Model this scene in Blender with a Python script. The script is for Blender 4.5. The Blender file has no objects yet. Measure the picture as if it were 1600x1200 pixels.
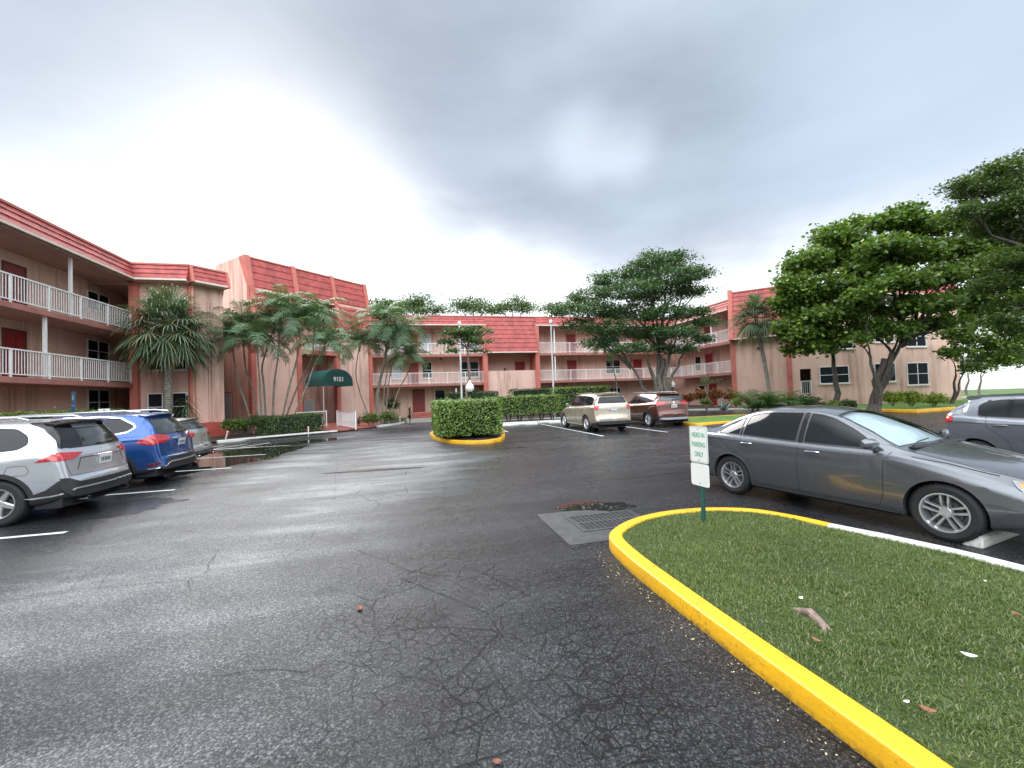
import bpy, bmesh, math, random
import numpy as np
from math import radians as R, sin, cos, pi, tau
from mathutils import Vector, Matrix, noise
from mathutils.bvhtree import BVHTree
random.seed(7); rng = np.random.default_rng(11)
S = bpy.context.scene
EXPO = 1.2; SKYK = 1.0
COL = S.collection
# ---------------------------------------------------------------- survey of the place
FL, PITCH, ROLL, EYE, AL = 660.0, .0262, .035, 1.78, .24
def ray(px, py):
    r2 = (px-800)/FL; u2 = (600-py)/FL
    c, s = cos(ROLL), sin(ROLL); r = r2*c+u2*s; u = -r2*s+u2*c
    c, s = cos(PITCH), sin(PITCH)
    return Vector((r, c-u*s, s+u*c))
def gnd(px, py, z=0.0):
    d = ray(px, py); t = (z-EYE)/d.z
    return Vector((d.x*t, d.y*t, z))
def at(px, py, Y):
    d = ray(px, py); t = Y/d.y
    return Vector((d.x*t, Y, EYE+d.z*t))
def W(a, b, z=0.0):
    return Vector((a*cos(AL)-b*sin(AL), a*sin(AL)+b*cos(AL), z))
def AB(v):
    return (v[0]*cos(AL)+v[1]*sin(AL), -v[0]*sin(AL)+v[1]*cos(AL))
# ---------------------------------------------------------------- object helpers
def tag(o, label=None, cat=None, group=None, kind=None):
    if label: o['label'] = label
    if cat: o['category'] = cat
    if group: o['group'] = group
    if kind: o['kind'] = kind
    return o
def empty(name, loc=(0, 0, 0), rz=0.0, parent=None):
    o = bpy.data.objects.new(name, None); COL.objects.link(o)
    o.location = loc; o.rotation_euler = (0, 0, rz)
    if parent: o.parent = parent
    o.empty_display_size = .1
    return o
def wmat(o):
    m = Matrix.Identity(4)
    while o:
        m = Matrix.LocRotScale(o.location, o.rotation_euler, o.scale) @ m
        o = o.parent
    return m
def link(name, me, mat, parent=None, local=True):
    """local: mesh already in the parent's coordinates; else it is in world coordinates"""
    o = bpy.data.objects.new(name, me); COL.objects.link(o)
    for m in (mat if isinstance(mat, (list, tuple)) else [mat]): me.materials.append(m)
    if parent:
        o.parent = parent
        if not local: me.transform(wmat(parent).inverted())
    return o
def mesh_np(name, V, F, smooth=False):
    me = bpy.data.meshes.new(name)
    V = np.asarray(V, dtype=np.float32).reshape(-1, 3); F = np.asarray(F, dtype=np.int32)
    n, k = F.shape
    me.vertices.add(len(V)); me.vertices.foreach_set('co', V.ravel())
    me.loops.add(n*k); me.loops.foreach_set('vertex_index', F.ravel())
    me.polygons.add(n); me.polygons.foreach_set('loop_start', np.arange(0, n*k, k, dtype=np.int32))
    me.update(calc_edges=True)
    if smooth: me.polygons.foreach_set('use_smooth', np.ones(n, dtype=bool))
    return me
def recenter(o):
    """put a top-level mesh's origin at the middle of its base"""
    me = o.data; n = len(me.vertices); a = np.zeros(n*3, dtype=np.float32); me.vertices.foreach_get('co', a); a = a.reshape(-1, 3)
    c = Vector(((a[:, 0].min()+a[:, 0].max())/2, (a[:, 1].min()+a[:, 1].max())/2, a[:, 2].min()))
    me.transform(Matrix.Translation(-c)); o.location = c
    return o
class MB:
    def __init__(s): s.v = []; s.f = []
    def add(s, V, F, T=None):
        o = len(s.v); s.v += [(T @ Vector(p)) if T else Vector(p) for p in V]
        s.f += [tuple(i+o for i in f) for f in F]; return s
    def box(s, x0, x1, y0, y1, z0, z1, T=None):
        return s.add([(x0,y0,z0),(x1,y0,z0),(x1,y1,z0),(x0,y1,z0),(x0,y0,z1),(x1,y0,z1),(x1,y1,z1),(x0,y1,z1)],
                     [(0,3,2,1),(4,5,6,7),(0,1,5,4),(1,2,6,5),(2,3,7,6),(3,0,4,7)], T)
    def prism(s, poly, z0, z1, T=None):
        n = len(poly)
        return s.add([(x,y,z0) for x,y in poly]+[(x,y,z1) for x,y in poly],
                     [tuple(reversed(range(n))), tuple(range(n,2*n))]+[(i,(i+1)%n,(i+1)%n+n,i+n) for i in range(n)], T)
    def tube(s, path, rad, n=8, T=None, cap=True):
        path = [Vector(p) for p in path]
        if not isinstance(rad, (list, tuple)): rad = [rad]*len(path)
        V = []; F = []; up = Vector((0,0,1)); prev = None
        for i, p in enumerate(path):
            t = (path[min(i+1,len(path)-1)]-path[max(i-1,0)]).normalized()
            if prev is None:
                a = t.cross(up)
                if a.length < .1: a = t.cross(Vector((1,0,0)))
                a.normalize()
            else:
                a = (prev-t*prev.dot(t)); a.normalize()
            prev = a; b = t.cross(a)
            for k in range(n): V.append(p+(a*cos(tau*k/n)+b*sin(tau*k/n))*rad[i])
        for i in range(len(path)-1):
            for k in range(n): F.append((i*n+k, i*n+(k+1)%n, (i+1)*n+(k+1)%n, (i+1)*n+k))
        if cap: F.append(tuple(reversed(range(n)))); F.append(tuple(range((len(path)-1)*n, len(path)*n)))
        return s.add(V, F, T)
    def lathe(s, prof, n=24, T=None):
        """prof: (r, z) pairs turned about z"""
        V = []; F = []; m = len(prof)
        for k in range(n):
            for r, z in prof: V.append((r*cos(tau*k/n), r*sin(tau*k/n), z))
        for k in range(n):
            for i in range(m-1):
                a, b = k*m+i, ((k+1) % n)*m+i
                F.append((a, b, b+1, a+1))
        return s.add(V, F, T)
    def sheet(s, pts, z, T=None):
        return s.add([(p[0], p[1], z) for p in pts], [tuple(range(len(pts)))], T)
    def build(s, name, mat, parent=None, local=True, smooth=False, bevel=0, seg=2, angle=None):
        me = bpy.data.meshes.new(name)
        bm = bmesh.new(); vs = [bm.verts.new(p) for p in s.v]
        for f in s.f:
            try: bm.faces.new([vs[i] for i in f])
            except ValueError: pass
        if s.v and smooth: bmesh.ops.remove_doubles(bm, verts=bm.verts, dist=1e-5)
        bmesh.ops.recalc_face_normals(bm, faces=bm.faces)
        bm.to_mesh(me); bm.free()
        if smooth:
            me.polygons.foreach_set('use_smooth', np.ones(len(me.polygons), dtype=bool))
            try: me.set_sharp_from_angle(angle=R(angle or 40))
            except Exception: pass
        o = link(name, me, mat, parent, local)
        if bevel:
            b = o.modifiers.new('b', 'BEVEL'); b.width = bevel; b.segments = seg; b.limit_method = 'ANGLE'; b.angle_limit = R(35)
        return o
def sweep(path, prof, closed=False):
    """prof (offset to the left of the path, z) swept along path; returns V,F"""
    P = [Vector((p[0], p[1], 0)) for p in path]; n = len(P); m = len(prof); V = []; F = []
    for i, p in enumerate(P):
        if closed: t0 = (p-P[i-1]).normalized(); t1 = (P[(i+1) % n]-p).normalized()
        else:
            t0 = (P[i]-P[max(i-1,0)]) if i else (P[1]-P[0]); t1 = (P[min(i+1,n-1)]-P[i]) if i < n-1 else t0
            t0 = t0.normalized(); t1 = t1.normalized()
        t = (t0+t1).normalized(); nrm = Vector((-t.y, t.x, 0)); k = 1/max(.5, t.dot(t1))
        for o, z in prof: V.append(p+nrm*o*k+Vector((0,0,z)))
    for i in range(n if closed else n-1):
        for j in range(m-1):
            a, b = i*m+j, ((i+1) % n)*m+j
            F.append((a, b, b+1, a+1))
    if not closed: F.append(tuple(range(m))); F.append(tuple(reversed(range((n-1)*m, n*m))))
    return V, F
def smooth_path(pts, step=.15, closed=False):
    P = [Vector((p[0], p[1], 0)) for p in pts]; out = []; n = len(P)
    rngi = range(n if closed else n-1)
    for i in rngi:
        p0 = P[(i-1) % n] if closed or i > 0 else P[0]; p1 = P[i]; p2 = P[(i+1) % n]
        p3 = P[(i+2) % n] if closed or i+2 < n else P[-1]
        k = max(1, int((p2-p1).length/step))
        for j in range(k):
            t = j/k
            out.append(.5*((2*p1)+(p2-p0)*t+(2*p0-5*p1+4*p2-p3)*t*t+(3*p1-p0-3*p2+p3)*t**3))
    if not closed: out.append(P[-1])
    return out
# ---------------------------------------------------------------- materials
class NT:
    def __init__(s, name):
        s.m = bpy.data.materials.new(name); s.m.use_nodes = True; s.t = s.m.node_tree; s.t.nodes.clear()
        s.out = s.n('ShaderNodeOutputMaterial')
    def n(s, typ, **kw):
        nd = s.t.nodes.new(typ)
        for k, v in kw.items():
            if k.startswith('_'): setattr(nd, k[1:], v)
            else:
                key = int(k[1:]) if k[0] == 'i' and k[1:].isdigit() else k.replace('__', ' ')
                if isinstance(v, bpy.types.NodeSocket): s.t.links.new(v, nd.inputs[key])
                else: nd.inputs[key].default_value = v
        return nd
    def l(s, a, b): s.t.links.new(a, b)
    def pos(s): return s.n('ShaderNodeNewGeometry').outputs['Position']
    def obj(s): return s.n('ShaderNodeTexCoord').outputs['Object']
    def noise(s, vec, scale, detail=3, rough=.55, dist=0, out='Fac'):
        return s.n('ShaderNodeTexNoise', Vector=vec, Scale=scale, Detail=detail, Roughness=rough, Distortion=dist).outputs[out]
    def ramp(s, fac, stops, mode='LINEAR'):
        r = s.n('ShaderNodeValToRGB', Fac=fac); e = r.color_ramp.elements; r.color_ramp.interpolation = mode
        while len(e) < len(stops): e.new(.5)
        for el, (p, c) in zip(e, stops):
            el.position = p; el.color = (*c, 1) if isinstance(c, (tuple, list)) else (c, c, c, 1)
        return r.outputs['Color']
    def math(s, op, a, b=0.0, c=0.0, clamp=False):
        nd = s.t.nodes.new('ShaderNodeMath'); nd.operation = op; nd.use_clamp = clamp
        for i, v in enumerate((a, b, c)):
            if isinstance(v, bpy.types.NodeSocket): s.t.links.new(v, nd.inputs[i])
            else: nd.inputs[i].default_value = v
        return nd.outputs[0]
    def mix(s, fac, a, b, mode='MIX'):
        nd = s.t.nodes.new('ShaderNodeMix'); nd.data_type = 'RGBA'; nd.blend_type = mode
        for k, v in ((0, fac), (6, a), (7, b)):
            if isinstance(v, bpy.types.NodeSocket): s.t.links.new(v, nd.inputs[k])
            elif k == 0: nd.inputs[0].default_value = v
            else: nd.inputs[k].default_value = (*v, 1) if len(v) == 3 else v
        return nd.outputs[2]
    def mapr(s, v, a, b, c=0.0, d=1.0, typ='LINEAR'):
        nd = s.t.nodes.new('ShaderNodeMapRange'); nd.interpolation_type = typ
        s.t.links.new(v, nd.inputs[0])
        for i, x in zip((1,2,3,4), (a,b,c,d)): nd.inputs[i].default_value = x
        return nd.outputs[0]
    def bump(s, h, strength=.3, dist=.01):
        return s.n('ShaderNodeBump', Height=h, Strength=strength, Distance=dist).outputs['Normal']
    def bsdf(s, **kw):
        b = s.n('ShaderNodeBsdfPrincipled', **kw); s.l(b.outputs[0], s.out.inputs[0]); return s.m
def c3(*v): return (*v, 1) if len(v) == 3 else v
def simple(name, col, rough=.5, metal=0, nz=.12, scale=8, bump=0, spec=.5, **kw):
    t = NT(name); p = t.obj()
    n = t.noise(p, scale, 4)
    col_ = t.mix(t.mapr(n, .3, .7), tuple(max(0, c*(1-nz)) for c in col), tuple(min(1, c*(1+nz)) for c in col))
    a = dict(Base__Color=col_, Roughness=rough, Metallic=metal)
    a['Specular IOR Level'] = spec
    if bump: a['Normal'] = t.bump(t.noise(p, scale*6, 4), bump, .01)
    for k, v in kw.items(): a[k.replace('__', ' ')] = v
    return t.bsdf(**a)
def mat_paint(name, col, rough=.28, metal=.55, wet=True):
    t = NT(name); p = t.obj()
    fl = t.noise(p, 900, 1); base = t.mix(t.mapr(fl, .35, .65), tuple(c*.85 for c in col), tuple(min(1, c*1.15) for c in col))
    # dirt film and fine rain beads
    d = t.noise(p, 3.0, 5, .6)
    z = t.n('ShaderNodeSeparateXYZ', i0=p).outputs[2]
    low = t.mapr(z, .75, .2, 0, 1)
    dirt = t.math('MULTIPLY', low, t.mapr(d, .4, .7, 0, .5))
    base = t.mix(dirt, base, (.10, .095, .085))
    a = dict(Base__Color=base, Metallic=metal, Roughness=t.math('ADD', rough, t.math('MULTIPLY', dirt, .5)))
    a['Coat Weight'] = 1.0; a['Coat Roughness'] = .04
    if wet:
        v = t.n('ShaderNodeTexVoronoi', Vector=p, Scale=95.0, Randomness=1.0)
        up = t.n('ShaderNodeSeparateXYZ', i0=t.n('ShaderNodeNewGeometry').outputs['Normal']).outputs[2]
        drop = t.math('MULTIPLY', t.mapr(v.outputs['Distance'], .18, .34, 1, 0, 'SMOOTHSTEP'), t.mapr(up, .25, .7, 0, 1))
        a['Coat Normal'] = t.bump(drop, .5, .003)
    return t.bsdf(**a)
def mat_glass(name, col=(.012, .014, .016), rough=.04, spec=.7):
    t = NT(name); p = t.obj()
    sm = t.noise(p, 5, 4)
    return t.bsdf(**{'Base Color': t.mix(sm, tuple(c*.7 for c in col), tuple(c*1.3 for c in col)), 'Roughness': t.mapr(sm, .3, .8, rough, rough+.06), 'Specular IOR Level': spec})
def mat_leaf(name, dark, light, rough=.42, trans=.28, young=None, spec=.5):
    t = NT(name)
    g = t.n('ShaderNodeNewGeometry'); rnd = g.outputs['Random Per Island']
    n = t.noise(g.outputs['Position'], .9, 2)
    f = t.math('ADD', t.math('MULTIPLY', rnd, .6), t.math('MULTIPLY', t.mapr(n, .3, .7), .4))
    col = t.mix(f, dark, light)
    if young: col = t.mix(t.mapr(rnd, .86, .9), col, young)
    b = t.n('ShaderNodeBsdfPrincipled', Base__Color=col, Roughness=rough); b.inputs['Specular IOR Level'].default_value = spec
    tr = t.n('ShaderNodeBsdfTranslucent', Color=t.mix(.4, col, (.25, .4, .03), 'MIX'))
    mx = t.n('ShaderNodeMixShader', Fac=trans); t.l(b.outputs[0], mx.inputs[1]); t.l(tr.outputs[0], mx.inputs[2])
    t.l(mx.outputs[0], t.out.inputs[0])
    return t.m
def mat_bark(name, dark, light, scale=6, rings=False):
    t = NT(name); p = t.obj()
    st = t.n('ShaderNodeMapping', Vector=p, Scale=(1,1,.35)).outputs[0]
    n = t.noise(st, scale*2, 6, .65)
    col = t.mix(t.mapr(n, .35, .65), dark, light)
    h = n
    if rings:
        w = t.n('ShaderNodeTexWave', Vector=p, Scale=2.6, Distortion=1.0, _bands_direction='Z').outputs['Fac']
        col = t.mix(t.mapr(w, .75, .95, 0, .6), col, tuple(c*.4 for c in dark)); h = t.math('ADD', n, w)
    return t.bsdf(**{'Base Color': col, 'Roughness': .75, 'Normal': t.bump(h, .5, .03)})
# ---------------------------------------------------------------- camera, sky, sun
cam = bpy.data.objects.new('camera', bpy.data.cameras.new('camera')); COL.objects.link(cam)
cam.location = (0, 0, EYE)
fwd = Vector((0, cos(PITCH), sin(PITCH))); right = Vector((1, 0, 0)); up = right.cross(fwd)
# the picture's right/up axes are turned about the view axis by the roll
xr = right*cos(ROLL)-up*sin(ROLL); yr = right*sin(ROLL)+up*cos(ROLL)
cam.matrix_world = Matrix.Translation((0,0,EYE)) @ Matrix((xr, yr, -fwd)).transposed().to_4x4()
cam.data.sensor_width = 36; cam.data.lens = 36*FL/1600; cam.data.clip_end = 3000; cam.data.clip_start = .05
S.camera = cam
S.view_settings.view_transform = 'Standard'; S.view_settings.look = 'None'; S.view_settings.gamma = 1
S.view_settings.exposure = EXPO
SUN_AZ, SUN_EL = R(-28), R(38)
sun = bpy.data.objects.new('sun', bpy.data.lights.new('sun', 'SUN')); COL.objects.link(sun)
sun.data.energy = 1.3; sun.data.angle = R(28); sun.data.color = (1, .97, .92)
sd = Vector((sin(SUN_AZ)*cos(SUN_EL), cos(SUN_AZ)*cos(SUN_EL), sin(SUN_EL)))
sun.rotation_euler = sd.to_track_quat('Z', 'Y').to_euler(); sun.location = sd*100
def make_world():
    w = bpy.data.worlds.new('World'); S.world = w; w.use_nodes = True
    t = NT.__new__(NT); t.t = w.node_tree; t.t.nodes.clear(); t.out = t.n('ShaderNodeOutputWorld')
    sky = t.n('ShaderNodeTexSky'); sky.sky_type = 'NISHITA'; sky.sun_disc = False
    sky.sun_elevation = SUN_EL; sky.sun_rotation = SUN_AZ; sky.air_density = 1.5; sky.dust_density = 3
    d = t.n('ShaderNodeNewGeometry').outputs['Incoming']
    d = t.n('ShaderNodeVectorMath', _operation='SCALE', i0=d, Scale=-1.0).outputs[0]
    nz = t.n('ShaderNodeTexNoise', Vector=d, Scale=2.1, Detail=5, Roughness=.5).outputs['Color']
    off = t.n('ShaderNodeVectorMath', _operation='SUBTRACT', i0=nz, i1=(.5,.5,.5)).outputs[0]
    dd = t.n('ShaderNodeVectorMath', _operation='MULTIPLY_ADD', i0=off, i1=(.10,.10,.10), i2=d).outputs[0]
    x, y, z = [t.n('ShaderNodeSeparateXYZ', i0=dd).outputs[i] for i in range(3)]
    az = t.math('ARCTAN2', x, y); el = t.math('ARCTAN2', z, t.math('SQRT', t.math('ADD', t.math('MULTIPLY', x, x), t.math('MULTIPLY', y, y))))
    # lower edge of the dark cloud bank, as elevation over azimuth
    fc = t.n('ShaderNodeFloatCurve', Value=t.mapr(az, -pi, pi))
    cu = fc.mapping.curves[0]
    def key(px, py):
        r = ray(px, py); return ((math.atan2(r.x, r.y)+pi)/tau, math.atan2(r.z, math.hypot(r.x, r.y))/1.5)
    pts = [(0, .3), (.2, .33)]+[key(*q) for q in ((20,170),(180,172),(330,190),(430,205),(560,262),(700,315),(850,370),(960,400),(1080,385),(1200,345),(1350,300),(1480,265),(1590,235))]+[(.8, .3), (1, .3)]
    while len(cu.points) < len(pts): cu.points.new(.5, .5)
    for p, (a, b) in zip(cu.points, pts): p.location = (a, b)
    fc.mapping.update()
    edge = t.math('MULTIPLY', fc.outputs[0], 1.5)
    h = t.math('SUBTRACT', el, edge)
    dark = t.mapr(t.math('ADD', h, t.math('MULTIPLY', t.math('SUBTRACT', t.noise(t.n('ShaderNodeMapping', Vector=d, Scale=(1, 1, 2.5)).outputs[0], 4.5, 5, .5), .5), .14)), -.19, .09, 0, 1, 'SMOOTHERSTEP')
    big = t.noise(t.n('ShaderNodeMapping', Vector=d, Scale=(1, 1, 2.6)).outputs[0], 2.2, 6, .46)
    fine = t.noise(t.n('ShaderNodeMapping', Vector=d, Scale=(1, 1, 2)).outputs[0], 4.2, 4, .5, .4)
    white = t.mix(t.mapr(fine, .3, .72), (.455, .485, .515), (.74, .75, .76))
    grey = t.mix(t.mapr(big, .30, .70), (.160, .190, .238), (.29, .335, .405))
    hi = t.mapr(el, .6, 1.25, 0, .45)
    grey = t.mix(hi, grey, (.20, .225, .255))
    col = t.mix(dark, white, grey)
    def spot(px, py, r0, amt, c):
        nonlocal col
        v = ray(px, py).normalized()
        dot = t.n('ShaderNodeVectorMath', _operation='DISTANCE', i0=dd, i1=tuple(v)).outputs['Value']
        col = t.mix(t.mapr(dot, 0, r0, amt, 0, 'SMOOTHERSTEP'), col, c)
    spot(430, 270, .40, .50, (.85, .86, .86)); spot(440, 240, .13, .3, (1.2, 1.19, 1.17)); spot(520, 330, .30, .5, (.75, .76, .77)); spot(905, 225, .12, .30, (.55, .60, .66)); spot(985, 235, .10, .25, (.55, .60, .66))
    spot(1480, 200, .45, .45, (.40, .47, .58)); spot(60, 260, .5, .35, (.42, .47, .54)); spot(1420, 60, .5, .4, (.30, .35, .42)); spot(640, 60, .45, .35, (.165,.188,.22)); spot(150, 40, .4, .3, (.19,.212,.245))
    # unseen sky overhead and behind the walker, brightened to fill the camera-facing walls
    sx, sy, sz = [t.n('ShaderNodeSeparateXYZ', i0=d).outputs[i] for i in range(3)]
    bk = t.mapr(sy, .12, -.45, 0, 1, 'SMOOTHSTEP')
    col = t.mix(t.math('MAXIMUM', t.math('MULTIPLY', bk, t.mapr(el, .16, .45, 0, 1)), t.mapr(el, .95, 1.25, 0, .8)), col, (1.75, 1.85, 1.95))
    col = t.mix(t.math('MULTIPLY', bk, t.mapr(el, .20, .10, 0, 1)), col, (.07, .085, .07))  # unseen dark band standing for trees, added to keep window reflections dark
    # below the horizon a plain ground tone
    col = t.mix(t.mapr(el, -.02, -.06), col, (.18, .18, .17))
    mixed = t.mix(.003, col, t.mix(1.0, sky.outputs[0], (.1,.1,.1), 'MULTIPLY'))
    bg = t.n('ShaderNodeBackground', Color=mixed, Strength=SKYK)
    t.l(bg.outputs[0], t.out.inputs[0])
# ---------------------------------------------------------------- shared materials
def wall_mat():
    t = NT('pink stucco'); g = t.n('ShaderNodeNewGeometry'); p = g.outputs['Position']
    n = t.noise(p, .6, 4); n2 = t.noise(t.n('ShaderNodeMapping', Vector=p, Scale=(2.2, 2.2, .16)).outputs[0], 1.3, 5, .6)
    col = t.mix(t.mapr(n, .3, .7), (.67, .44, .365), (.74, .505, .425))
    z = t.n('ShaderNodeSeparateXYZ', i0=p).outputs[2]
    col = t.mix(t.math('MULTIPLY', t.mapr(n2, .47, .66, 0, .7), t.mapr(t.noise(p, .25, 2), .36, .58)), col, (.34, .19, .14))
    # mildew patches
    mil = t.math('MULTIPLY', t.mapr(t.noise(t.n('ShaderNodeMapping', Vector=p, Scale=(1,1,.5)).outputs[0], .33, 5, .6), .60, .76, 0, .6), 1.0)
    col = t.mix(mil, col, (.20, .155, .125))
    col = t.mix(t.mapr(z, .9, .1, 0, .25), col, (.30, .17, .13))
    return t.bsdf(**{'Base Color': col, 'Roughness': .85, 'Normal': t.bump(t.noise(p, 55, 4), .25, .01)})
def roof_mat():
    t = NT('red roof tile'); p = t.obj()
    b = t.n('ShaderNodeTexNoise', Vector=t.n('ShaderNodeMapping', Vector=p, Scale=(3.2, 3.2, 3.0)).outputs[0], Scale=1.0, Detail=1).outputs['Fac']
    n = t.noise(t.n('ShaderNodeMapping', Vector=p, Scale=(1, 1, .4)).outputs[0], 1.4, 5, .6)
    col = t.mix(t.mapr(b, .35, .65), (.35, .058, .054), (.45, .092, .082))
    col = t.mix(t.mapr(n, .45, .68, 0, .65), col, (.22, .05, .052))
    col = t.mix(t.mapr(t.noise(p, 9, 3), .62, .8, 0, .3), col, (.60, .22, .2))
    return t.bsdf(**{'Base Color': col, 'Roughness': .6, 'Normal': t.bump(t.noise(p, 22, 3), .3, .02)})
def mats():
    m = {}
    m['wall'] = wall_mat(); m['roof'] = roof_mat()
    m['trim'] = simple('terracotta trim', (.50, .15, .115), .7, nz=.15, scale=2, bump=.1)
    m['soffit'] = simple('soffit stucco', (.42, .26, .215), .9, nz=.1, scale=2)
    m['white'] = simple('white rail paint', (.78, .78, .77), .45, nz=.06, scale=5)
    m['cream'] = simple('cream fascia', (.72, .62, .54), .6, nz=.08, scale=3)
    m['winframe'] = simple('white window frame', (.76, .78, .79), .4, nz=.04)
    m['pane'] = mat_glass('window glass', (.012, .016, .024), .05, .4)
    m['blind'] = simple('closed blind', (.48, .52, .56), .6, nz=.1, scale=3)
    m['door'] = simple('brown red door', (.23, .045, .035), .45, nz=.12, scale=3)
    m['reddoor'] = simple('dark red shutter door', (.25, .02, .025), .5, nz=.12)
    m['dark'] = simple('dark recess', (.012, .012, .014), .8)
    m['black'] = simple('black plastic', (.02, .02, .022), .55, nz=.2)
    m['rubber'] = simple('tyre rubber', (.016, .016, .017), .75, nz=.25, bump=.15)
    m['alloy'] = simple('alloy rim', (.62, .63, .65), .28, metal=.85, nz=.05)
    m['chrome'] = simple('chrome', (.8, .81, .83), .12, metal=1, nz=.02)
    m['greenmetal'] = simple('green channel post', (.02, .09, .075), .5, nz=.2)
    m['signwhite'] = simple('sign white', (.80, .81, .79), .4, nz=.03)
    m['signgreen'] = simple('sign green letters', (.02, .36, .17), .5, nz=.03)
    m['canvas'] = simple('green canvas', (.012, .085, .075), .6, nz=.15, scale=2)
    m['redpath'] = simple('red painted concrete', (.36, .10, .08), .5, nz=.2, scale=1.5)
    m['polegrey'] = simple('light pole paint', (.74, .76, .78), .45, nz=.08)
    m['globe'] = simple('white globe', (.82, .80, .74), .3, nz=.03)
    m['darkgreenpost'] = simple('dark green post', (.02, .04, .035), .5)
    m['mulch'] = simple('dark mulch', (.035, .024, .018), .9, nz=.5, scale=12, bump=.8)
    m['plate'] = simple('plate white', (.62, .64, .64), .45, nz=.2, scale=40)
    m['blue'] = simple('blue sign', (.035, .12, .22), .5, nz=.15, scale=10)
    m['apron'] = simple('wet grey apron', (.05, .05, .05), .5, nz=.35, scale=6, bump=.4)
    m['concrete'] = simple('old concrete', (.28, .265, .235), .8, nz=.25, scale=3, bump=.3)
    m['soil'] = simple('bed soil', (.05, .036, .026), .95, nz=.4, scale=6, bump=.6)
    m['iron'] = simple('cast iron', (.10, .10, .105), .45, metal=.6, nz=.3)
    m['bark'] = mat_bark('grey bark', (.06, .052, .042), (.22, .20, .17))
    m['darkbark'] = mat_bark('dark wet bark', (.018, .015, .012), (.085, .075, .06))
    m['palmbark'] = mat_bark('ringed palm trunk', (.12, .11, .085), (.34, .32, .26), rings=True)
    m['caneleaf'] = mat_leaf('areca frond', (.045, .10, .05), (.14, .24, .12), .5, .25)
    m['fanleaf'] = mat_leaf('fan palm frond', (.07, .12, .07), (.20, .28, .155), .5, .2, young=(.22, .20, .09))
    m['ficus'] = mat_leaf('ficus leaf', (.02, .06, .024), (.075, .155, .05), .42, .2)
    m['seagrape'] = mat_leaf('broad round leaf', (.03, .072, .016), (.15, .26, .045), .35, .35, young=(.30, .40, .07))
    m['farleaf'] = mat_leaf('far tree leaf', (.03, .065, .022), (.08, .15, .045), .5, .25)
    m['hedge'] = mat_leaf('hedge leaf', (.045, .10, .012), (.17, .29, .035), .4, .25, young=(.25, .34, .06))
    m['shrub'] = mat_leaf('mixed shrub leaf', (.035, .08, .018), (.14, .22, .04), .4, .25, young=(.30, .30, .06))
    m['darkshrub'] = mat_leaf('dark shrub leaf', (.022, .055, .02), (.065, .13, .04), .42, .25)
    m['croton'] = mat_leaf('red croton leaf', (.12, .03, .018), (.42, .13, .04), .4, .2, young=(.16, .14, .03))
    m['cordyline'] = mat_leaf('purple cordyline leaf', (.035, .010, .015), (.12, .025, .04), .4, .2)
    m['agave'] = mat_leaf('blue agave leaf', (.14, .20, .19), (.24, .31, .28), .5, .05)
    m['yellowgreen'] = mat_leaf('yellow green leaf', (.10, .16, .016), (.32, .38, .06), .4, .25)
    m['grass'] = mat_leaf('grass blade', (.032, .066, .009), (.150, .21, .038), .5, .3, young=(.26, .25, .12))
    t = NT('turf soil'); p = t.pos()
    m['turf'] = t.bsdf(**{'Base Color': t.ramp(t.noise(p, 7, 6, .7), [(.3, (.018,.028,.006)), (.5, (.035,.06,.012)), (.75, (.09,.10,.035))]), 'Roughness': .95, 'Normal': t.bump(t.noise(p, 60, 4), .8, .03)})
    for nm, base, dirt in (('yellowcurb', (.80, .43, .012), (.25, .14, .03)), ('whitecurb', (.66, .66, .62), (.20, .19, .17)), ('linepaint', (.72, .73, .72), (.25, .25, .25))):
        t = NT(nm+' paint'); p = t.pos()
        n = t.noise(p, 3.5, 6, .65); n2 = t.noise(p, 28, 5, .7)
        z = t.n('ShaderNodeSeparateXYZ', i0=p).outputs[2]
        col = t.mix(t.mapr(n, .35, .7, 0, .5), base, tuple(.5*(a+b) for a, b in zip(base, dirt)))
        col = t.mix(t.mapr(t.math('ADD', t.math('MULTIPLY', n2, .6), t.math('MULTIPLY', t.noise(p, 1.7, 4), .4)), .545, .64, 0, .85), col, dirt)
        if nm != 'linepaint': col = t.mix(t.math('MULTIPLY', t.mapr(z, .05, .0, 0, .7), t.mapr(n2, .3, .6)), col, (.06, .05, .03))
        m[nm] = t.bsdf(**{'Base Color': col, 'Roughness': .42, 'Normal': t.bump(t.math('ADD', n, t.math('MULTIPLY', n2, .4)), .35, .02)})
    # the asphalt
    t = NT('wet asphalt'); p = t.pos()
    rot = t.n('ShaderNodeMapping', Vector=p, Rotation=(0, 0, -AL)).outputs[0]
    a, b = [t.n('ShaderNodeSeparateXYZ', i0=rot).outputs[i] for i in (0, 1)]
    big = t.noise(rot, .22, 4, .55, .6)
    st = t.noise(t.n('ShaderNodeMapping', Vector=rot, Rotation=(0,0,-.75), Scale=(.35, 1.5, 1)).outputs[0], .9, 6, .62, .5)
    agg = t.n('ShaderNodeTexVoronoi', Vector=p, Scale=120.0).outputs['Color']
    agg1 = t.n('ShaderNodeSeparateColor', i0=agg).outputs[0]
    sp = t.noise(p, 260, 2, .6)
    # dry travelled lane against sealed dark stalls and the gutter by the kerb
    wob = t.math('MULTIPLY', t.math('SUBTRACT', t.noise(rot, .5, 3), .5), 1.6)
    aw = t.math('ADD', a, wob)
    lane = t.math('MULTIPLY', t.mapr(aw, -4.9, -3.4, 0, 1, 'SMOOTHSTEP'), t.mapr(t.math('SUBTRACT', aw, t.math('MULTIPLY', t.mapr(b, 6, 12), 2.5)), .4, -2.0, 0, 1, 'SMOOTHSTEP'))
    lane = t.math('MULTIPLY', lane, t.mapr(t.math('ADD', b, wob), 24, 16, .6, 1))
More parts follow.
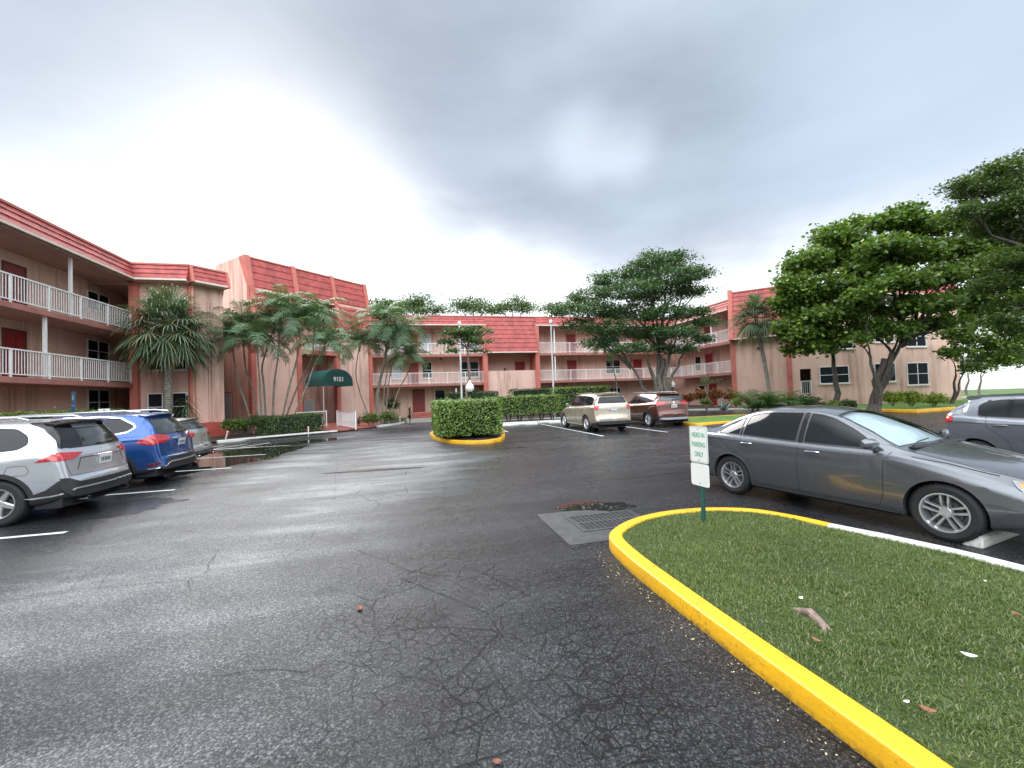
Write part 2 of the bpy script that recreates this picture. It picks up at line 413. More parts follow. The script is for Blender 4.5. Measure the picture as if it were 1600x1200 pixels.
    dry = t.math('ADD', t.math('MULTIPLY', lane, .48), t.math('MULTIPLY', t.mapr(st, .38, .62), t.math('ADD', .18, t.math('MULTIPLY', lane, .5))))
    dry = t.math('MULTIPLY', dry, t.mapr(big, .34, .6, .35, 1.05), clamp=True)
    base = t.ramp(dry, [(0, (.010, .0115, .015)), (.3, (.026, .029, .036)), (.55, (.075, .079, .086)), (.8, (.135, .138, .142)), (1, (.215, .217, .215))])
    agb = t.n('ShaderNodeSeparateColor', i0=t.n('ShaderNodeTexVoronoi', Vector=p, Scale=70.0).outputs['Color']).outputs[1]
    light = t.math('MAXIMUM', t.mapr(agg1, .72, .95, 0, 1), t.mapr(agb, .84, .95, 0, .9))
    base = t.mix(t.math('MULTIPLY', light, t.mapr(dry, 0, 1, .10, .75)), base, (.42, .42, .42))
    gr = t.mapr(t.noise(p, 62, 3, .65), .36, .64, 0, 1)
    base = t.mix(1.0, base, t.ramp(gr, [(0, .42), (.5, 1.0), (1, 1.0)]), 'MULTIPLY')
    base = t.mix(t.math('MULTIPLY', t.mapr(gr, .62, 1.0), t.mapr(dry, .1, 1, .08, .5)), base, (.36, .365, .37))
    base = t.mix(t.mapr(sp, .35, .5, .55, 0), base, (.012, .012, .014))
    # cracking: wide meandering net and fine crazing, strongest near the kerb corner
    wv = t.n('ShaderNodeTexNoise', Vector=rot, Scale=1.7, Detail=4).outputs['Color']
    pv = t.n('ShaderNodeVectorMath', _operation='MULTIPLY_ADD', i0=wv, i1=(.14,.14,.14), i2=rot).outputs[0]
    wv2 = t.n('ShaderNodeTexNoise', Vector=rot, Scale=9, Detail=3).outputs['Color']
    pv = t.n('ShaderNodeVectorMath', _operation='MULTIPLY_ADD', i0=wv2, i1=(.035,.035,.035), i2=pv).outputs[0]
    c1 = t.n('ShaderNodeTexVoronoi', Vector=pv, Scale=1.15, _feature='DISTANCE_TO_EDGE').outputs['Distance']
    c2 = t.n('ShaderNodeTexVoronoi', Vector=pv, Scale=5.5, _feature='DISTANCE_TO_EDGE').outputs['Distance']
    c3_ = t.n('ShaderNodeTexVoronoi', Vector=pv, Scale=17, _feature='DISTANCE_TO_EDGE').outputs['Distance']
    c4 = t.n('ShaderNodeTexVoronoi', Vector=pv, Scale=10.0, _feature='DISTANCE_TO_EDGE').outputs['Distance']
    reg = t.math('MULTIPLY', t.mapr(aw, -1.7, .4), t.mapr(b, 7.5, 4.5))
    msk1 = t.math('MULTIPLY', t.mapr(t.noise(rot, .45, 2), .47, .58), t.mapr(aw, -5, 0, .25, 1))
    k1 = t.math('MULTIPLY', t.mapr(c1, .003, .009, 1, 0), msk1)
    k2 = t.math('MULTIPLY', t.mapr(c2, .013, .036, 1, 0), t.math('MULTIPLY', reg, t.mapr(t.noise(rot, 1.3, 3), .45, .58)))
    k3 = t.math('MULTIPLY', t.mapr(c3_, .025, .09, .6, 0), t.math('MULTIPLY', reg, t.mapr(t.noise(rot, .9, 3), .46, .60)))
    k4 = t.math('MULTIPLY', t.mapr(c4, .018, .05, 1, 0), t.math('MULTIPLY', reg, t.mapr(t.noise(rot, 1.1, 3, .5), .42, .56)))
    cr = t.math('MAXIMUM', t.math('MAXIMUM', k1, k4), t.math('MAXIMUM', k2, k3))
    base = t.mix(cr, base, (.006, .006, .007))
    wet = t.mapr(t.math('ADD', dry, t.math('MULTIPLY', t.noise(rot, 2.2, 5, .6), .5)), .30, .95)
    rough = t.math('ADD', t.math('MULTIPLY', wet, .34), .25)
    hgt = t.math('SUBTRACT', t.math('ADD', t.math('MULTIPLY', agg1, .5), t.math('MULTIPLY', sp, .7)), t.math('MULTIPLY', cr, 1.1))
    m['asphalt'] = t.bsdf(**{'Base Color': base, 'Roughness': rough, 'Normal': t.bump(hgt, .55, .006), 'Specular IOR Level': .16})
    t = NT('asphalt patch'); p = t.pos()
    n = t.noise(p, 3, 5, .6)
    m['patch'] = t.bsdf(**{'Base Color': t.mix(n, (.014,.015,.018), (.032,.034,.038)), 'Roughness': .36, 'Normal': t.bump(t.noise(p, 220, 3), .4, .004)})
    t = NT('puddle water'); p = t.pos()
    m['puddle'] = t.bsdf(**{'Base Color': t.mix(t.noise(p, 4, 5), (.010,.010,.011), (.03,.028,.026)), 'Roughness': .015, 'Specular IOR Level': .8, 'Normal': t.bump(t.noise(p, 1.5, 2), .04, .02)})
    t = NT('damp film'); p = t.pos()
    m['damp'] = t.bsdf(**{'Base Color': t.mix(t.noise(p, 9, 6, .7), (.008,.009,.010), (.04,.04,.045)), 'Roughness': .22, 'Specular IOR Level': .6, 'Normal': t.bump(t.noise(p, 120, 3), .35, .004)})
    m['tint'] = mat_glass('tinted car glass', (.010, .012, .014), .03, .35)
    m['tintlight'] = mat_glass('car glass', (.035, .042, .045), .02, .8)
    t = NT('windscreen glass')
    gl = t.n('ShaderNodeBsdfGlossy', Color=(.9,.95,1,1), Roughness=.02); tr = t.n('ShaderNodeBsdfTransparent', Color=(.84,.89,.90,1))
    fr = t.n('ShaderNodeFresnel', IOR=1.6); mx = t.n('ShaderNodeMixShader', Fac=fr.outputs[0]); t.l(tr.outputs[0], mx.inputs[1]); t.l(gl.outputs[0], mx.inputs[2]); t.l(mx.outputs[0], t.out.inputs[0])
    m['screen'] = t.m
    m['sunshade'] = simple('silver sunshade', (.80, .85, .88), .35, metal=.25, nz=.12, scale=6)
    m['seat'] = simple('dark cabin trim', (.02, .02, .02), .8)
    m['redlens'] = simple('red lamp lens', (.42, .012, .018), .12, nz=.3, scale=14, **{'Coat Weight': 1.0})
    m['darkredlens'] = simple('dark red lamp lens', (.14, .008, .012), .12, nz=.3, **{'Coat Weight': 1.0})
    m['clearlens'] = simple('clear lamp lens', (.22, .24, .26), .15, metal=.4, nz=.3, scale=12, **{'Coat Weight': 1.0})
    m['amber'] = simple('amber reflector', (.75, .22, .03), .2, nz=.15, scale=20, **{'Coat Weight': 1.0})
    m['satin'] = simple('satin silver trim', (.55, .56, .58), .3, metal=.7, nz=.05)
    m['leafbrown'] = simple('fallen leaf', (.20, .075, .035), .6, nz=.3, scale=30)
    m['paper'] = simple('litter', (.72, .72, .70), .7, nz=.1)
    m['farwall'] = simple('white perimeter wall', (.80, .80, .78), .8, nz=.04, scale=1)
    m['farlawn'] = simple('far lawn', (.07, .12, .03), .9, nz=.3, scale=.5, bump=.3)
    return m
# ---------------------------------------------------------------- ground
def wl(pts): return [W(*p) for p in pts]
def ground():
    n = 400.0
    o = MB().sheet([(-n, -60), (n, -60), (n, 900), (-n, 900)], -.012).build('ground', M['farlawn']); tag(o, kind='structure')
    lot = wl([(-13.5, -12), (60, -12), (70, 19.0), (41, 19.0), (27.5, 17.6), (25.5, 27.6), (22.0, 30.0), (17.3, 31.0), (16, 27.6), (4.9, 27.3), (3.2, 31.5), (-.2, 31.6), (-.6, 30.9), (-3.7, 25.9), (-8.6, 22.9), (-13.5, 23.5)])
    tag(MB().sheet(lot, 0).build('parking_lot', M['asphalt']), kind='structure')
    # drive that carries on to the right behind the islands
    # planting bed ground round the court
    bed = wl([(-13.6, 23.4), (-8.6, 22.8), (-3.7, 25.8), (-.5, 31), (-.5, 39.6), (-17, 39.6), (-17, 23.5)])
    tag(MB().sheet(bed, .06).build('bed_soil', M['soil']), kind='structure')
    bed = wl([(4.9, 27.35), (16, 27.65), (17.3, 31.1), (22.0, 30.1), (25.5, 27.7), (27.5, 22.0), (33, 24), (36, 33), (27, 41), (4.9, 41), (2.2, 33), (3.3, 31.3)])
    tag(MB().sheet(bed, .06).build('bed_soil', M['soil']), kind='structure')
    # strip of wall-side bed on the left with a path
    tag(MB().sheet(wl([(-13.6, -12), (-11.9, -12), (-11.9, 23.2), (-13.6, 23.2)]), .05).build('bed_soil', M['soil']), kind='structure')
    tag(MB().sheet(wl([(-17.5, -12), (-13.6, -12), (-13.6, 23.4), (-17.5, 26.5)]), .07).build('walkway', M['redpath']), kind='structure')
    # steps and red walk to the far door, red apron before the canopy
    tag(MB().prism([tuple(W(*q)[:2]) for q in ((-.2, 31.6), (3.1, 31.5), (2.4, 39.5), (-.3, 39.5))], 0, .03).build('walkway', M['concrete']), kind='structure')
    st = MB()
    for i in range(3): st.prism([tuple(W(*q)[:2]) for q in ((0.2, 39.6-1.2+.35*i), (2.0, 39.6-1.2+.35*i), (2.0, 39.7), (.2, 39.7))], .03+.15*i, .18+.15*i)
    tag(st.build('entrance_steps', M['redpath'], bevel=.02), 'red painted steps rising to the brown door under the lower balcony', 'steps')
    tag(MB().prism([tuple(W(*q)[:2]) for q in ((-6.6, 27.9), (-3.75, 25.95), (-2.9, 27.2), (-1.6, 29.6), (-4.0, 38.0), (-8.2, 34.0))], .02, .12).build('walkway', M['redpath']), kind='structure')
CURB = [(0, 0), (.004, .108), (.009, .124), (.02, .133), (.036, .136), (.138, .139), (.15, .134), (.156, .12), (.16, .02)]
def curb(pts, mat, name='kerb', step=.2, closed=False, sm=True, prof=CURB, h=1.0):
    P = smooth_path(pts, step, closed) if sm else [Vector((p[0], p[1], 0)) for p in pts]
    P = [Vector((p.x+noise.noise(p*1.3)*.012, p.y+noise.noise(p*1.7+Vector((9,0,0)))*.012, 0)) for p in P]
    V, F = sweep(P, [(o, z*h) for o, z in prof], closed)
    m = MB(); m.v = [Vector(v)+Vector((0, 0, .0 if v[2] < .05 else noise.noise(Vector(v)*2.1)*.006)) for v in V]; m.f = F
    o = m.build(name, mat, smooth=True, angle=24); tag(o, kind='structure'); return P
def islands():
    # the near island: outer foot of the kerb, counter-clockwise seen from above -> interior to the left
    near = [(2.05, -3.0), (2.05, -1.0), (2.05, 1.5), (2.05, 3.1), (2.07, 3.9), (2.16, 4.45), (2.38, 4.75), (2.72, 4.98), (3.1, 5.12), (3.55, 5.16), (4.05, 5.08), (4.45, 4.86), (4.68, 4.52), (4.83, 4.02)]
    tail = [(4.83, 4.02), (4.92, 3.75), (5.05, 3.35), (5.17, 2.9), (5.25, 2.3), (5.45, 1.2), (5.9, -3.0)]
    N = [tuple(W(*p)[:2]) for p in near]; T_ = [tuple(W(*p)[:2]) for p in tail]
    rev = lambda L: list(reversed(L))
    # walk so that the island lies on the left of the path: from the right end round to the near end is clockwise, so go reversed
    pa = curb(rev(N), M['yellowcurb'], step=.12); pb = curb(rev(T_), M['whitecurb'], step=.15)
    outline = rev(pa)+rev(pb)
    ctr = sum(outline, Vector())/len(outline)
    inner = []
    for i, p in enumerate(outline):
        t = (outline[min(i+1, len(outline)-1)]-outline[max(i-1, 0)]).normalized(); nrm = Vector((t.y, -t.x, 0)); inner.append(p+nrm*.15)
    tag(MB().sheet(inner, .115).build('lawn', M['turf']), kind='structure')
    make_grass([(p.x, p.y) for p in inner])
    # island with the clipped hedge
    il = [(.95, 20.8), (.93, 19.0), (1.15, 17.3), (1.75, 16.0), (2.6, 15.5), (3.35, 15.95), (3.85, 17.3), (4.25, 19.2), (4.5, 21.2), (3.9, 22.4), (2.5, 23.2), (1.4, 22.4)]
    c = [tuple(W(*p)[:2]) for p in reversed(il)]
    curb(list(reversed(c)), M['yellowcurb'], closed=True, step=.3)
    tag(MB().sheet([W(*p) for p in [(2.6+(a-2.6)*.93, 19.2+(b-19.2)*.95) for a, b in il]], .12).build('bed_soil', M['mulch']), kind='structure')
    # grass island beyond the parked cars
    gi = [(13.3, 17.7), (14.8, 17.6), (17.2, 17.9), (19.5, 18.6), (20.6, 20), (19.5, 21.3), (16.5, 21.6), (14.2, 21.4), (13.2, 20)]
    c = [tuple(W(*p)[:2]) for p in gi]
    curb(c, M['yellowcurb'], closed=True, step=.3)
    tag(MB().sheet([W(16.7+(a-16.7)*.96, 19.6+(b-19.6)*.92, 0) for a, b in gi], .13).build('lawn', M['lawnfar']), kind='structure')
    # pale kerbs of the far beds
    curb([tuple(W(*p)[:2]) for p in ((4.9, 27.3), (10, 27.45), (16, 27.6), (17.3, 31.0), (22.0, 30.0), (25.5, 27.6), (27.2, 21.5))], M['whitecurb'], step=.4, sm=False)
    curb([tuple(W(*p)[:2]) for p in ((27.4, 20.5), (27.5, 17.6), (33, 18.1), (41, 19.0), (52, 20.5))], M['yellowcurb'], step=.4, sm=False, h=1.3)
    tag(MB().sheet(wl([(27.6, 17.8), (33, 18.3), (41, 19.2), (52, 20.7), (52, 27), (34, 26), (27.6, 24.5)]), .14).build('lawn', M['lawnfar']), kind='structure')
    # left: broken pale kerb before the palms
    curb([tuple(W(*p)[:2]) for p in ((-8.75, 22.55), (-7.6, 23.5), (-6.6, 24.3), (-5.2, 25.1), (-4.0, 25.75))], M['whitecurb'], step=.3)
    curb([tuple(W(*p)[:2]) for p in ((-2.0, 28.5), (-1.3, 29.5), (-.55, 30.9), (-.35, 31.8))], M['whitecurb'], step=.3)
    curb([tuple(W(*p)[:2]) for p in ((2.6, 34.5), (3.1, 33), (3.35, 31.6))], M['yellowcurb'], step=.3, h=.6)
    # white kerb in front of the back hedge
    curb([tuple(W(*p)[:2]) for p in ((4.9, 24.95), (7.5, 24.85), (10.4, 24.9), (13.4, 24.9))], M['whitecurb'], step=.4, sm=False)
    tag(MB().sheet(wl([(4.9, 25.05), (13.4, 25.0), (16, 27.6), (4.9, 27.3)]), .07).build('bed_soil', M['mulch']), kind='structure')
def paint_line(p, q, w=.10, name='parking_line'):
    d = (Vector(q)-Vector(p)).normalized(); n = Vector((-d.y, d.x, 0))*w/2; p = Vector(p); q = Vector(q); m = MB(); k = max(1, int((q-p).length/.25))
    L = []; Rr = []
    for i in range(k+1):
        c = p.lerp(q, i/k); L.append(c+n*(1+.18*noise.noise(c*5))); Rr.append(c-n*(1+.18*noise.noise(c*5+Vector((3,1,0)))))
    m.sheet(L+Rr[::-1], .004)
    tag(m.build(name, M['linepaint']), kind='structure')
def markings():
    for i in range(-3, 5):
        b = 7.62+2.97*i
        if b > 20: continue
        paint_line(W(-4.93, b), W(-10.4, b))
    paint_line(W(-10.4, 2), W(-10.4, 19.6), .1)
    for k in range(4): paint_line(W(-9.6+k*.9, 19.9), W(-8.9+k*.9, 21.3), .12)
    paint_line(W(-10.4, 19.6), W(-6.2, 19.6))
    for a in (7.55, 10.47, 13.4): paint_line(W(a, 15.7), W(a, 24.2))
    paint_line(W(4.6, 20.0), W(4.6, 24.2))
    dd = Vector((sin(R(24)), -cos(R(24)), 0)); nn = Vector((dd.y*-1, dd.x, 0))
    for k in (2.45, 5.35):
        c = Vector((3.6, 6.9, 0))+nn*(.2+k); paint_line(c-dd*.9, c+dd*3.9)
def blob(cx, cy, rx, ry, rot, seed, name, mat, z=.003, k=64, amp=.28):
    P = []
    for i in range(k):
        th = tau*i/k; q = Vector((cos(th)*1.3+seed, sin(th)*1.3, seed*.7)); r = 1+amp*(noise.noise(q*1.2)*1.1+noise.noise(q*3.1)*.55+noise.noise(q*7)*.25)
        x, y = rx*r*cos(th), ry*r*sin(th)
        P.append((cx+x*cos(rot)-y*sin(rot), cy+x*sin(rot)+y*cos(rot)))
    tag(MB().sheet(P, z).build(name, mat), kind='structure')
def ribbon(pts, w, z, jag=.03, step=.06):
    P = [Vector((p[0], p[1], 0)) for p in pts]; out = []
    for i in range(len(P)-1):
        k = max(1, int((P[i+1]-P[i]).length/step))
        for j in range(k): out.append(P[i].lerp(P[i+1], j/k))
    out.append(P[-1])
    Q = [p+Vector((noise.noise(p*7), noise.noise(p*7+Vector((5,5,0))), 0))*jag+Vector((noise.noise(p*2.2), noise.noise(p*2.2+Vector((5,5,0))), 0))*jag*2 for p in out]
    V = []; F = []
    for i, p in enumerate(Q):
        t = (Q[min(i+1, len(Q)-1)]-Q[max(i-1, 0)]).normalized(); n = Vector((-t.y, t.x, 0)); ww = w*(.45+.9*abs(noise.noise(p*9)))*(.3 if i in (0, len(Q)-1) else 1)
        V += [p+n*ww+Vector((0,0,z)), p-n*ww+Vector((0,0,z))]
        if i: F.append((2*i-2, 2*i-1, 2*i+1, 2*i))
    return V, F
def surface_details():
    g = lambda *q: tuple(gnd(*q)[:2])
    # saw-cut repair and wandering cracks, as surveyed
    m = MB()
    cuts = [[(625,903),(705,868)], [(625,903),(760,958)], [(760,958),(818,924)], [(738,888),(818,924)], [(893,962),(928,1001)], [(960,952),(1000,987)], [(928,1001),(1000,987)]]
    for c in cuts: m.add(*ribbon([g(*q) for q in c], .0045, .0035, .006))
    cr = [[(330,1060),(395,1048),(430,1047),(470,1050),(520,1035)], [(630,1160),(690,1150),(730,1138),(770,1115),(805,1095),(830,1075),(862,1050),(885,1030),(900,1020),(928,1001)],
          [(552,858),(600,875),(640,893),(680,900),(735,902)], [(760,960),(790,1000),(800,1015),(830,1028),(862,1050)], [(928,1001),(955,1040),(980,1075),(1010,1110),(1030,1145),(1075,1195)],
          [(900,1020),(925,1060),(960,1085),(1000,1110),(1020,1130),(1040,1165)], [(928,1001),(975,1045),(1015,1080),(1045,1120),(1100,1170)], [(820,1080),(835,1110),(870,1135),(910,1160),(950,1190)],
          [(560,1030),(590,1055),(640,1060),(700,1075)], [(690,955),(705,990),(740,1010),(762,1035),(775,1060),(800,1092)], [(845,935),(860,975),(875,1005),(905,1022)], [(1050,780),(1000,765),(940,770)],
          [(530,690),(525,740),(522,780)], [(695,760),(690,790),(700,810),(735,825)], [(690,800),(640,830),(600,835)], [(650,1200),(645,1160),(640,1110)], [(860,1095),(930,1100),(985,1108)]]
    for c in cr:
        w = .0028 if len(c) > 4 else .002
        m.add(*ribbon([g(*q) for q in c], w, .0035, .012))
        # side branches
        for q in c[1:-1]:
            if random.random() < .0:
                p = Vector((*g(*q), 0)); th = random.uniform(0, tau); L = random.uniform(.12, .5)
                m.add(*ribbon([tuple(p[:2]), (p.x+cos(th)*L*.5, p.y+sin(th)*L*.5), (p.x+cos(th+.5)*L, p.y+sin(th+.5)*L)],   .0022, .0033, .02))
    tag(m.build('asphalt_crack', M['crack']), kind='structure')
    # standing water
    blob(*W(-6.4, 15.7)[:2], 1.7, 4.1, AL-.42, 3.1, 'puddle', M['puddle'], k=90, amp=.22)
    blob(*W(-4.6, 20.6)[:2], .7, 2.2, AL-.85, 5.1, 'puddle', M['puddle'], z=.0034, k=70)
    blob(*W(2.75, 6.16)[:2], .62, .26, AL-.25, 8.3, 'puddle', M['puddle'], z=.0052)
    blob(*gnd(1010, 742)[:2], 1.3, .10, R(18), 2.3, 'puddle', M['damp'])
    blob(*gnd(850, 688)[:2], 4.2, .22, R(3), 4.3, 'puddle', M['damp'])
    blob(*gnd(585, 735)[:2], 1.2, .13, R(10), 1.3, 'puddle', M['damp'])
    blob(*gnd(800, 700)[:2], .5, .09, R(10), 6.3, 'puddle', M['puddle'])
    blob(*gnd(1240, 815)[:2], 1.1, .25, R(-50), 7.3, 'puddle', M['damp'])
    blob(*gnd(1170, 700)[:2], 2.4, .2, R(14), 9.3, 'puddle', M['damp'])
    blob(*W(-6.4, 9.1)[:2], 2.3, .75, AL, 6.6, 'puddle', M['damp'])
    # drain: concrete apron, frame, slotted grate over a dark pit
    T = Matrix.Translation(W(2.2, 5.42)) @ Matrix.Rotation(AL, 4, 'Z')
    ap = MB().box(-.42, .62, -.72, .62, -.05, .0035, T); tag(ap.build('drain_apron', M['apron']), kind='structure')
    root = empty('storm_drain', W(2.62, 5.42), AL); tag(root, 'rectangular slotted cast iron drain grate in the asphalt beside the yellow kerb', 'drain grate')
    w, d = .46, .30
    f = MB()
    for x0, x1, y0, y1 in ((-w-.05, -w, -d-.05, d+.05), (w, w+.05, -d-.05, d+.05), (-w, w, -d-.05, -d), (-w, w, d, d+.05)): f.box(x0, x1, y0, y1, .0, .014)
    f.build('frame', M['iron'], root)
    MB().box(-w, w, -d, d, .0036, .0046).build('pit', M['dark'], root)
    gr = MB(); gr.box(-w, w, -.022, .022, .006, .013)
    for i in range(14):
        x = -w+.02+i*(2*w-.04)/13; gr.box(x-.009, x+.009, -d, -.022, .006, .012); gr.box(x-.009, x+.009, .022, d, .006, .012)
    gr.build('grate', M['iron'], root)
    # debris of leaves along the kerb foot
    m = MB()
    for i in range(520):
        b = random.uniform(-.5, 4.4) if i % 3 else random.uniform(1, 4.6); a = 2.03-abs(random.gauss(0, .11))
        p = W(a, b); s = random.uniform(.003, .011); th = random.uniform(0, pi)
        e = Vector((cos(th), sin(th), 0))*s; f_ = Vector((-sin(th), cos(th), 0))*s*.45; z = Vector((0, 0, random.uniform(.004, .012)))
        m.add([p+e+z, p+f_+z*1.3, p-e+z, p-f_+z*.7], [(0,1,2,3)])
    tag(m.build('debris', M['debris']), 'pale leaf crumbs and grit lying along the foot of the yellow kerb', 'debris', kind='stuff')
def make_grass(outline):
    # short tufted turf: denser near the walker, thinner far off
    xs = [p[0] for p in outline]; ys = [p[1] for p in outline]
    N = 330000
    P = np.stack([rng.uniform(min(xs), max(xs), N), rng.uniform(max(min(ys), -1), max(ys), N)], 1)
    inside = np.zeros(N, bool); n = len(outline)
    for i in range(n):
        x0, y0 = outline[i]; x1, y1 = outline[(i+1) % n]
        c = ((y0 > P[:, 1]) != (y1 > P[:, 1])) & (P[:, 0] < (x1-x0)*(P[:, 1]-y0)/(y1-y0+1e-12)+x0)
        inside ^= c
    vis = (P[:, 0] < P[:, 1]*1.35+.6)
    P = P[inside & vis]
    # clumps: keep by noise
    ph = np.sin(P[:, 0]*9.1+np.sin(P[:, 1]*5.3)*2)*np.sin(P[:, 1]*8.3+np.sin(P[:, 0]*6.1)*2)
    keep = rng.random(len(P)) < .80+.2*ph; bare = np.hypot(P[:, 0]-gnd(1270, 962, .12).x, (P[:, 1]-gnd(1270, 962, .12).y)) < .10
    P = P[keep & ~bare]; n = len(P)
    ph = np.sin(P[:, 0]*5.1+np.sin(P[:, 1]*3.3)*2)*np.sin(P[:, 1]*4.3+np.sin(P[:, 0]*3.1)*2)
    h = rng.uniform(.014, .036, n)*(1+.35*ph); tall = rng.random(n) < .012; h[tall] *= 2.0
    th = rng.uniform(0, tau, n); lean = rng.uniform(.2, 1.3, n); w = rng.uniform(.0018, .0038, n)
    dx, dy = np.cos(th), np.sin(th)
    base = np.stack([P[:, 0], P[:, 1], np.full(n, .112)], 1)
    side = np.stack([-dy, dx, np.zeros(n)], 1)*w[:, None]
    mid = base+np.stack([dx*h*lean*.35, dy*h*lean*.35, h*.62], 1)
    tip = base+np.stack([dx*h*lean, dy*h*lean, h*(1.05-.25*lean)], 1)
    V = np.stack([base-side, base+side, mid+side*.8, mid-side*.8, tip], 1).reshape(-1, 3)
    I = np.arange(n)[:, None]*5
    F1 = I+np.array([[0, 1, 2, 3]]); F2 = np.concatenate([I+3, I+2, I+4, I+4], 1)
    # second face as a triangle: build quads and triangles separately
    me = bpy.data.meshes.new('grass')
    me.vertices.add(len(V)); me.vertices.foreach_set('co', V.astype(np.float32).ravel())
    loops = np.concatenate([F1, F2[:, :3]], 1).astype(np.int32).ravel()
    me.loops.add(len(loops)); me.loops.foreach_set('vertex_index', loops)
    ls = (np.arange(n)[:, None]*7+np.array([[0, 4]])).astype(np.int32).ravel()
    me.polygons.add(2*n); me.polygons.foreach_set('loop_start', ls); me.update(calc_edges=True)
    tag(link('grass', me, M['grass']), 'short green turf growing on the near kerbed island', 'grass', kind='stuff')
# ---------------------------------------------------------------- the U-shaped building
class Frame:
    """wall frame: s along the wall (left to right seen from the court), d into the building, z up; all given in court axes"""
    def __init__(s, a, b, ang): s.T = Matrix.Rotation(AL, 4, 'Z') @ Matrix.Translation((a, b, 0)) @ Matrix.Rotation(R(ang), 4, 'Z')
    def p(s, x, y, z): return s.T @ Vector((x, y, z))
    def at_px(s, px, py, d=0.0):
        inv = s.T.inverted(); o = inv @ Vector((0, 0, EYE)); r = inv.to_3x3() @ ray(px, py); t = (d-o.y)/r.y; q = o+r*t; return q.x, q.z
def bbox(m, fr, s0, s1, d0, d1, z0, z1): m.box(s0, s1, d0, d1, z0, z1, fr.T)
Z2, Z3, ZE, ZT = 3.08, 5.80, 8.45, 9.35
def window(fr, s, z, w, h, d, root, cols=2, rows=2, mat=None, sill=True):
    f = MB(); t = .055
    bbox(f, fr, s-w/2, s-w/2+t, d-.05, d+.04, z, z+h); bbox(f, fr, s+w/2-t, s+w/2, d-.05, d+.04, z, z+h)
    bbox(f, fr, s-w/2+t, s+w/2-t, d-.05, d+.04, z+h-t, z+h); bbox(f, fr, s-w/2+t, s+w/2-t, d-.05, d+.04, z, z+t)
    for i in range(1, cols):
        x = s-w/2+w*i/cols; bbox(f, fr, x-.03, x+.03, d-.04, d+.03, z+t, z+h-t)
    for j in range(1, rows):
        y = z+h*j/rows; bbox(f, fr, s-w/2+t, s+w/2-t, d-.035, d+.025, y-.022, y+.022)
    o = f.build('window', M['winframe'], root, local=False)
    g = MB(); bbox(g, fr, s-w/2+.02, s+w/2-.02, d-.015, d+.01, z+.02, z+h-.02)
    g.build('pane', mat or M['pane'], o, local=False)
    if sill:
        k = MB(); bbox(k, fr, s-w/2-.08, s+w/2+.08, d-.10, d+.02, z-.08, z-.004); k.build('sill', M['cream'], o, local=False)
    return o
def door(fr, s, z, w, h, d, root, mat='door', frame='trim'):
    f = MB()
    bbox(f, fr, s-w/2-.08, s-w/2, d-.04, d+.03, z, z+h+.08); bbox(f, fr, s+w/2, s+w/2+.08, d-.04, d+.03, z, z+h+.08); bbox(f, fr, s-w/2, s+w/2, d-.04, d+.03, z+h, z+h+.08)
    l = MB(); bbox(l, fr, s-w/2, s+w/2, d-.02, d+.02, z, z+h)
    for i in (0, 1):
        for j in (0, 1, 2):
            x0 = s-w/2+.1+i*(w/2-.06); bbox(l, fr, x0, x0+w/2-.16, d-.032, d-.018, z+.15+j*h*.31, z+.1+(j+.8)*h*.31)
    o = l.build('door', M[mat], root, local=False)
    f.build('frame', M[frame], o, local=False)
    k = MB(); T = fr.T @ Matrix.Translation((s+w/2-.1, d-.06, z+1.0)); k.lathe([(0,-.03),(.028,-.02),(.032,0),(.028,.02),(0,.03)], 8, T); k.build('handle', M['chrome'], o, local=False, smooth=True)
def railing(fr, s0, s1, d, z, root, h=1.02, gap=.125):
    m = MB()
    bbox(m, fr, s0, s1, d-.03, d+.03, z+h-.05, z+h); bbox(m, fr, s0, s1, d-.02, d+.02, z+.06, z+.10)
    n = max(2, int((s1-s0)/gap)); np_ = max(1, round((s1-s0)/1.7))
    for i in range(n+1):
        x = s0+(s1-s0)*i/n; bbox(m, fr, x-.011, x+.011, d-.010, d+.010, z+.10, z+h-.05)
    for i in range(np_+1):
        x = s0+.03+(s1-s0-.06)*i/np_; bbox(m, fr, x-.03, x+.03, d-.031, d+.031, z-.10, z+h-.05)
    m.build('railing', M['white'], root, local=False)
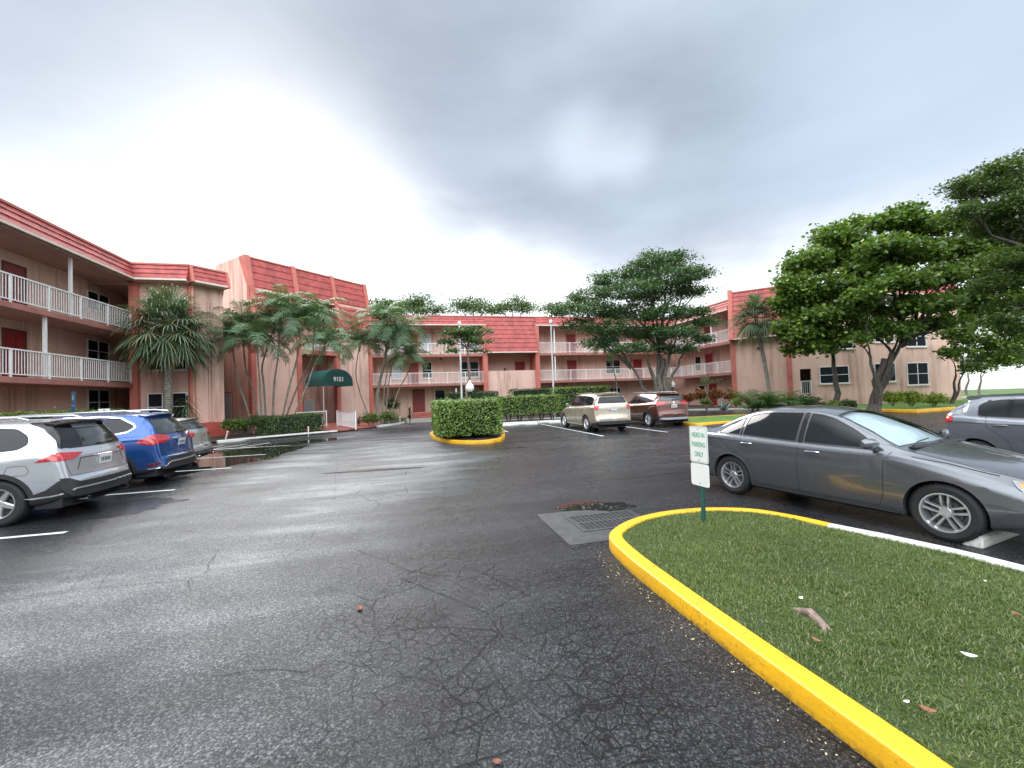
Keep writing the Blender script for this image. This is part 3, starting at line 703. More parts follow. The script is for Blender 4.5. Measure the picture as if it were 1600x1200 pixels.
def mansard(fr, s0, s1, zb, zt, d_b, d_t, root, step=.30, cap=True, caps=(True, True), name='mansard_roof'):
    """sloping tiled face from (d_b, zb) up to (d_t, zt), laid in courses whose lower edges stand proud"""
    m = MB(); n = max(1, round((zt-zb)/step)); V = []; F = []
    for i in range(n):
        u0, u1 = i/n, (i+1)/n
        za, zc = zb+(zt-zb)*u0, zb+(zt-zb)*u1; da, dc = d_b+(d_t-d_b)*u0, d_b+(d_t-d_b)*u1
        k = max(1, int((s1-s0)/.28)); o = len(V)
        # one course: slightly irregular lower edge
        for j in range(k+1):
            x = s0+(s1-s0)*j/k; wob = random.uniform(-.008, .008)
            V += [fr.p(x, da-.055, za+.012+wob), fr.p(x, dc-.012, zc+.012), fr.p(x, da+.02, za+wob)]
        for j in range(k):
            b = o+3*j; F += [(b, b+3, b+4, b+1), (b+2, b+5, b+3, b)]
    m.v += V; m.f += F
    # body behind the courses
    b_ = d_t+.9
    m.add([fr.p(s0, d_b, zb), fr.p(s0, d_t, zt), fr.p(s0, b_, zt), fr.p(s0, b_, zb), fr.p(s1, d_b, zb), fr.p(s1, d_t, zt), fr.p(s1, b_, zt), fr.p(s1, b_, zb)],
          [(0,1,2,3), (7,6,5,4), (0,4,5,1), (1,5,6,2), (2,6,7,3), (3,7,4,0)])
    o = m.build(name, M['roof'], root, local=False)
    c = MB(); bbox(c, fr, s0-.02, s1+.02, d_t-.09, d_t+.25, zt-.03, zt+.06); c.build('coping', M['trim'], o, local=False)
    c = MB(); bbox(c, fr, s0, s1, d_b-.07, d_b+.03, zb-.10, zb-.003); c.build('fascia', M['cream'], o, local=False)
    return o
def fin(fr, s, w, pts, root):
    """sloping side fin of a mansard, profile pts in (d, z)"""
    m = MB(); n = len(pts)
    m.add([fr.p(s-w/2, d, z) for d, z in pts]+[fr.p(s+w/2, d, z) for d, z in pts], [tuple(range(n)), tuple(reversed(range(n, 2*n)))]+[(i, (i+1) % n, (i+1) % n+n, i+n) for i in range(n)])
    m.build('roof_fin', M['trim'], root, local=False)
def pilaster(fr, s, w, z0, z1, root, d0=-.12, d1=.3):
    m = MB(); bbox(m, fr, s-w/2, s+w/2, d0, d1, z0, z1); m.build('pilaster', M['trim'], root, local=False)
def wing(fr, s0, s1, depth, root, posts=(), end0=True):
    """three storeys of open galleries"""
    for z in (Z2, Z3):
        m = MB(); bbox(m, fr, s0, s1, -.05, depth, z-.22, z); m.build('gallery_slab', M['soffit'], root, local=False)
        f = MB(); bbox(f, fr, s0, s1, -.085, -.053, z-.22, z-.02); f.build('slab_edge', M['slabred'], root, local=False)
        railing(fr, s0+.02, s1-.02, -.02, z+.02, root)
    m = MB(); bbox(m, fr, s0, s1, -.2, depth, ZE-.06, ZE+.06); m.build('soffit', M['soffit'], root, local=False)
    for s, z in posts:
        p = MB(); bbox(p, fr, s-.05, s+.05, .05, .15, z, z+2.6); p.build('post', M['white'], root, local=False)
def lampshade(fr, s, d, z, root):
    m = MB(); m.lathe([(0, 0), (.09, 0), (.11, .05), (.07, .14), (0, .16)], 12, fr.T @ Matrix.Translation((s, d, z))); m.build('wall_lamp', M['dark'], root, local=False, smooth=True)
def building():
    root = empty('apartment_building', W(6, 40), AL)
    tag(root, 'three storey pink apartment block with red mansard roofs wrapping around the parking court', 'building')
    B = lambda fr, nm, mt, *box: (lambda m: (bbox(m, fr, *box), m.build(nm, M[mt], root, local=False)))(MB())
    # ---- left wing: x along +b, starts behind the camera
    L = Frame(-14.0, 0, 90); s0, s1 = 2, 26.0; dp = 1.75
    wing(L, s0, s1-.0, dp, root, posts=[(L.at_px(70, 530, .1)[0], Z2), (L.at_px(110, 440, .1)[0], Z3), (12.5, Z2), (15.2, Z3)])
    B(L, 'wall', 'wall', s0, s1+5, dp, dp+.25, 0, ZE-.06)
    B(L, 'wall', 'wall', s1+4, s1+4.2, -1.0, dp, 0, ZE-.06)
    for z in (Z2, Z3, ZE): B(L, 'gallery_slab', 'soffit', s1+.01, s1+4, -1.0+1.02, dp, z-.22, z)
    B(L, 'wall', 'wall', s1+.55, s1+4, -.1, .05, 0, ZE-.06)
    mansard(L, s0, s1+.0, ZE+.1, ZT, -.30, -.02, root)
    for z, zz in ((Z2, Z2), (Z3, Z3)):
        door(L, L.at_px(22, 440 if z == Z3 else 540, dp)[0], z, .95, 2.05, dp, root, 'reddoor' if z == Z2 else 'door', 'soffitdark')
        (lambda a_, b_: window(L, (a_[0]+b_[0])/2, b_[1], b_[0]-a_[0], a_[1]-b_[1], dp, root, 2, 2, sill=False))(L.at_px(135, 452 if z == Z3 else 529, dp), L.at_px(170, 492 if z == Z3 else 568, dp))
        window(L, 13.6, z+.75, 1.9, 1.35, dp, root, 2, 2, sill=False); door(L, 10.4, z, .95, 2.05, dp, root, 'reddoor')
    B(L, 'meter_cupboard', 'door', 17.0, 18.35, dp-.12, dp-.002, .9, 2.25)
    (lambda a_, b_: window(L, (a_[0]+b_[0])/2, b_[1], b_[0]-a_[0], a_[1]-b_[1], dp, root, 2, 2, sill=False))(L.at_px(136, 608, dp), L.at_px(171, 648, dp))
    # ---- angled bay with the sabal palm before it
    A = Frame(-14.0, 26.0, 0)
    B(A, 'wall', 'wall', .12, 2.75, .25, .5, 0, ZE-.06)
    pilaster(A, .1, .36, 0, ZE-.06, root, .0, .5); mansard(A, -.15, 2.7, ZE+.1, ZT, -.30, -.02, root)
    fin(A, 0, .16, [(-.40, ZE), (-.12, ZT+.05), (.4, ZT+.05), (.4, ZE)], root); B(A, 'soffit', 'soffit', -.1, 2.7, -.25, .5, ZE-.06, ZE+.06)
    for s in (.95, 2.05):
        for z in (1.05, 3.75, 6.5): window(A, s, z, .72, 1.15 if z > 3 else 1.5, .25, root, 1, 2)
    C = Frame(-11.3, 26.06, 45)
    pilaster(C, .12, .30, 0, ZE-.06, root, .15, .6)
    B(C, 'wall', 'wall', .3, 1.62, .3, .6, 0, ZE-.06); mansard(C, 0, 1.72, ZE+.1, ZT, -.30, -.02, root)
    fin(C, 0.0, .14, [(-.42, ZE), (-.12, ZT+.05), (.4, ZT+.05), (.4, ZE)], root); fin(C, 1.76, .14, [(-.42, ZE), (-.12, ZT+.05), (.8, ZT+.05), (.8, ZE)], root)
    B(C, 'soffit', 'soffit', 0, 1.7, -.28, .6, ZE-.06, ZE+.06); B(C, 'wall', 'redwall', .1, 1.75, -.22, .28, 0, .85)
    for x in (.95, 1.1):
        m = MB(); m.tube([C.p(x, .24, .9), C.p(x, .24, 7.6)], .04, 8); m.build('downpipe', M['wall'], root, local=False, smooth=True)
    # return wall from the bay to the tower
    m = MB(); P = [W(-10.25, 27.35), W(-13.55, 35.85), W(-13.8, 35.85), W(-10.5, 27.35)]; m.prism([tuple(p[:2]) for p in P], 0, ZE); m.build('wall', M['wall'], root, local=False)
    # ---- entrance tower
    Tn = Frame(-10.4, 32.5, 45); TW = 10.04; ZR = 12.25
    w = TW/3
    top_d, bot_d, zb1, zb2 = .62, -.50, 7.35, 9.80
    slope = (top_d-bot_d)/(ZR-zb1)
    B(Tn, 'wall', 'wall', .0, w, .0, .25, 0, 9.9); B(Tn, 'wall', 'wall', 2*w, TW, .0, .25, 0, 9.9)
    B(Tn, 'wall', 'wall', w-.25, w, .25, 3.2, 0, 10); B(Tn, 'wall', 'wall', 2*w, 2*w+.25, .25, 3.2, 0, 10)
    B(Tn, 'wall', 'wall', w, 2*w, 2.6, 2.8, 0, 10)
    B(Tn, 'gallery_slab', 'soffit', w, 2*w, -.02, 2.6, Z3-.25, Z3); B(Tn, 'slab_edge', 'trim', w, 2*w, -.06, -.022, Z3-.3, Z3+.02)
    railing(Tn, w+.05, 2*w-.05, .04, Z3+.02, root)
    door(Tn, 1.5*w-.6, Z3, .95, 2.05, 2.6, root, 'reddoor')
    window(Tn, 1.5*w+.75, .9, .8, 1.1, 2.6, root, 1, 1, M['blind'], sill=False)
    for x in (0, w, 2*w, TW): pilaster(Tn, x, .34, 0, 10.0 if x in (0, TW) else 9.8, root, -.14, .3)
    for i in range(3):
        zb = zb2 if i == 1 else zb1; db = bot_d+slope*(zb-zb1)
        mansard(Tn, i*w+.15, (i+1)*w-.15, zb, ZR-.12, db, top_d-.03, root, step=.52)
    prof = [(bot_d-.14, zb1-.12), (top_d-.16, ZR), (top_d+.7, ZR), (.1, 9.6), (.1, zb1-.12)]
    for x in (0, w, 2*w, TW): fin(Tn, x, .34, prof, root)
    # side walls
    Sd = Frame(-10.4, 32.5, -45)
    m = MB()
    sp = [(-4.6, 0), (0.0, 0), (0.0, 9.4), (-.62, ZR), (-4.6, ZR)]
    n = 5; m.add([Sd.p(x, -.16, z) for x, z in sp]+[Sd.p(x, .1, z) for x, z in sp], [tuple(range(n)), tuple(reversed(range(n, 2*n)))]+[(i, (i+1) % n, (i+1) % n+n, i+n) for i in range(n)])
    m.build('wall', M['wall'], root, local=False)
    B(Sd, 'wall', 'wall', -4.6, -4.35, .1, 10.2, 0, ZR); B(Tn, 'roof_deck', 'soffit', .05, TW-.1, .75, 4.4, 10.2, 10.4)
    door(Sd, -3.05, 0, 1.2, 2.65, -.16, root, 'whitedoor', 'trim')
    B(Sd, 'gate_panel', 'redwall', -4.55, -3.85, -1.1, -1.0, 0, 1.9); B(Sd, 'gate_panel', 'redwall', -2.2, -1.95, -1.1, -1.0, 0, 1.9)
    # notice board by the entrance
    B(Tn, 'notice_board', 'reddoor', w+.95, w+1.75, 2.5, 2.59, 1.2, 2.3)
    # ---- entrance canopy: barrel of green canvas on thin poles, its number on the end face
    K = Frame(-10.4, 32.5, 45)
    cx = 1.5*w+.05; cw = 1.3; Lc = 2.2; zc = 3.08; rise = 1.15
    m = MB(); n = 14; V = []; F = []
    for j in (0, 1):
        for i in range(n+1):
            th = pi*i/n; V.append(K.p(cx-cw*cos(th), -.1-Lc*j, zc+rise*sin(th)**.8))
    for i in range(n): F.append((i, i+1, n+2+i, n+1+i))
    F.append(tuple(n+1+i for i in range(n+1)))
    V += [K.p(cx-cw, -.1, zc-.14), K.p(cx-cw, -.1-Lc, zc-.14), K.p(cx+cw, -.1-Lc, zc-.14), K.p(cx+cw, -.1, zc-.14)]; q = 2*(n+1)
    F += [(0, n+1, q+1, q), (n+1, 2*n+1, q+2, q+1), (2*n+1, n, q+3, q+2)]
    m.v = V; m.f = F; aw = m.build('entrance_canopy', M['canvas'], root, local=False); tag(aw, 'green barrel canopy with white house number')
    sl = aw.modifiers.new('s', 'SOLIDIFY'); sl.thickness = .02; sl.offset = -1
    for s, d in ((cx-cw+.06, -Lc), (cx+cw-.06, -Lc)):
        p = MB(); p.tube([K.p(s, d, .1), K.p(s, d, zc-.05)], .028, 8); p.build('pole', M['polegrey'], aw, local=False, smooth=True)
    text_part('house_number', '9151', .46, K.T @ Matrix.Translation((cx, -.1-Lc-.025, zc+.22)) @ Matrix.Rotation(R(90), 4, 'X'), M['signwhite'], aw, ext=.008, bold=.016, align='CENTER')
    # ---- centre wing
    Cn = Frame(0, 39.6, 0); dp = 1.7
    wing(Cn, -3.3, 6.95, dp, root, posts=[(4.3, 0), ]); wing(Cn, 12.45, 27.2, dp, root, posts=[(14.2, Z3), (14.2, Z2), (20.2, Z3)])
    B(Cn, 'wall', 'wall', -3.3, 28.9, dp, dp+.25, 0, ZE-.06)
    for x in (7.12, 12.27): pilaster(Cn, x, .42, 0, ZE+.3, root, -.35, dp)
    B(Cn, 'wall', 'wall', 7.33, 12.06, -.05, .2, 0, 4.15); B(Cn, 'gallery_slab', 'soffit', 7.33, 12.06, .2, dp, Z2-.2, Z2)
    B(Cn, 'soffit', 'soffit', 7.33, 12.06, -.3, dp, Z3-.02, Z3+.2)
    mansard(Cn, -3.3, 7.2, ZE+.1, ZT, -.32, -.02, root); mansard(Cn, 12.2, 27.5, ZE+.1, ZT, -.32, -.02, root)
    mansard(Cn, 7.2, 12.2, Z3+.12, ZT, -.62, -.02, root, step=.42)
    door(Cn, 11.0, Z2, .95, 2.0, dp, root, 'reddoor', 'trim'); lampshade(Cn, 9.4, dp-.15, Z2+1.25, root)
    for z in (Z2, Z3):
        window(Cn, 1.75, z+.6, .95, 1.55, dp, root, 1, 2, M['blind'] if z == Z3 else None); window(Cn, 5.9, z+.6, 1.75, 1.55, dp, root, 2, 2)
        window(Cn, -1.0, z+.6, .9, 1.5, dp, root, 1, 2, M['blind']); door(Cn, .45, z, .9, 2.05, dp, root, 'door', 'trim')
        door(Cn, 16.6, z, .95, 2.05, dp, root, 'reddoor', 'trim'); window(Cn, 21.3, z+.6, 1.7, 1.5, dp, root, 2, 2); door(Cn, 24.2, z, .95, 2.05, dp, root, 'reddoor', 'trim')
    lampshade(Cn, 1.2, .4, ZE-.35, root); lampshade(Cn, 3.0, .4, Z3-.45, root)
    door(Cn, .9, .48, 1.0, 2.1, dp-.0, root, 'door', 'door'); window(Cn, 2.9, 1.25, 1.0, 1.3, dp, root, 1, 1); window(Cn, 5.9, .75, 1.75, 1.65, dp, root, 2, 2)
    window(Cn, 16.9, 1.1, 1.0, 1.1, dp, root, 1, 1, M['blind'], sill=False); window(Cn, 21.3, .9, 1.5, 1.3, dp, root, 2, 2)
    # ---- right wing
    Rg = Frame(27.2, 39.6, -90); dp = 1.7
    wing(Rg, 0, 8.75, dp, root, posts=[(1.2, Z3), (6.2, Z3-.0)])
    B(Rg, 'wall', 'wall', -1.7, 9.0, dp, dp+.25, 0, ZE-.06); mansard(Rg, 0, 8.8, ZE+.1, ZT, -.32, -.02, root)
    for z in (Z2, Z3): door(Rg, 3.75, z, .95, 2.05, dp, root, 'reddoor', 'trim'); window(Rg, 2.15, z+.5, .95, 1.5, dp, root, 1, 2)
    door(Rg, 4.1, .1, .95, 2.05, dp, root, 'reddoor', 'trim'); window(Rg, 2.5, .5, .95, 1.6, dp, root, 1, 2)
    # ---- angled block on the right
    Bk = Frame(27.2, 30.8, -45); bw = 4.05
    B(Bk, 'wall', 'wall', 0, bw, 0, .25, 0, ZE); pilaster(Bk, .04, .36, 0, 6.2, root, -.12, .4); pilaster(Bk, bw, .34, 0, 8, root, -.12, .4)
    mansard(Bk, .15, bw-.15, Z3+.1, 9.95, -.75, .20, root, step=.42)
    prof = [(-.92, Z3), (.10, 10.2), (1.0, 10.2), (1.0, 8.6), (.1, 8.2), (.1, Z3)]
    fin(Bk, 0, .34, prof, root); fin(Bk, bw, .34, prof[:1]+[(.10, 10.5), (1.4, 10.5)]+prof[3:], root)
    B(Bk, 'soffit', 'soffit', .1, bw-.1, -.7, .0, Z3-.02, Z3+.1); lampshade(Bk, 1.95, -.12, 4.9, root)
    # ---- end walls: A then B (facing the drive on the right)
    pA = W(30.1, 27.9); pC = Vector((27.0, 32.4, 0)); pE = Vector((36.2, 34.1, 0))
    def fr2(p, q):
        d = q-p; f = Frame.__new__(Frame); f.T = Matrix.Translation(p) @ Matrix.Rotation(math.atan2(d.y, d.x), 4, 'Z'); return f, d.length
    fa, la = fr2(pA, pC); fb, lb = fr2(pC, pE)
    def onwall(f, px, py):
        o = Vector((0, 0, EYE)); r = ray(px, py); inv = f.T.inverted(); o2 = inv @ o; r2 = inv.to_3x3() @ r; t = -o2.y/r2.y; q = o2+r2*t; return q.x, q.z
    B(fb, 'wall', 'wall', 0, lb, 0, .3, 0, ZE+.1)
    # wall A with its open loggia
    sA0, zA0 = onwall(fa, 1251, 602); sA1, zA1 = onwall(fa, 1266, 563)
    sA1 = max(sA1, sA0+.75)
    B(fa, 'wall', 'wall', 0, sA0, 0, .3, 0, ZE+.1); B(fa, 'wall', 'wall', sA1, la+.02, 0, .3, 0, ZE+.1); B(fa, 'wall', 'wall', sA0, sA1, 0, .3, 0, 1.0)
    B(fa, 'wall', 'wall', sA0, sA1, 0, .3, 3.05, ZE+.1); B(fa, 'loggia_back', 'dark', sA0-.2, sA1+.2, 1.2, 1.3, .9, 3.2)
    railing(fa, sA0+.02, sA1-.02, .03, 1.0, root, h=1.1)
    for f, n_ in ((fa, la), (fb, lb)): mansard(f, 0, n_, ZE+.2, ZT+.25, -.30, .02, root)
    def win_px(f, x0, x1, yt, yb, c=2, r=2):
        a0, z0 = onwall(f, x0, yb); a1, z1 = onwall(f, x1, yt); window(f, (a0+a1)/2, z0, a1-a0, z1-z0, 0, root, c, r)
    win_px(fa, 1281, 1326, 571, 600); win_px(fa, 1293, 1335, 463, 496)
    win_px(fa, 1290, 1332, 517, 547)
    for a0, a1, y0, y1 in ((1367, 1398, 567, 597), (1418, 1449, 566, 602), (1366, 1395, 508, 535), (1417, 1445, 509, 542), (1370, 1396, 450, 478), (1420, 1446, 448, 476)): win_px(fb, a0, a1, y0, y1)
    # closing walls and flat roofs that make the blocks solid
    m = MB(); e = Vector((pE.x+1.5, pE.y+9, 0)); q = [pE, e, e+Vector((-.3, 0, 0)), pE+Vector((-.3, .3, 0))]; m.prism([tuple(p[:2]) for p in q], 0, ZE+.1); m.build('wall', M['wall'], root, local=False)
    m = MB(); m.sheet([W(-22, 2), W(-14.0, 2), W(-14.0, 26), W(-11.3, 26.1), W(-10.1, 27.3), W(-13.5, 35.7), W(-22, 44)], ZE+.3); m.sheet([W(-6, 39.7), W(27.2, 39.7), W(27.2, 47), W(-6, 47)], ZE+.25)
    m.sheet([W(27.25, 39.7), W(27.25, 30.9), W(30.2, 28.0), pC, pE, e, W(38, 44)], ZE+.27)
    m.build('roof_deck', M['soffit'], root, local=False)
def text_part(name, txt, size, T, mat, parent, ext=.004, bold=0.0, align='CENTER', sx=1.0):
    cu = bpy.data.curves.new(name, 'FONT'); cu.body = txt; cu.size = size; cu.extrude = ext; cu.offset = bold; cu.align_x = align
    o = bpy.data.objects.new(name, cu); COL.objects.link(o)
    dg = bpy.context.evaluated_depsgraph_get(); me = bpy.data.meshes.new_from_object(o.evaluated_get(dg)); bpy.data.objects.remove(o)
    me.transform(T @ Matrix.Diagonal((sx, 1, 1, 1)))
    return link(name, me, mat, parent, local=False)
# ---------------------------------------------------------------- cars
def pchip(tab):
    X = [p[0] for p in tab]; Y = [p[1] for p in tab]
    if X[0] > X[-1]: X = X[::-1]; Y = Y[::-1]
    n = len(X); h = [X[i+1]-X[i] for i in range(n-1)]; d = [(Y[i+1]-Y[i])/h[i] for i in range(n-1)]
    m = [d[0]]+[0 if d[i-1]*d[i] <= 0 else 2*d[i-1]*d[i]/(d[i-1]+d[i]) for i in range(1, n-1)]+[d[-1]]
    def f(x):
        if x <= X[0]: return Y[0]
        if x >= X[-1]: return Y[-1]
        i = 0
        while x > X[i+1]: i += 1
        t = (x-X[i])/h[i]
        return (2*t**3-3*t*t+1)*Y[i]+(t**3-2*t*t+t)*h[i]*m[i]+(-2*t**3+3*t*t)*Y[i+1]+(t**3-t*t)*h[i]*m[i+1]
    return f
def pip(x, y, P):
    c = False; n = len(P)
    for i in range(n):
        x0, y0 = P[i]; x1, y1 = P[(i+1) % n]
        if (y0 > y) != (y1 > y) and x < (x1-x0)*(y-y0)/(y1-y0)+x0: c = not c
    return c
def rounded(P, r=.04, k=4):
    out = []; n = len(P)
    for i in range(n):
        a, b, c = Vector(P[i-1]), Vector(P[i]), Vector(P[(i+1) % n])
        u = (a-b); v = (c-b); q = min(r, u.length*.45, v.length*.45); u = u.normalized()*q; v = v.normalized()*q
        for j in range(k+1):
            t = j/k; out.append(tuple((b+u)*(1-t)**2+b*2*t*(1-t)+(b+v)*t*t))
    return out
class CarShell:
    def __init__(s, sp):
        s.sp = sp
        top, belt, wid, wt, bot = [pchip(sp[k]) for k in ('top', 'belt', 'wid', 'wtop', 'bot')]
        x0, x1 = sp['top'][0][0], sp['top'][-1][0]   # nose x > tail x
        if x0 < x1: x0, x1 = x1, x0
        xs = set(round(x1+(x0-x1)*i/64, 4) for i in range(65))
        for k in ('top', 'wid', 'wtop'):
            for p in sp[k]: xs.add(round(min(x0, max(x1, p[0])), 4))
        for e, sg in ((x0, -1), (x1, 1)):
            for i in range(1, 9): xs.add(round(e+sg*.018*i, 4))
        xs = sorted(xs); X = [xs[0]]
        for x in xs[1:]:
            if x-X[-1] > .006: X.append(x)
        bm = bmesh.new(); rings = []
        flare = sp.get('flare', .012); r = sp['wr']; ax = sp['axles']
        for x in X:
            t_ = top(x); b_ = min(bot(x), t_-.12); w = wid(x); zb = min(belt(x), t_-.025); wu = min(wt(x), w-.015)
            crown = min(.055, .3*(t_-zb)+.012); ze = t_-crown
            ze = max(ze, zb+.004)
            zm = b_+(zb-b_)*.52
            fl = sum(flare*math.exp(-((x-a)/.42)**2) for a in ax)
            P = [(0, b_), (.5*w, b_), (.86*w, b_+.005), (.945*w, b_+.035), (.978*w+fl, b_+.13), (w+fl, zm), (.993*w+fl*.6, zb-.14), (.985*w, zb-.055), (.955*w, zb-.008)]
            g0 = (.925*w, zb+.012)
            if ze-zb > .1:
                P.append(g0); bow = .028
                for q in (.25, .5, .75): P.append((g0[0]+(wu-g0[0])*q+bow*4*q*(1-q)*.6, g0[1]+(ze-.02-g0[1])*q))
                P += [(wu, ze-.03), (wu-.022, ze-.004), (wu-.07, ze+crown*.22)]
            else:
                P.append(g0 if ze > zb+.02 else (.93*w, zb+.002))
                e = (min(wu, .90*w), ze)
                for q in (.3, .55, .8): P.append((g0[0]+(e[0]-g0[0])*q, g0[1]+(e[1]-g0[1])*q))
                P += [e, (e[0]-.03, ze+crown*.12), (e[0]-.08, ze+crown*.3)]
            e = P[-1]
            for q in (.3, .55, .78, 1): P.append((e[0]*(1-q), e[1]+(t_-e[1])*(1-(1-q)**2)))
            # resample with a smooth spline through the section
            D = [Vector((y, z)) for y, z in P]; out = []
            for i in range(len(D)-1):
                p0, p1, p2, p3 = D[max(i-1, 0)], D[i], D[i+1], D[min(i+2, len(D)-1)]
                k = 2
                for j in range(k):
                    u = j/k; q = .5*((2*p1)+(p2-p0)*u+(2*p0-5*p1+4*p2-p3)*u*u+(3*p1-p0-3*p2+p3)*u**3)
                    lin = p1.lerp(p2, u); out.append(lin.lerp(q, .8))
            out.append(D[-1])
            ring = [(x, -q.x, q.y) for q in out]+[(x, q.x, q.y) for q in reversed(out[1:-1])]
            rings.append([bm.verts.new(v) for v in ring])
        n = len(rings[0])
        for i in range(len(rings)-1):
            for k in range(n):
                bm.faces.new((rings[i][k], rings[i][(k+1) % n], rings[i+1][(k+1) % n], rings[i+1][k]))
        half = n//2
        for rg in (rings[0], rings[-1]):
            # cap as strips joining the two sides, so the end is a smooth curved panel
            for k in range(half):
                a, b, c, d = rg[k], rg[k+1], rg[(n-k-1) % n], rg[(n-k) % n]
                vs = []
                for v in (a, b, c, d):
                    if v not in vs: vs.append(v)
                if len(vs) >= 3:
                    try: bm.faces.new(vs)
                    except ValueError: pass
        # subdivide caps across the width, then bow the ends in plan
        long = [e for e in bm.edges if abs(e.verts[0].co.x-e.verts[1].co.x) < 1e-5 and abs(e.verts[0].co.y+e.verts[1].co.y) < 1e-4 and e.calc_length() > .2 and e.is_manifold]
        capx = (X[0], X[-1])
        long = [e for e in long if min(abs(e.verts[0].co.x-c) for c in capx) < 1e-4]
        bmesh.ops.subdivide_edges(bm, edges=long, cuts=9, use_grid_fill=True)
        bow = sp.get('bow', (.16, .13))
        for v in bm.verts:
            x, y, z = v.co
            if x > 0: v.co.x = x-bow[0]*(abs(y)/.9)**2.2*min(1, max(0, (x-.9)/1.0))
            else: v.co.x = x+bow[1]*(abs(y)/.9)**2.2*min(1, max(0, (-x-.9)/1.0))
        bmesh.ops.recalc_face_normals(bm, faces=bm.faces)
        s.bm = bm; s.tagl = bm.faces.layers.int.new('tag'); s.names = ['body']
        s.bvh0 = None
    def cut(s, poly, axis, name, sign=0, test=None, only=('body',)):
        """split the faces seen along an axis by a polygon and give what lies inside its own tag"""
        bm = s.bm; ia = {'y': (0, 2), 'x': (1, 2), 'z': (0, 1)}[axis]; im = 'xyz'.index(axis)
        x0 = min(p[0] for p in poly); x1 = max(p[0] for p in poly); y0 = min(p[1] for p in poly); y1 = max(p[1] for p in poly)
        oks = [s.names.index(o) for o in only if o in s.names]
        wrap = name.split('#')[0] in ('taillight', 'bumper', 'headlight', 'foglamp', 'reflector'); io = 1 if axis == 'x' else 0
        def good(f):
            if f[s.tagl] not in oks: return False
            nn = f.normal[im]
            if not wrap and abs(nn) < .12: return False
            if wrap and sign and f.calc_center_median()[im]*sign < 0: return False
            if not wrap and sign and nn*sign < 0: return False
            if test and not test(f.calc_center_median()): return False
            us = [v.co[ia[0]] for v in f.verts]; vs = [v.co[ia[1]] for v in f.verts]
            return max(us) > x0-.002 and min(us) < x1+.002 and max(vs) > y0-.002 and min(vs) < y1+.002
        faces = [f for f in bm.faces if good(f)]
        n = len(poly)
        for i in range(n):
            p, q = poly[i], poly[(i+1) % n]; dx, dy = q[0]-p[0], q[1]-p[1]
            if math.hypot(dx, dy) < 1e-5: continue
            co = [0, 0, 0]; no = [0, 0, 0]; co[ia[0]], co[ia[1]] = p; no[ia[0]], no[ia[1]] = dy, -dx
            # only faces near this edge
            ex0, ex1 = min(p[0], q[0])-.01, max(p[0], q[0])+.01; ey0, ey1 = min(p[1], q[1])-.01, max(p[1], q[1])+.01
            sub = []
            for f in faces:
                us = [v.co[ia[0]] for v in f.verts]; vs = [v.co[ia[1]] for v in f.verts]
                if max(us) > ex0 and min(us) < ex1 and max(vs) > ey0 and min(vs) < ey1: sub.append(f)
            if not sub: continue
            subs = set(sub); geom = sub+list({e for f in sub for e in f.edges})+list({v for f in sub for v in f.verts})
            r = bmesh.ops.bisect_plane(bm, geom=geom, plane_co=co, plane_no=no, dist=1e-5)
            faces = [f for f in faces if f.is_valid and f not in subs]+[g for g in r['geom'] if isinstance(g, bmesh.types.BMFace)]
        if name not in s.names: s.names.append(name)
        t = s.names.index(name)
        for f in faces:
            c = f.calc_center_median()
            if wrap:
                f.normal_update()
                if axis != 'z' and (abs(f.normal[im]) < .8*abs(f.normal[io]) or f.normal[im]*sign < 0): continue
            if pip(c[ia[0]], c[ia[1]], poly): f[s.tagl] = t
    def both(s, poly, name, **kw):
        for sg in (-1, 1): s.cut(poly, 'y', name+('' if sg < 0 or name == 'bumper' else '#'), sign=sg, **kw)
    def tree(s): s.bvh0 = BVHTree.FromBMesh(s.bm)
    def strip(s, pts, axis, sign, w, mb, off=.002, closed=False):
        """a ribbon laid on the body along a polyline seen along an axis"""
        ia = {'y': (0, 2), 'x': (1, 2), 'z': (0, 1)}[axis]; im = 'xyz'.index(axis)
        P = [Vector(p) for p in pts]; out = []
        if closed: P.append(P[0])
        for i in range(len(P)-1):
            k = max(1, int((P[i+1]-P[i]).length/.03))
            for j in range(k): out.append(P[i].lerp(P[i+1], j/k))
        out.append(P[-1]); V = []; F = []; prev = False
        d = Vector((0, 0, 0)); d[im] = -sign
        for i, p in enumerate(out):
            t = out[min(i+1, len(out)-1)]-out[max(i-1, 0)]
            if t.length < 1e-6: continue
            t.normalize(); nrm = Vector((-t.y, t.x))*w/2; hs = []
            for q in (p+nrm, p-nrm):
                o = Vector((0, 0, 0)); o[ia[0]] = q.x; o[ia[1]] = q.y; o[im] = sign*4
                h = s.bvh0.ray_cast(o, d)
                hs.append(h[0]+h[1]*off if h[0] else None)
            if None in hs: prev = False; continue
            V += hs
            if prev: a = len(V)-4; F.append((a, a+1, a+3, a+2))
            prev = True
        mb.add(V, F)
    def finish(s, root, mats, depth=.0):
        bm = s.bm
        # wheel openings are open; give every boundary there a lip
        parts = {}
        for f in bm.faces: parts.setdefault(f[s.tagl], []).append(f)
        objs = {}; pieces = []
        for t, fs in parts.items():
            nm = s.names[t]
            if nm.startswith('hole'): continue
            if nm == 'body': pieces.append((nm, fs)); continue
            left = set(fs); got = []
            while left:
                f0 = left.pop(); comp = [f0]; st_ = [f0]
                while st_:
                    for v in st_.pop().verts:
                        for g in v.link_faces:
                            if g in left: left.discard(g); comp.append(g); st_.append(g)
                if sum(g.calc_area() for g in comp) > .0006: got.append(comp)
            for k_, comp in enumerate(sorted(got, key=len, reverse=True)): pieces.append((nm if k_ == 0 else nm+'~%d' % k_, comp))
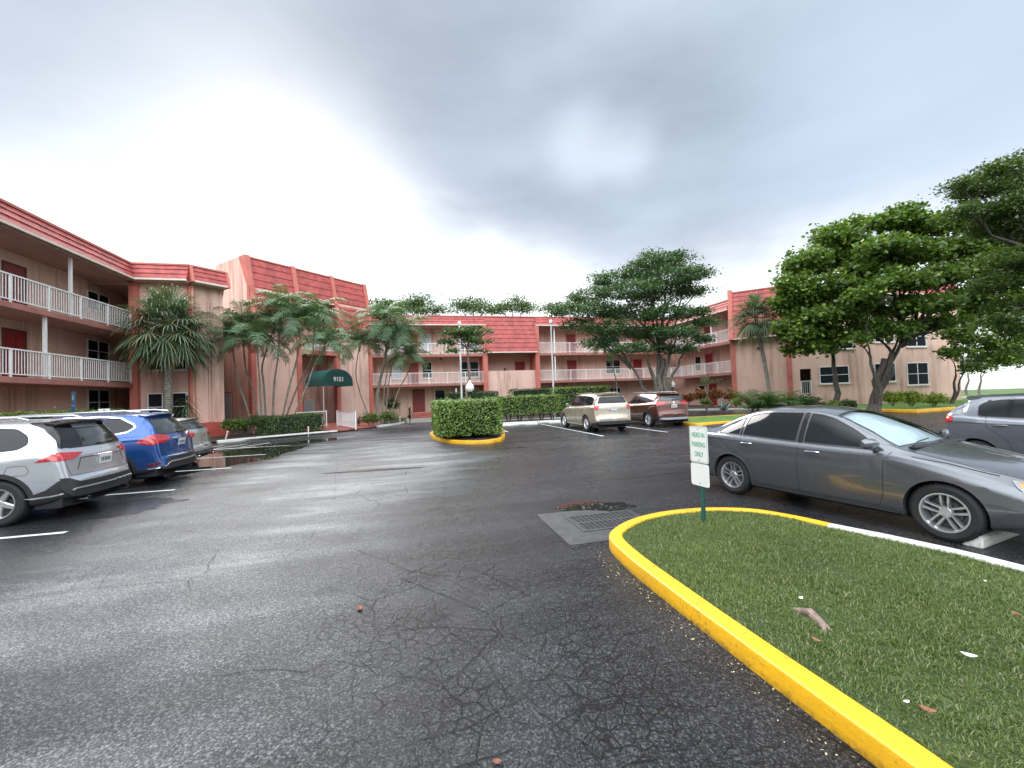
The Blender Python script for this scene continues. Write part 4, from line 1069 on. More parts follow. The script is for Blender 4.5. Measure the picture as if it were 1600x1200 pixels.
        for nm, fs in pieces:
            base = nm.split('~')[0].split('#')[0]; nb = bmesh.new(); mp = {}
            for f in fs:
                vs = []
                for v in f.verts:
                    if v not in mp: mp[v] = nb.verts.new(v.co)
                    vs.append(mp[v])
                try: nb.faces.new(vs)
                except ValueError: pass
            nb.normal_update()
            spec = mats.get(base, {}); inset = spec.get('inset', 0)
            sh = spec.get('push', 0)
            if base == 'body':
                lip = [e for e in nb.edges if e.is_boundary and any(abs(math.hypot(v.co.x-a, v.co.z-s.sp['wr'])-s.sp['arch']) < .02 for v in e.verts for a in s.sp['axles'])]
                r = bmesh.ops.extrude_edge_only(nb, edges=lip)
                for g in r['geom']:
                    if isinstance(g, bmesh.types.BMVert): g.co.y -= math.copysign(.07, g.co.y)
            elif sh:
                # lamps and trims stand off the skin by a hair with a turned edge
                for v in nb.verts: v.co += v.normal*sh
                r = bmesh.ops.extrude_edge_only(nb, edges=[e for e in nb.edges if e.is_boundary])
                for g in r['geom']:
                    if isinstance(g, bmesh.types.BMVert): g.co -= g.normal*abs(sh)*1.5 if False else Vector((math.copysign(abs(sh)*1.6, g.co.x) if abs(g.co.x) > 1.9 else 0, math.copysign(abs(sh)*1.6, g.co.y) if abs(g.co.x) <= 1.9 else 0, 0))
            me = bpy.data.meshes.new(base); nb.to_mesh(me); nb.free()
            me.polygons.foreach_set('use_smooth', np.ones(len(me.polygons), dtype=bool))
            try: me.set_sharp_from_angle(angle=R(32))
            except Exception: pass
            o = link(base, me, spec.get('mat'), root); objs[nm] = o
            if inset:
                rim = bmesh.new(); rim.from_mesh(me)
                r = bmesh.ops.inset_region(rim, faces=rim.faces[:], thickness=inset, depth=0, use_boundary=True, use_even_offset=True)
                keep = set(r['faces']); bmesh.ops.delete(rim, geom=[f for f in rim.faces if f not in keep], context='FACES')
                rim.normal_update()
                for v in rim.verts: v.co += v.normal*.0035
                m2 = bpy.data.meshes.new('window_trim'); rim.to_mesh(m2); rim.free(); m2.polygons.foreach_set('use_smooth', np.ones(len(m2.polygons), dtype=bool))
                link('window_trim', m2, spec.get('trim', M['black']), o)
        return objs
def ring_arc(a, z, r, n=40): return [(a+r*cos(tau*i/n), z+r*sin(tau*i/n)) for i in range(n)]
def make_wheel(root, x, y, r, rr, style, side, wd=.21):
    """an upright wheel; the face looks to +y*side"""
    w = empty('wheel', (x, y, r), 0, root)
    T = Matrix.Rotation(R(-90)*side, 4, 'X')
    m = MB(); h = wd/2
    m.lathe([(rr-.005, -h+.02), (rr+.012, -h+.004), (r-.045, -h), (r-.014, -h+.018), (r, -h+.045), (r, h-.045), (r-.014, h-.018), (r-.045, h), (rr+.012, h-.004), (rr-.005, h-.02), (rr-.02, 0)], 48, T)
    for k in range(48):
        th = tau*k/48
        for z0 in (-.06, 0, .06):
            Tk = T @ Matrix.Rotation(th+z0, 4, 'Z'); m.box(r-.004, r+.002, -.006, .006, z0-.024, z0+.024, Tk)
    m.build('tyre', M['rubber'], w, smooth=True, angle=30)
    m = MB(); m.lathe([(rr, h-.014), (rr-.004, h-.004), (rr-.018, h-.006), (rr-.03, h-.035), (rr-.045, -h+.03), (rr-.03, -h+.01), (rr, -h+.012)], 40, T)
    m.lathe([(0, h-.034), (.05, h-.036), (.062, h-.05), (.07, h-.075)], 20, T)
    def spoke(th, o0, o1, w0, w1, z0=.045, z1=.028):
        Tk = T @ Matrix.Rotation(th, 4, 'Z'); r0, r1 = .04, rr-.02
        V = []
        for rad, o, ww, zz in ((r0, o0, w0, z0), ((r0+r1)*.5, (o0+o1)*.5, (w0+w1)*.5*.92, (z0+z1)*.5-.006), (r1, o1, w1, z1)):
            V += [(rad, o-ww, h-zz-.012), (rad, o-ww*.7, h-zz), (rad, o+ww*.7, h-zz), (rad, o+ww, h-zz-.012), (rad, o+ww, h-zz-.045), (rad, o-ww, h-zz-.045)]
        F = []
        for i in range(2):
            for k in range(6): F.append((i*6+k, i*6+(k+1) % 6, i*6+6+(k+1) % 6, i*6+6+k))
        m.add(V, F, Tk)
    if style == 'double5':
        for i in range(5):
            th = tau*i/5+.31; spoke(th, -.026, -.034, .013, .016); spoke(th, .026, .034, .013, .016)
    elif style == 'wide5':
        for i in range(5): spoke(tau*i/5+.3, 0, 0, .05, .034)
    elif style == 'multi':
        for i in range(10): spoke(tau*i/10, 0, .0, .02, .015)
    else:
        for i in range(6): spoke(tau*i/6, 0, 0, .034, .03)
    for i in range(5): m.lathe([(0, h-.028), (.008, h-.03), (.009, h-.04)], 8, T @ Matrix.Translation((.052*cos(tau*i/5), .052*sin(tau*i/5), 0)))
    m.build('rim', M['alloy'], w, smooth=True, angle=30)
    b = MB(); b.lathe([(0, -.02), (rr-.05, -.02), (rr-.05, -.03), (0, -.03)], 28, T); b.lathe([(.03, .0), (.13, .0), (.135, -.015)], 28, T); b.build('brake_disc', M['iron'], w, smooth=True)
def build_car(sp, loc, heading, label, group=None, cat='car', name='parked_car'):
    """local axes: x forward, y to the left, origin on the ground half way between the axles"""
    root = empty(name, loc, heading); tag(root, label, cat, group)
    sh = CarShell(sp); paint = sp['paint']; glass = M[sp.get('glass', 'tint')]
    wr, arch = sp['wr'], sp['arch']
    for a in sp['axles']:
        poly = [(a+arch*cos(t), wr+arch*sin(t)) for t in [R(-40)+R(260)*i/30 for i in range(31)]]
        poly = [(a+arch*.97, -.3)]+[(a+arch, wr-.12)]+[(a+arch*cos(R(-12)+R(204)*i/30), wr+arch*sin(R(-12)+R(204)*i/30)) for i in range(31)]+[(a-arch, wr-.12), (a-arch*.97, -.3)]
        for sg in (-1, 1): sh.cut(poly, 'y', 'hole', sign=sg, test=lambda c: abs(c.y) > .55)
    mats = {'body': dict(mat=paint), 'side_window': dict(mat=glass, inset=.016, trim=sp.get('wtrim', M['black'])), 'pillar': dict(mat=M['gloss']), 'windscreen': dict(mat=M['screen'], inset=.03),
            'rear_window': dict(mat=M[sp.get('rglass', 'tintlight')], inset=.02), 'headlight': dict(mat=M['clearlens'], push=.006), 'taillight': dict(mat=M['redlens'], push=.01), 'cladding': dict(mat=M['black'], push=.004),
            'bumper': dict(mat=M['black'], push=.006), 'grille': dict(mat=M['black'], push=.003), 'spoiler_band': dict(mat=M['gloss']), 'tailgate_panel': dict(mat=sp.get('gatemat', paint)), 'skid_plate': dict(mat=M['satin'], push=.008), 'reflector': dict(mat=M['amber'], push=.004), 'foglamp': dict(mat=M['darkredlens'], push=.006), 'lamp_clear': dict(mat=M['clearlens'], push=.012), 'roof_panel': dict(mat=M['gloss'])}
    for nm, axis, sign, poly, opt in sp['cuts']:
        kw = dict(test=opt.get('test'), only=opt.get('only', ('body',)))
        if axis == 'y': sh.both(poly, nm, **kw)
        else:
            sh.cut(poly, axis, nm+('#' if opt.get('mirror') else ''), sign=sign, **kw)
            if opt.get('mirror'): sh.cut([(-p[0], p[1]) if axis == 'x' else (p[0], -p[1]) for p in poly][::-1], axis, nm, sign=sign, **kw)
    sh.tree()
    objs = sh.finish(root, mats)
    # lines between panels
    m = MB()
    for axis, sign, pts in sp.get('gaps', ()):
        for sg in ((-1, 1) if axis == 'y' else (sign,)): sh.strip(pts, axis, sg, .007, m, .0012)
    if m.f: m.build('panel_gap', M['dark'], root)
    for nm, mt, axis, sign, w, pts, off in sp.get('strips', ()):
        m = MB()
        for sg in ((-1, 1) if axis == 'y' else (sign,)): sh.strip(pts, axis, sg, w, m, off)
        if m.f:
            o = m.build(nm, M[mt], root); sl = o.modifiers.new('s', 'SOLIDIFY'); sl.thickness = .008; sl.offset = 0
    # wheels
    for i, a in enumerate(sp['axles']):
        for sg in (-1, 1): make_wheel(root, a, sg*(sp['track']-.105), wr, sp['rim'], sp['style'], sg)
    # underbody, dark wheel houses and cabin floor
    m = MB(); x0, x1 = sp['axles'][1]-sp['rear']*.8, sp['axles'][0]+sp['front']*.8
    gaps = sorted([(a-arch-.02, a+arch+.02) for a in sp['axles']])
    m.box(x0, x1, -.58, .58, .20, .62)
    for u0, u1 in ((x0, gaps[0][0]), (gaps[0][1], gaps[1][0]), (gaps[1][1], x1)): m.box(u0, u1, -sp['track']+.09, sp['track']-.09, .22, .58)
    m.build('underbody', M['dark'], root)
    # handles, mirrors
    for hx, hz in sp.get('handles', ()):
        for sg in (-1, 1):
            h = sh.bvh0.ray_cast(Vector((hx, sg*4, hz)), Vector((0, -sg, 0)))
            if h[0]:
                y = h[0].y; k = MB()
                path = [(hx+.095, y+sg*.003, hz+.002), (hx+.075, y+sg*.028, hz+.004), (hx, y+sg*.034, hz+.004), (hx-.075, y+sg*.028, hz), (hx-.095, y+sg*.003, hz-.002)]
                k.tube(path, [.010, .0125, .0135, .0125, .010], 8); k.build('door_handle', M[sp.get('handlemat', 'chrome')] if sp.get('handlemat', '') != 'paint' else paint, root, smooth=True)
    if 'mirror' in sp:
        mx, mz = sp['mirror']
        for sg in (-1, 1):
            h = sh.bvh0.ray_cast(Vector((mx, sg*4, mz-.04)), Vector((0, -sg, 0)))
            y = abs(h[0].y) if h[0] else sp['track']
            k = MB(); bmm = []
            for (u, sc, dx) in ((0.03, .55, .02), (.06, .9, .0), (.13, 1.0, -.01), (.19, .93, -.03), (.225, .6, -.05)):
                ring = []
                for j in range(12):
                    th = tau*j/12; ring.append((mx+.01+dx+.055*sc*cos(th)*(1 if cos(th) > 0 else .45), sg*(y+u), mz+.035+.068*sc*sin(th)))
                bmm.append(ring)
            V = [p for rg in bmm for p in rg]; F = [(i*12+j, i*12+(j+1) % 12, i*12+12+(j+1) % 12, i*12+12+j) for i in range(4) for j in range(12)]+[tuple(range(12)), tuple(range(48, 60))]
            k.add(V, F); k.box(mx-.03, mx+.03, min(sg*(y-.03), sg*(y+.06)), max(sg*(y-.03), sg*(y+.06)), mz-.05, mz-.015)
            o = k.build('wing_mirror', paint, root, smooth=True)
            g = MB(); xx = mx-.035; g.add([(xx, sg*(y+.07), mz-.015), (xx, sg*(y+.20), mz-.005), (xx, sg*(y+.205), mz+.075), (xx, sg*(y+.07), mz+.085)], [(0,1,2,3)]); g.build('mirror_glass', M['chrome'], o)
    # plate
    if 'plate' in sp:
        pz, pw = sp['plate']
        h = sh.bvh0.ray_cast(Vector((-4, 0, pz)), Vector((1, 0, 0)))
        if h[0]:
            T = Matrix.Translation(h[0]-Vector((.012, 0, 0))) @ Matrix.Rotation(R(sp.get('ptilt', 0)), 4, 'Y')
            k = MB(); k.box(-.004, .004, -.155, .155, -.078, .078, T); o = k.build('licence_plate', M['plate'], root, bevel=.003)
            k = MB()
            for i in range(6): k.box(-.006, -.0042, -.115+i*.042, -.092+i*.042, -.035, .03, T)
            k.build('plate_characters', M['dark'], o)
            k = MB(); k.box(.005, .02, -.19, .19, -.10, .10, T); k.build('plate_recess', M['gloss'] if sp.get('darkplate') else paint, root, bevel=.01)
            h2 = sh.bvh0.ray_cast(Vector((-4, 0, sp.get('badge', pz+.22))), Vector((1, 0, 0)))
            if h2[0]:
                k = MB(); n2 = h2[1]; Tb = Matrix.Translation(h2[0]+n2*.006) @ n2.to_track_quat('Z', 'Y').to_matrix().to_4x4()
                V = []; F = []
                for i in range(24):
                    th = tau*i/24
                    for rr_ in (1, .8): V.append((.045*rr_*sin(th)*.8, .062*rr_*cos(th)*.8, .002))
                for i in range(24): F.append((2*i, (2*i+2) % 48, (2*i+3) % 48, 2*i+1))
                k.add(V, F, Tb); k.box(-.006, .006, -.045, .045, .0, .003, Tb); k.build('badge', M['chrome'], root)
    # rear wiper
    if 'wiper' in sp:
        (y0, z0), (y1, z1) = sp['wiper']; pts = []
        for i in range(7):
            y = y0+(y1-y0)*i/6; z = z0+(z1-z0)*i/6; h = sh.bvh0.ray_cast(Vector((-4, y, z)), Vector((1, 0, 0)))
            if h[0]: pts.append(h[0]+h[1]*.02)
        if len(pts) > 2: k = MB(); k.tube(pts, [.02]+[.011]*(len(pts)-2)+[.006], 6); k.build('rear_wiper', M['black'], root, smooth=True)
    if 'spoiler' in sp:
        x, z, w, L = sp['spoiler']; k = MB(); V = []; n = 9
        for i in range(n):
            u = -1+2*i/(n-1); y = u*w; dx = .13*abs(u)**2.2; zz = z-.045*abs(u)**2
            V += [(x+.10, y, zz+.006), (x-L+dx, y, zz-.025), (x-L+dx+.015, y, zz-.055), (x+.06, y, zz-.05)]
        F = [(i*4+j, i*4+(j+1) % 4, i*4+4+(j+1) % 4, i*4+4+j) for i in range(n-1) for j in range(4)]+[(0,1,2,3), tuple(4*(n-1)+j for j in range(4))]
        k.add(V, F); k.build('spoiler', sp.get('spoilmat', paint), root, smooth=True, angle=50)
    for pts, rad, mt in sp.get('rails', ()):
        for sg in (-1, 1):
            k = MB(); k.tube([(p[0], sg*p[1], p[2]) for p in pts], rad, 8); k.build('roof_rail', M[mt], root, smooth=True)
    for x in sp.get('exhaust', ()):
        k = MB(); T = Matrix.Translation((x[0], x[1], x[2])) @ Matrix.Rotation(R(90), 4, 'Y'); k.lathe([(.03, -.1), (.035, -.1), (.035, .1), (.03, .1)], 14, T); k.build('exhaust_pipe', M['chrome'], root, smooth=True)
    return root, sh, objs
def suv_spec(**k):
    """common five-door shape: fo/ro overhangs, wb wheelbase, H roof, Wd half width, belt height zb, rake of the tailgate"""
    g = lambda n, d: k.get(n, d)
    wb, fo, ro, H, w, zb = g('wb', 2.69), g('fo', .93), g('ro', .98), g('H', 1.665), g('w', .915), g('zb', 1.05)
    f, r = wb/2+fo, -(wb/2+ro); rk = g('rake', .30); hz = g('hood', 1.08); zl = g('lip', .66); tz = g('tailbelt', 1.08)
    rt = g('roofend', .05)     # fall of the roof to the rear
    sp = dict(front=fo, rear=ro, axles=(wb/2, -wb/2), wr=g('wr', .36), arch=g('arch', .405), rim=g('rimr', .24), track=w-.02, style=g('style', 'wide5'))
    xr = r+.06+.04+rk       # where the roof ends
    sp['top'] = [(f, .56), (f-.04, hz-.26), (f-.16, hz-.13), (f-.6, hz-.05), (f-1.1, hz+.02), (f-1.25, hz+.05), (f-1.25-.75, H-.10), (f-2.25, H-.04), (f-2.7, H), (xr+.9, H-rt*.2), (xr+.25, H-rt*.7), (xr, H-rt-.03),
                 (xr-.03, H-rt-.08), (xr-rk*.55, (H-rt+tz)/2), (r+.14, tz+.03), (r+.10, tz-.06), (r+.07, zl+.12), (r+.05, zl+.02), (r+.01, zl-.03), (r, zl-.12)]
    sp['belt'] = [(f, .56), (f-.25, hz-.30), (f-.8, hz-.16), (f-1.3, zb-.06), (0, zb-.02), (-wb/2, zb+.04), (r+.35, zb+.06), (r+.14, tz-.05), (r+.05, zl-.06), (r, zl-.16)]
    sp['wid'] = [(f, .60), (f-.1, .76), (f-.35, w-.05), (f-.9, w), (0, w), (-wb/2, w), (r+.5, w-.015), (r+.2, w-.04), (r+.06, w-.09), (r, w-.17)]
    sp['wtop'] = [(f, .5), (f-.4, .64), (f-1.25, .74), (f-2.0, w-.28), (f-2.7, w-.275), (xr+.6, w-.29), (xr, w-.31), (xr-rk*.5, w-.24), (r+.14, w-.15), (r+.05, w-.16), (r, w-.3)]
    sp['bot'] = [(f, .32), (f-.3, .24), (wb/2-.5, .22), (-wb/2+.5, .22), (r+.4, .27), (r, .36)]
    sp['bow'] = (.2, g('rbow', .14))
    c = []
    A, hb = f-1.30, zb     # base of the front pillar
    y = lambda nm, P, r_=.03, **o: c.append((nm, 'y', 0, rounded(P, r_), o))
    up = lambda t: t.z > zb-.12
    q = g('qx', -wb/2-.28)
    y('side_window', [(A+.02, hb+.02), (f-2.02, H-.155), (.0, H-.115), (-.18, H-.113), (-.18, hb+.045)], test=up)
    y('side_window', [(-.27, H-.113), (-1.0, H-.12), (-1.05, H-.125), (-1.05, hb+.075), (-.27, hb+.05)], test=up)
    y('side_window', g('quarter', [(-1.11, H-.13), (q+.18, H-.155), (q, H-.27), (q-.05, hb+.20), (q+.06, hb+.12), (-1.11, hb+.08)]), .05, test=up)
    # name each pane apart
    c[-3] = ('side_window', *c[-3][1:]); c[-2] = ('side_window@2', *c[-2][1:]); c[-1] = ('side_window@3', *c[-1][1:])
    y('pillar', [(-.185, H-.115), (-.265, H-.115), (-.265, hb+.05), (-.185, hb+.045)], .004, test=up); y('pillar', [(-1.055, H-.127), (-1.105, H-.13), (-1.105, hb+.08), (-1.055, hb+.075)], .004, test=up)
    c.append(('windscreen', 'z', 1, rounded([(A+.10, -.70), (A+.10, .70), (f-2.13, w-.33), (f-2.13, -(w-.33))], .05), dict(test=lambda t: t.z > hz)))
    if g('dpillar', None): y('pillar', g('dpillar', None), .03, test=up)
    ww = w-.31
    c.append(('rear_window', 'x', -1, rounded(g('rwin', [(-ww+.06, H-rt-.13), (ww-.06, H-rt-.13), (ww+.06, tz+.07), (-ww-.06, tz+.07)]), .07), dict(test=lambda t: t.x < -.8)))
    for nm, axis, P, r_, o in g('extra', lambda d: [])(dict(f=f, r=r, w=w, H=H, zb=zb, zl=zl, tz=tz, wb=wb)): c.append((nm, axis, -1 if axis == 'x' and not o.get('front') else 1, rounded(P, r_), o))
    hl = [(f-.02, hz-.33), (f-.03, hz-.22), (f-.55, hz-.12), (f-.42, hz-.26)]
    y('headlight', hl, .03)
    if g('clad', True):
        ac = sp['arch']+.07
        for a in sp['axles']: c.append(('cladding', 'y', 0, [(a+ac*cos(R(-20)+R(220)*i/30), sp['wr']+ac*sin(R(-20)+R(220)*i/30)) for i in range(31)], dict(test=lambda t: abs(t.y) > .6)))
        c.append(('cladding', 'y', 0, [(-wb/2-.2, .12), (wb/2+.2, .12), (wb/2+.2, .40), (-wb/2-.2, .40)], dict(test=lambda t: abs(t.y) > .7)))
    sp['cuts'] = c
    d0 = hb-.02
    sp['gaps'] = [('y', 0, [(A-.0, d0), (A-.06, .75), (A-.02, .42)]), ('y', 0, [(-.225, hb+.03), (-.235, .80), (-.225, .40)]), ('y', 0, [(-1.08, hb+.07), (-1.06, .85), (-wb/2+.43, .62), (-wb/2+.50, .40)]), ('y', 0, [(A, .40), (-wb/2+.5, .40)]),
                  ('x', -1, [(-w+.22, zl+.03), (-w+.16, tz-.1)]), ('x', -1, [(w-.22, zl+.03), (w-.16, tz-.1)]), ('x', -1, [(-w+.22, zl+.03), (w-.22, zl+.03)])]
    sp['handles'] = [(.0, hb-.10), (-.88, hb-.08)]; sp['mirror'] = (A-.05, hb+.07); sp['handlemat'] = 'paint'
    sp['plate'] = g('plate', (tz-.22, 0)); sp['badge'] = g('badge', tz-.02); sp['ptilt'] = g('ptilt', -8); sp['wiper'] = g('wiper', ((.05, tz+.10), (-.38, tz+.13)))
    sp['spoiler'] = (xr+.08, H-rt+.012, w-.32, g('spl', .20)); sp['xr'] = xr
    return sp
def fix_names(sp):
    # '@' marks a further pane of the same kind
    sp['cuts'] = [(n, *r) for n, *r in sp['cuts']]; return sp
_old_finish = CarShell.finish
def _fin(s, root, mats, depth=0):
    s.names = [n.replace('@', '#') for n in s.names]; return _old_finish(s, root, mats)
CarShell.finish = _fin
def cars():
    P = mat_paint
    silver = P('silver paint', (.50, .52, .56), .26, .6); grey = P('graphite paint', (.13, .14, .155), .24, .6); blue = P('blue paint', (.015, .075, .27), .22, .5)
    beige = P('champagne paint', (.44, .39, .31), .26, .55); brown = P('copper brown paint', (.105, .034, .022), .22, .5); lsilver = P('light silver paint', (.42, .44, .43), .26, .6); gsil = P('grey silver paint', (.19, .205, .23), .25, .6); blk = P('black paint', (.012, .013, .018), .2, .3)
    AZS = R(24.0)
    hs = math.atan2(-cos(AZS), sin(AZS)); dS = Vector((sin(AZS), -cos(AZS), 0)); nS = Vector((cos(AZS), sin(AZS), 0))
    # ---- graphite saloon
    f, r, w = 2.20, -2.45, .889
    sp = dict(front=.88, rear=1.11, axles=(1.326, -1.326), wr=.316, arch=.352, rim=.218, track=.868, style='double5', paint=grey, flare=.016, bow=(.22, .16))
    sp['top'] = [(f, .50), (f-.03, .66), (f-.12, .745), (1.75, .85), (1.35, .925), (1.02, .985), (.93, 1.005), (.55, 1.20), (.20, 1.355), (.0, 1.41), (-.3, 1.450), (-.75, 1.447), (-1.1, 1.40), (-1.3, 1.345), (-1.62, 1.215), (-1.86, 1.115), (-1.95, 1.098), (-2.25, 1.075), (-2.37, 1.045), (-2.41, .98), (-2.435, .80), (r, .60)]
    sp['belt'] = [(f, .50), (2.0, .66), (1.6, .775), (1.2, .86), (.8, .905), (0, .925), (-1, .955), (-1.7, .985), (-2.1, .985), (-2.37, .95), (r, .5)]
    sp['wid'] = [(f, .62), (2.14, .78), (1.98, .85), (1.6, .882), (1.2, .887), (0, .889), (-1.3, .889), (-1.9, .865), (-2.2, .82), (-2.38, .75), (r, .66)]
    sp['wtop'] = [(f, .48), (1.95, .62), (1.4, .715), (.95, .735), (.2, .565), (-.3, .555), (-1.1, .56), (-1.86, .64), (-2.3, .70), (r, .6)]
    sp['bot'] = [(f, .33), (2.0, .24), (1.7, .19), (.9, .17), (-.9, .17), (-1.9, .22), (r, .32)]
    up = lambda t: t.z > .86
    sp['cuts'] = [('side_window', 'y', 0, rounded([(.80, .935), (.42, 1.155), (.13, 1.298), (-.02, 1.345), (-.18, 1.363), (-.17, .948)], .035), dict(test=up)),
                  ('side_window@2', 'y', 0, rounded([(-.27, 1.370), (-.7, 1.368), (-.98, 1.335), (-1.13, 1.295), (-1.14, .985), (-.26, .952)], .035), dict(test=up)),
                  ('side_window@3', 'y', 0, rounded([(-1.18, 1.28), (-1.36, 1.20), (-1.545, 1.075), (-1.60, 1.02), (-1.57, .998), (-1.18, .987)], .03), dict(test=up)),
                  ('pillar', 'y', 0, [(-.19, 1.366), (-.26, 1.371), (-.25, .951), (-.175, .949)], dict(test=up)), ('pillar', 'y', 0, [(-1.145, 1.29), (-1.175, 1.28), (-1.175, .987), (-1.145, .986)], dict(test=up)),
                  ('windscreen', 'z', 1, rounded([(.90, -.70), (.96, 0), (.90, .70), (.12, .50), (.09, 0), (.12, -.50)], .05), dict(test=lambda t: t.z > .97)),
                  ('rear_window', 'z', 1, rounded([(-1.22, -.47), (-1.22, .47), (-1.83, .60), (-1.83, -.60)], .07), dict(test=lambda t: t.z > 1.0)),
                  ('headlight', 'y', 0, rounded([(2.3, .555), (2.3, .65), (1.98, .715), (1.80, .735), (1.86, .665), (1.98, .59)], .02), dict(test=lambda t: t.z > .4)),
                  ('headlight', 'x', 1, rounded([(-.95, .555), (-.42, .565), (-.50, .66), (-.95, .65)], .02), dict(mirror=True)),
                  ('reflector', 'y', 0, rounded([(1.99, .60), (1.88, .665), (1.84, .72), (1.93, .70), (2.04, .61)], .01), dict(only=('headlight', 'headlight#'))),
                  ('grille', 'x', 1, rounded([(-.36, .575), (.36, .575), (.38, .665), (-.38, .665)], .02), {}), ('grille', 'x', 1, rounded([(-.4, .30), (.4, .30), (.34, .42), (-.34, .42)], .03), {}),
                  ('taillight', 'y', 0, rounded([(-1.98, .90), (-2.5, .93), (-2.5, .76), (-2.15, .77)], .03), {}), ('taillight', 'x', -1, rounded([(.42, .90), (.95, .95), (.95, .76), (.45, .78)], .03), dict(mirror=True))]
    sp['gaps'] = [('y', 0, [(.86, .93), (.80, .80), (.79, .45), (.74, .27)]), ('y', 0, [(-.215, .945), (-.235, .70), (-.22, .27)]), ('y', 0, [(-1.60, 1.0), (-1.55, .92), (-1.30, .74), (-1.0, .62), (-.93, .45), (-.90, .27)]), ('y', 0, [(.74, .265), (-.90, .265)]),
                  ('z', 1, [(.98, -.72), (1.6, -.70), (2.05, -.56)]), ('z', 1, [(.98, .72), (1.6, .70), (2.05, .56)]), ('y', 0, [(1.05, .895), (1.35, .85), (1.72, .765)]), ('z', 1, [(-1.88, -.68), (-2.3, -.66)]), ('z', 1, [(-1.88, .68), (-2.3, .66)])]
    sp['strips'] = [('sill_trim', 'black', 'y', 0, .035, [(.93, .205), (-.93, .205)], .006), ('crease_line', 'seamgrey', 'y', 0, .006, [(.86, .862), (.0, .872), (-.9, .895), (-1.8, .92)], .001)]
    sp['handles'] = [(-.02, .845), (-1.02, .875)]; sp['mirror'] = (.70, .985); sp['glass'] = 'tint'; sp['rglass'] = 'tint'
    sp['plate'] = (.72, 0)
    fuel = (-1.63, .80)
    loc = Vector((3.63, 7.12, 0))+dS*1.326+nS*.86
    root, sh, ob = build_car(sp, loc, hs, 'graphite grey saloon car with tinted windows parked beside the near grass island', 'parked cars', 'car', 'parked_saloon')
    # fuel flap, sunshade under the screen, cabin, wipers, number of the plate side
    for sg in (-1,):
        k = MB(); pts = [(fuel[0]+.085*cos(tau*i/26), fuel[1]+.06*sin(tau*i/26)) for i in range(26)]; sh.strip(pts, 'y', sg, .006, k, .001, closed=True); k.build('fuel_flap', M['dark'], root)
    ws = ob.get('windscreen')
    if ws:
        me = ws.data.copy(); n = len(me.vertices); a = np.zeros(n*3); me.vertices.foreach_get('co', a); a = a.reshape(-1, 3); a[:, 2] -= .035; a[:, 0] -= .02; a[:, 1] *= .96
        me.vertices.foreach_set('co', a.ravel()); me.materials.clear(); s2 = link('sunshade', me, M['sunshade'], root)
        k = MB(); k.tube([(.985, -.60, 1.0), (.93, -.35, 1.028), (.90, -.02, 1.045)], .008, 6); k.tube([(.985, .05, 1.0), (.93, .3, 1.028), (.88, .62, 1.045)], .008, 6); k.box(.955, 1.02, -.64, .64, .975, .992); k.build('wiper', M['black'], root, smooth=True)
    k = MB(); k.box(-1.5, .8, -.55, .55, .62, .90); k.box(.05, .3, -.5, .5, .9, 1.12); k.build('cabin', M['seat'], root)
    k = MB(); k.tube([(-.9, 0, 1.445), (-.98, 0, 1.475), (-1.04, 0, 1.478), (-1.07, 0, 1.435)], [.022, .02, .014, .004], 8); k.build('roof_antenna', M['black'], root, smooth=True)
    # ---- silver crossover, nearest on the left
    hl = AL+pi
    def ex(d):
        r, w, zb, zl, tz = d['r'], d['w'], d['zb'], d['zl'], d['tz']
        return [('taillight', 'y', [(r+.50, tz-.11), (r+.28, tz+.0), (r-.1, tz+.03), (r-.1, tz-.10), (r+.2, tz-.10)], .015, dict(test=lambda t: t.z > .8)),
                ('taillight', 'x', [(.42, tz-.01), (.95, tz+.035), (.95, tz-.13), (.62, tz-.10), (.50, tz-.05)], .015, dict(mirror=True)),
                ('bumper', 'y', [(-d['wb']/2-.44, .15), (-d['wb']/2-.44, .46), (r+.36, .52), (r+.2, .66), (r-.2, .70), (r-.2, .15)], .02, dict(test=lambda t: abs(t.y) > .3)),
                ('bumper', 'x', [(-1.1, .15), (1.1, .15), (1.1, .70), (.74, .68), (.62, .60), (-.62, .60), (-.74, .68), (-1.1, .70)], .02, {})]
    sp = suv_spec(extra=ex, H=1.665, zb=1.06, tz=1.10, dpillar=[(-1.52, 1.60), (-2.2, 1.60), (-2.2, 1.20), (-2.05, 1.15), (-1.98, 1.29), (-1.78, 1.49)], ptilt=-4, lip=.68)
    sp['paint'] = silver; sp['spoilmat'] = M['gloss']; sp['plate'] = (.90, 0)
    r = -(2.69/2+.98)
    sp['strips'] = [('bumper_strip', 'satin', 'x', -1, .022, [(-.88, .40), (-.70, .50), (.70, .50), (.88, .40)], .014), ('crease_line', 'seamgrey', 'x', -1, .012, [(-.58, .80), (-.50, .98), (.50, .98), (.58, .80)], .001)]
    sp['gaps'] += [('y', 0, [(-1.72, .93), (-1.50, .93), (-1.46, .83), (-1.52, .78), (-1.72, .78), (-1.76, .84), (-1.72, .93)])]
    sp['exhaust'] = [(r+.12, -.5, .30), (r+.12, .5, .30)]; sp['badge'] = 1.03
    sp['rails'] = [([(-.1, .60, 1.65), (-.2, .60, 1.70), (-1.4, .59, 1.69), (-1.55, .58, 1.64)], .016, 'satin')]
    build_car(sp, W(-7.62, 9.22), hl, 'silver crossover with black roof spoiler and red wedge tail lights, nearest car on the left', 'parked cars', 'car', 'parked_crossover')
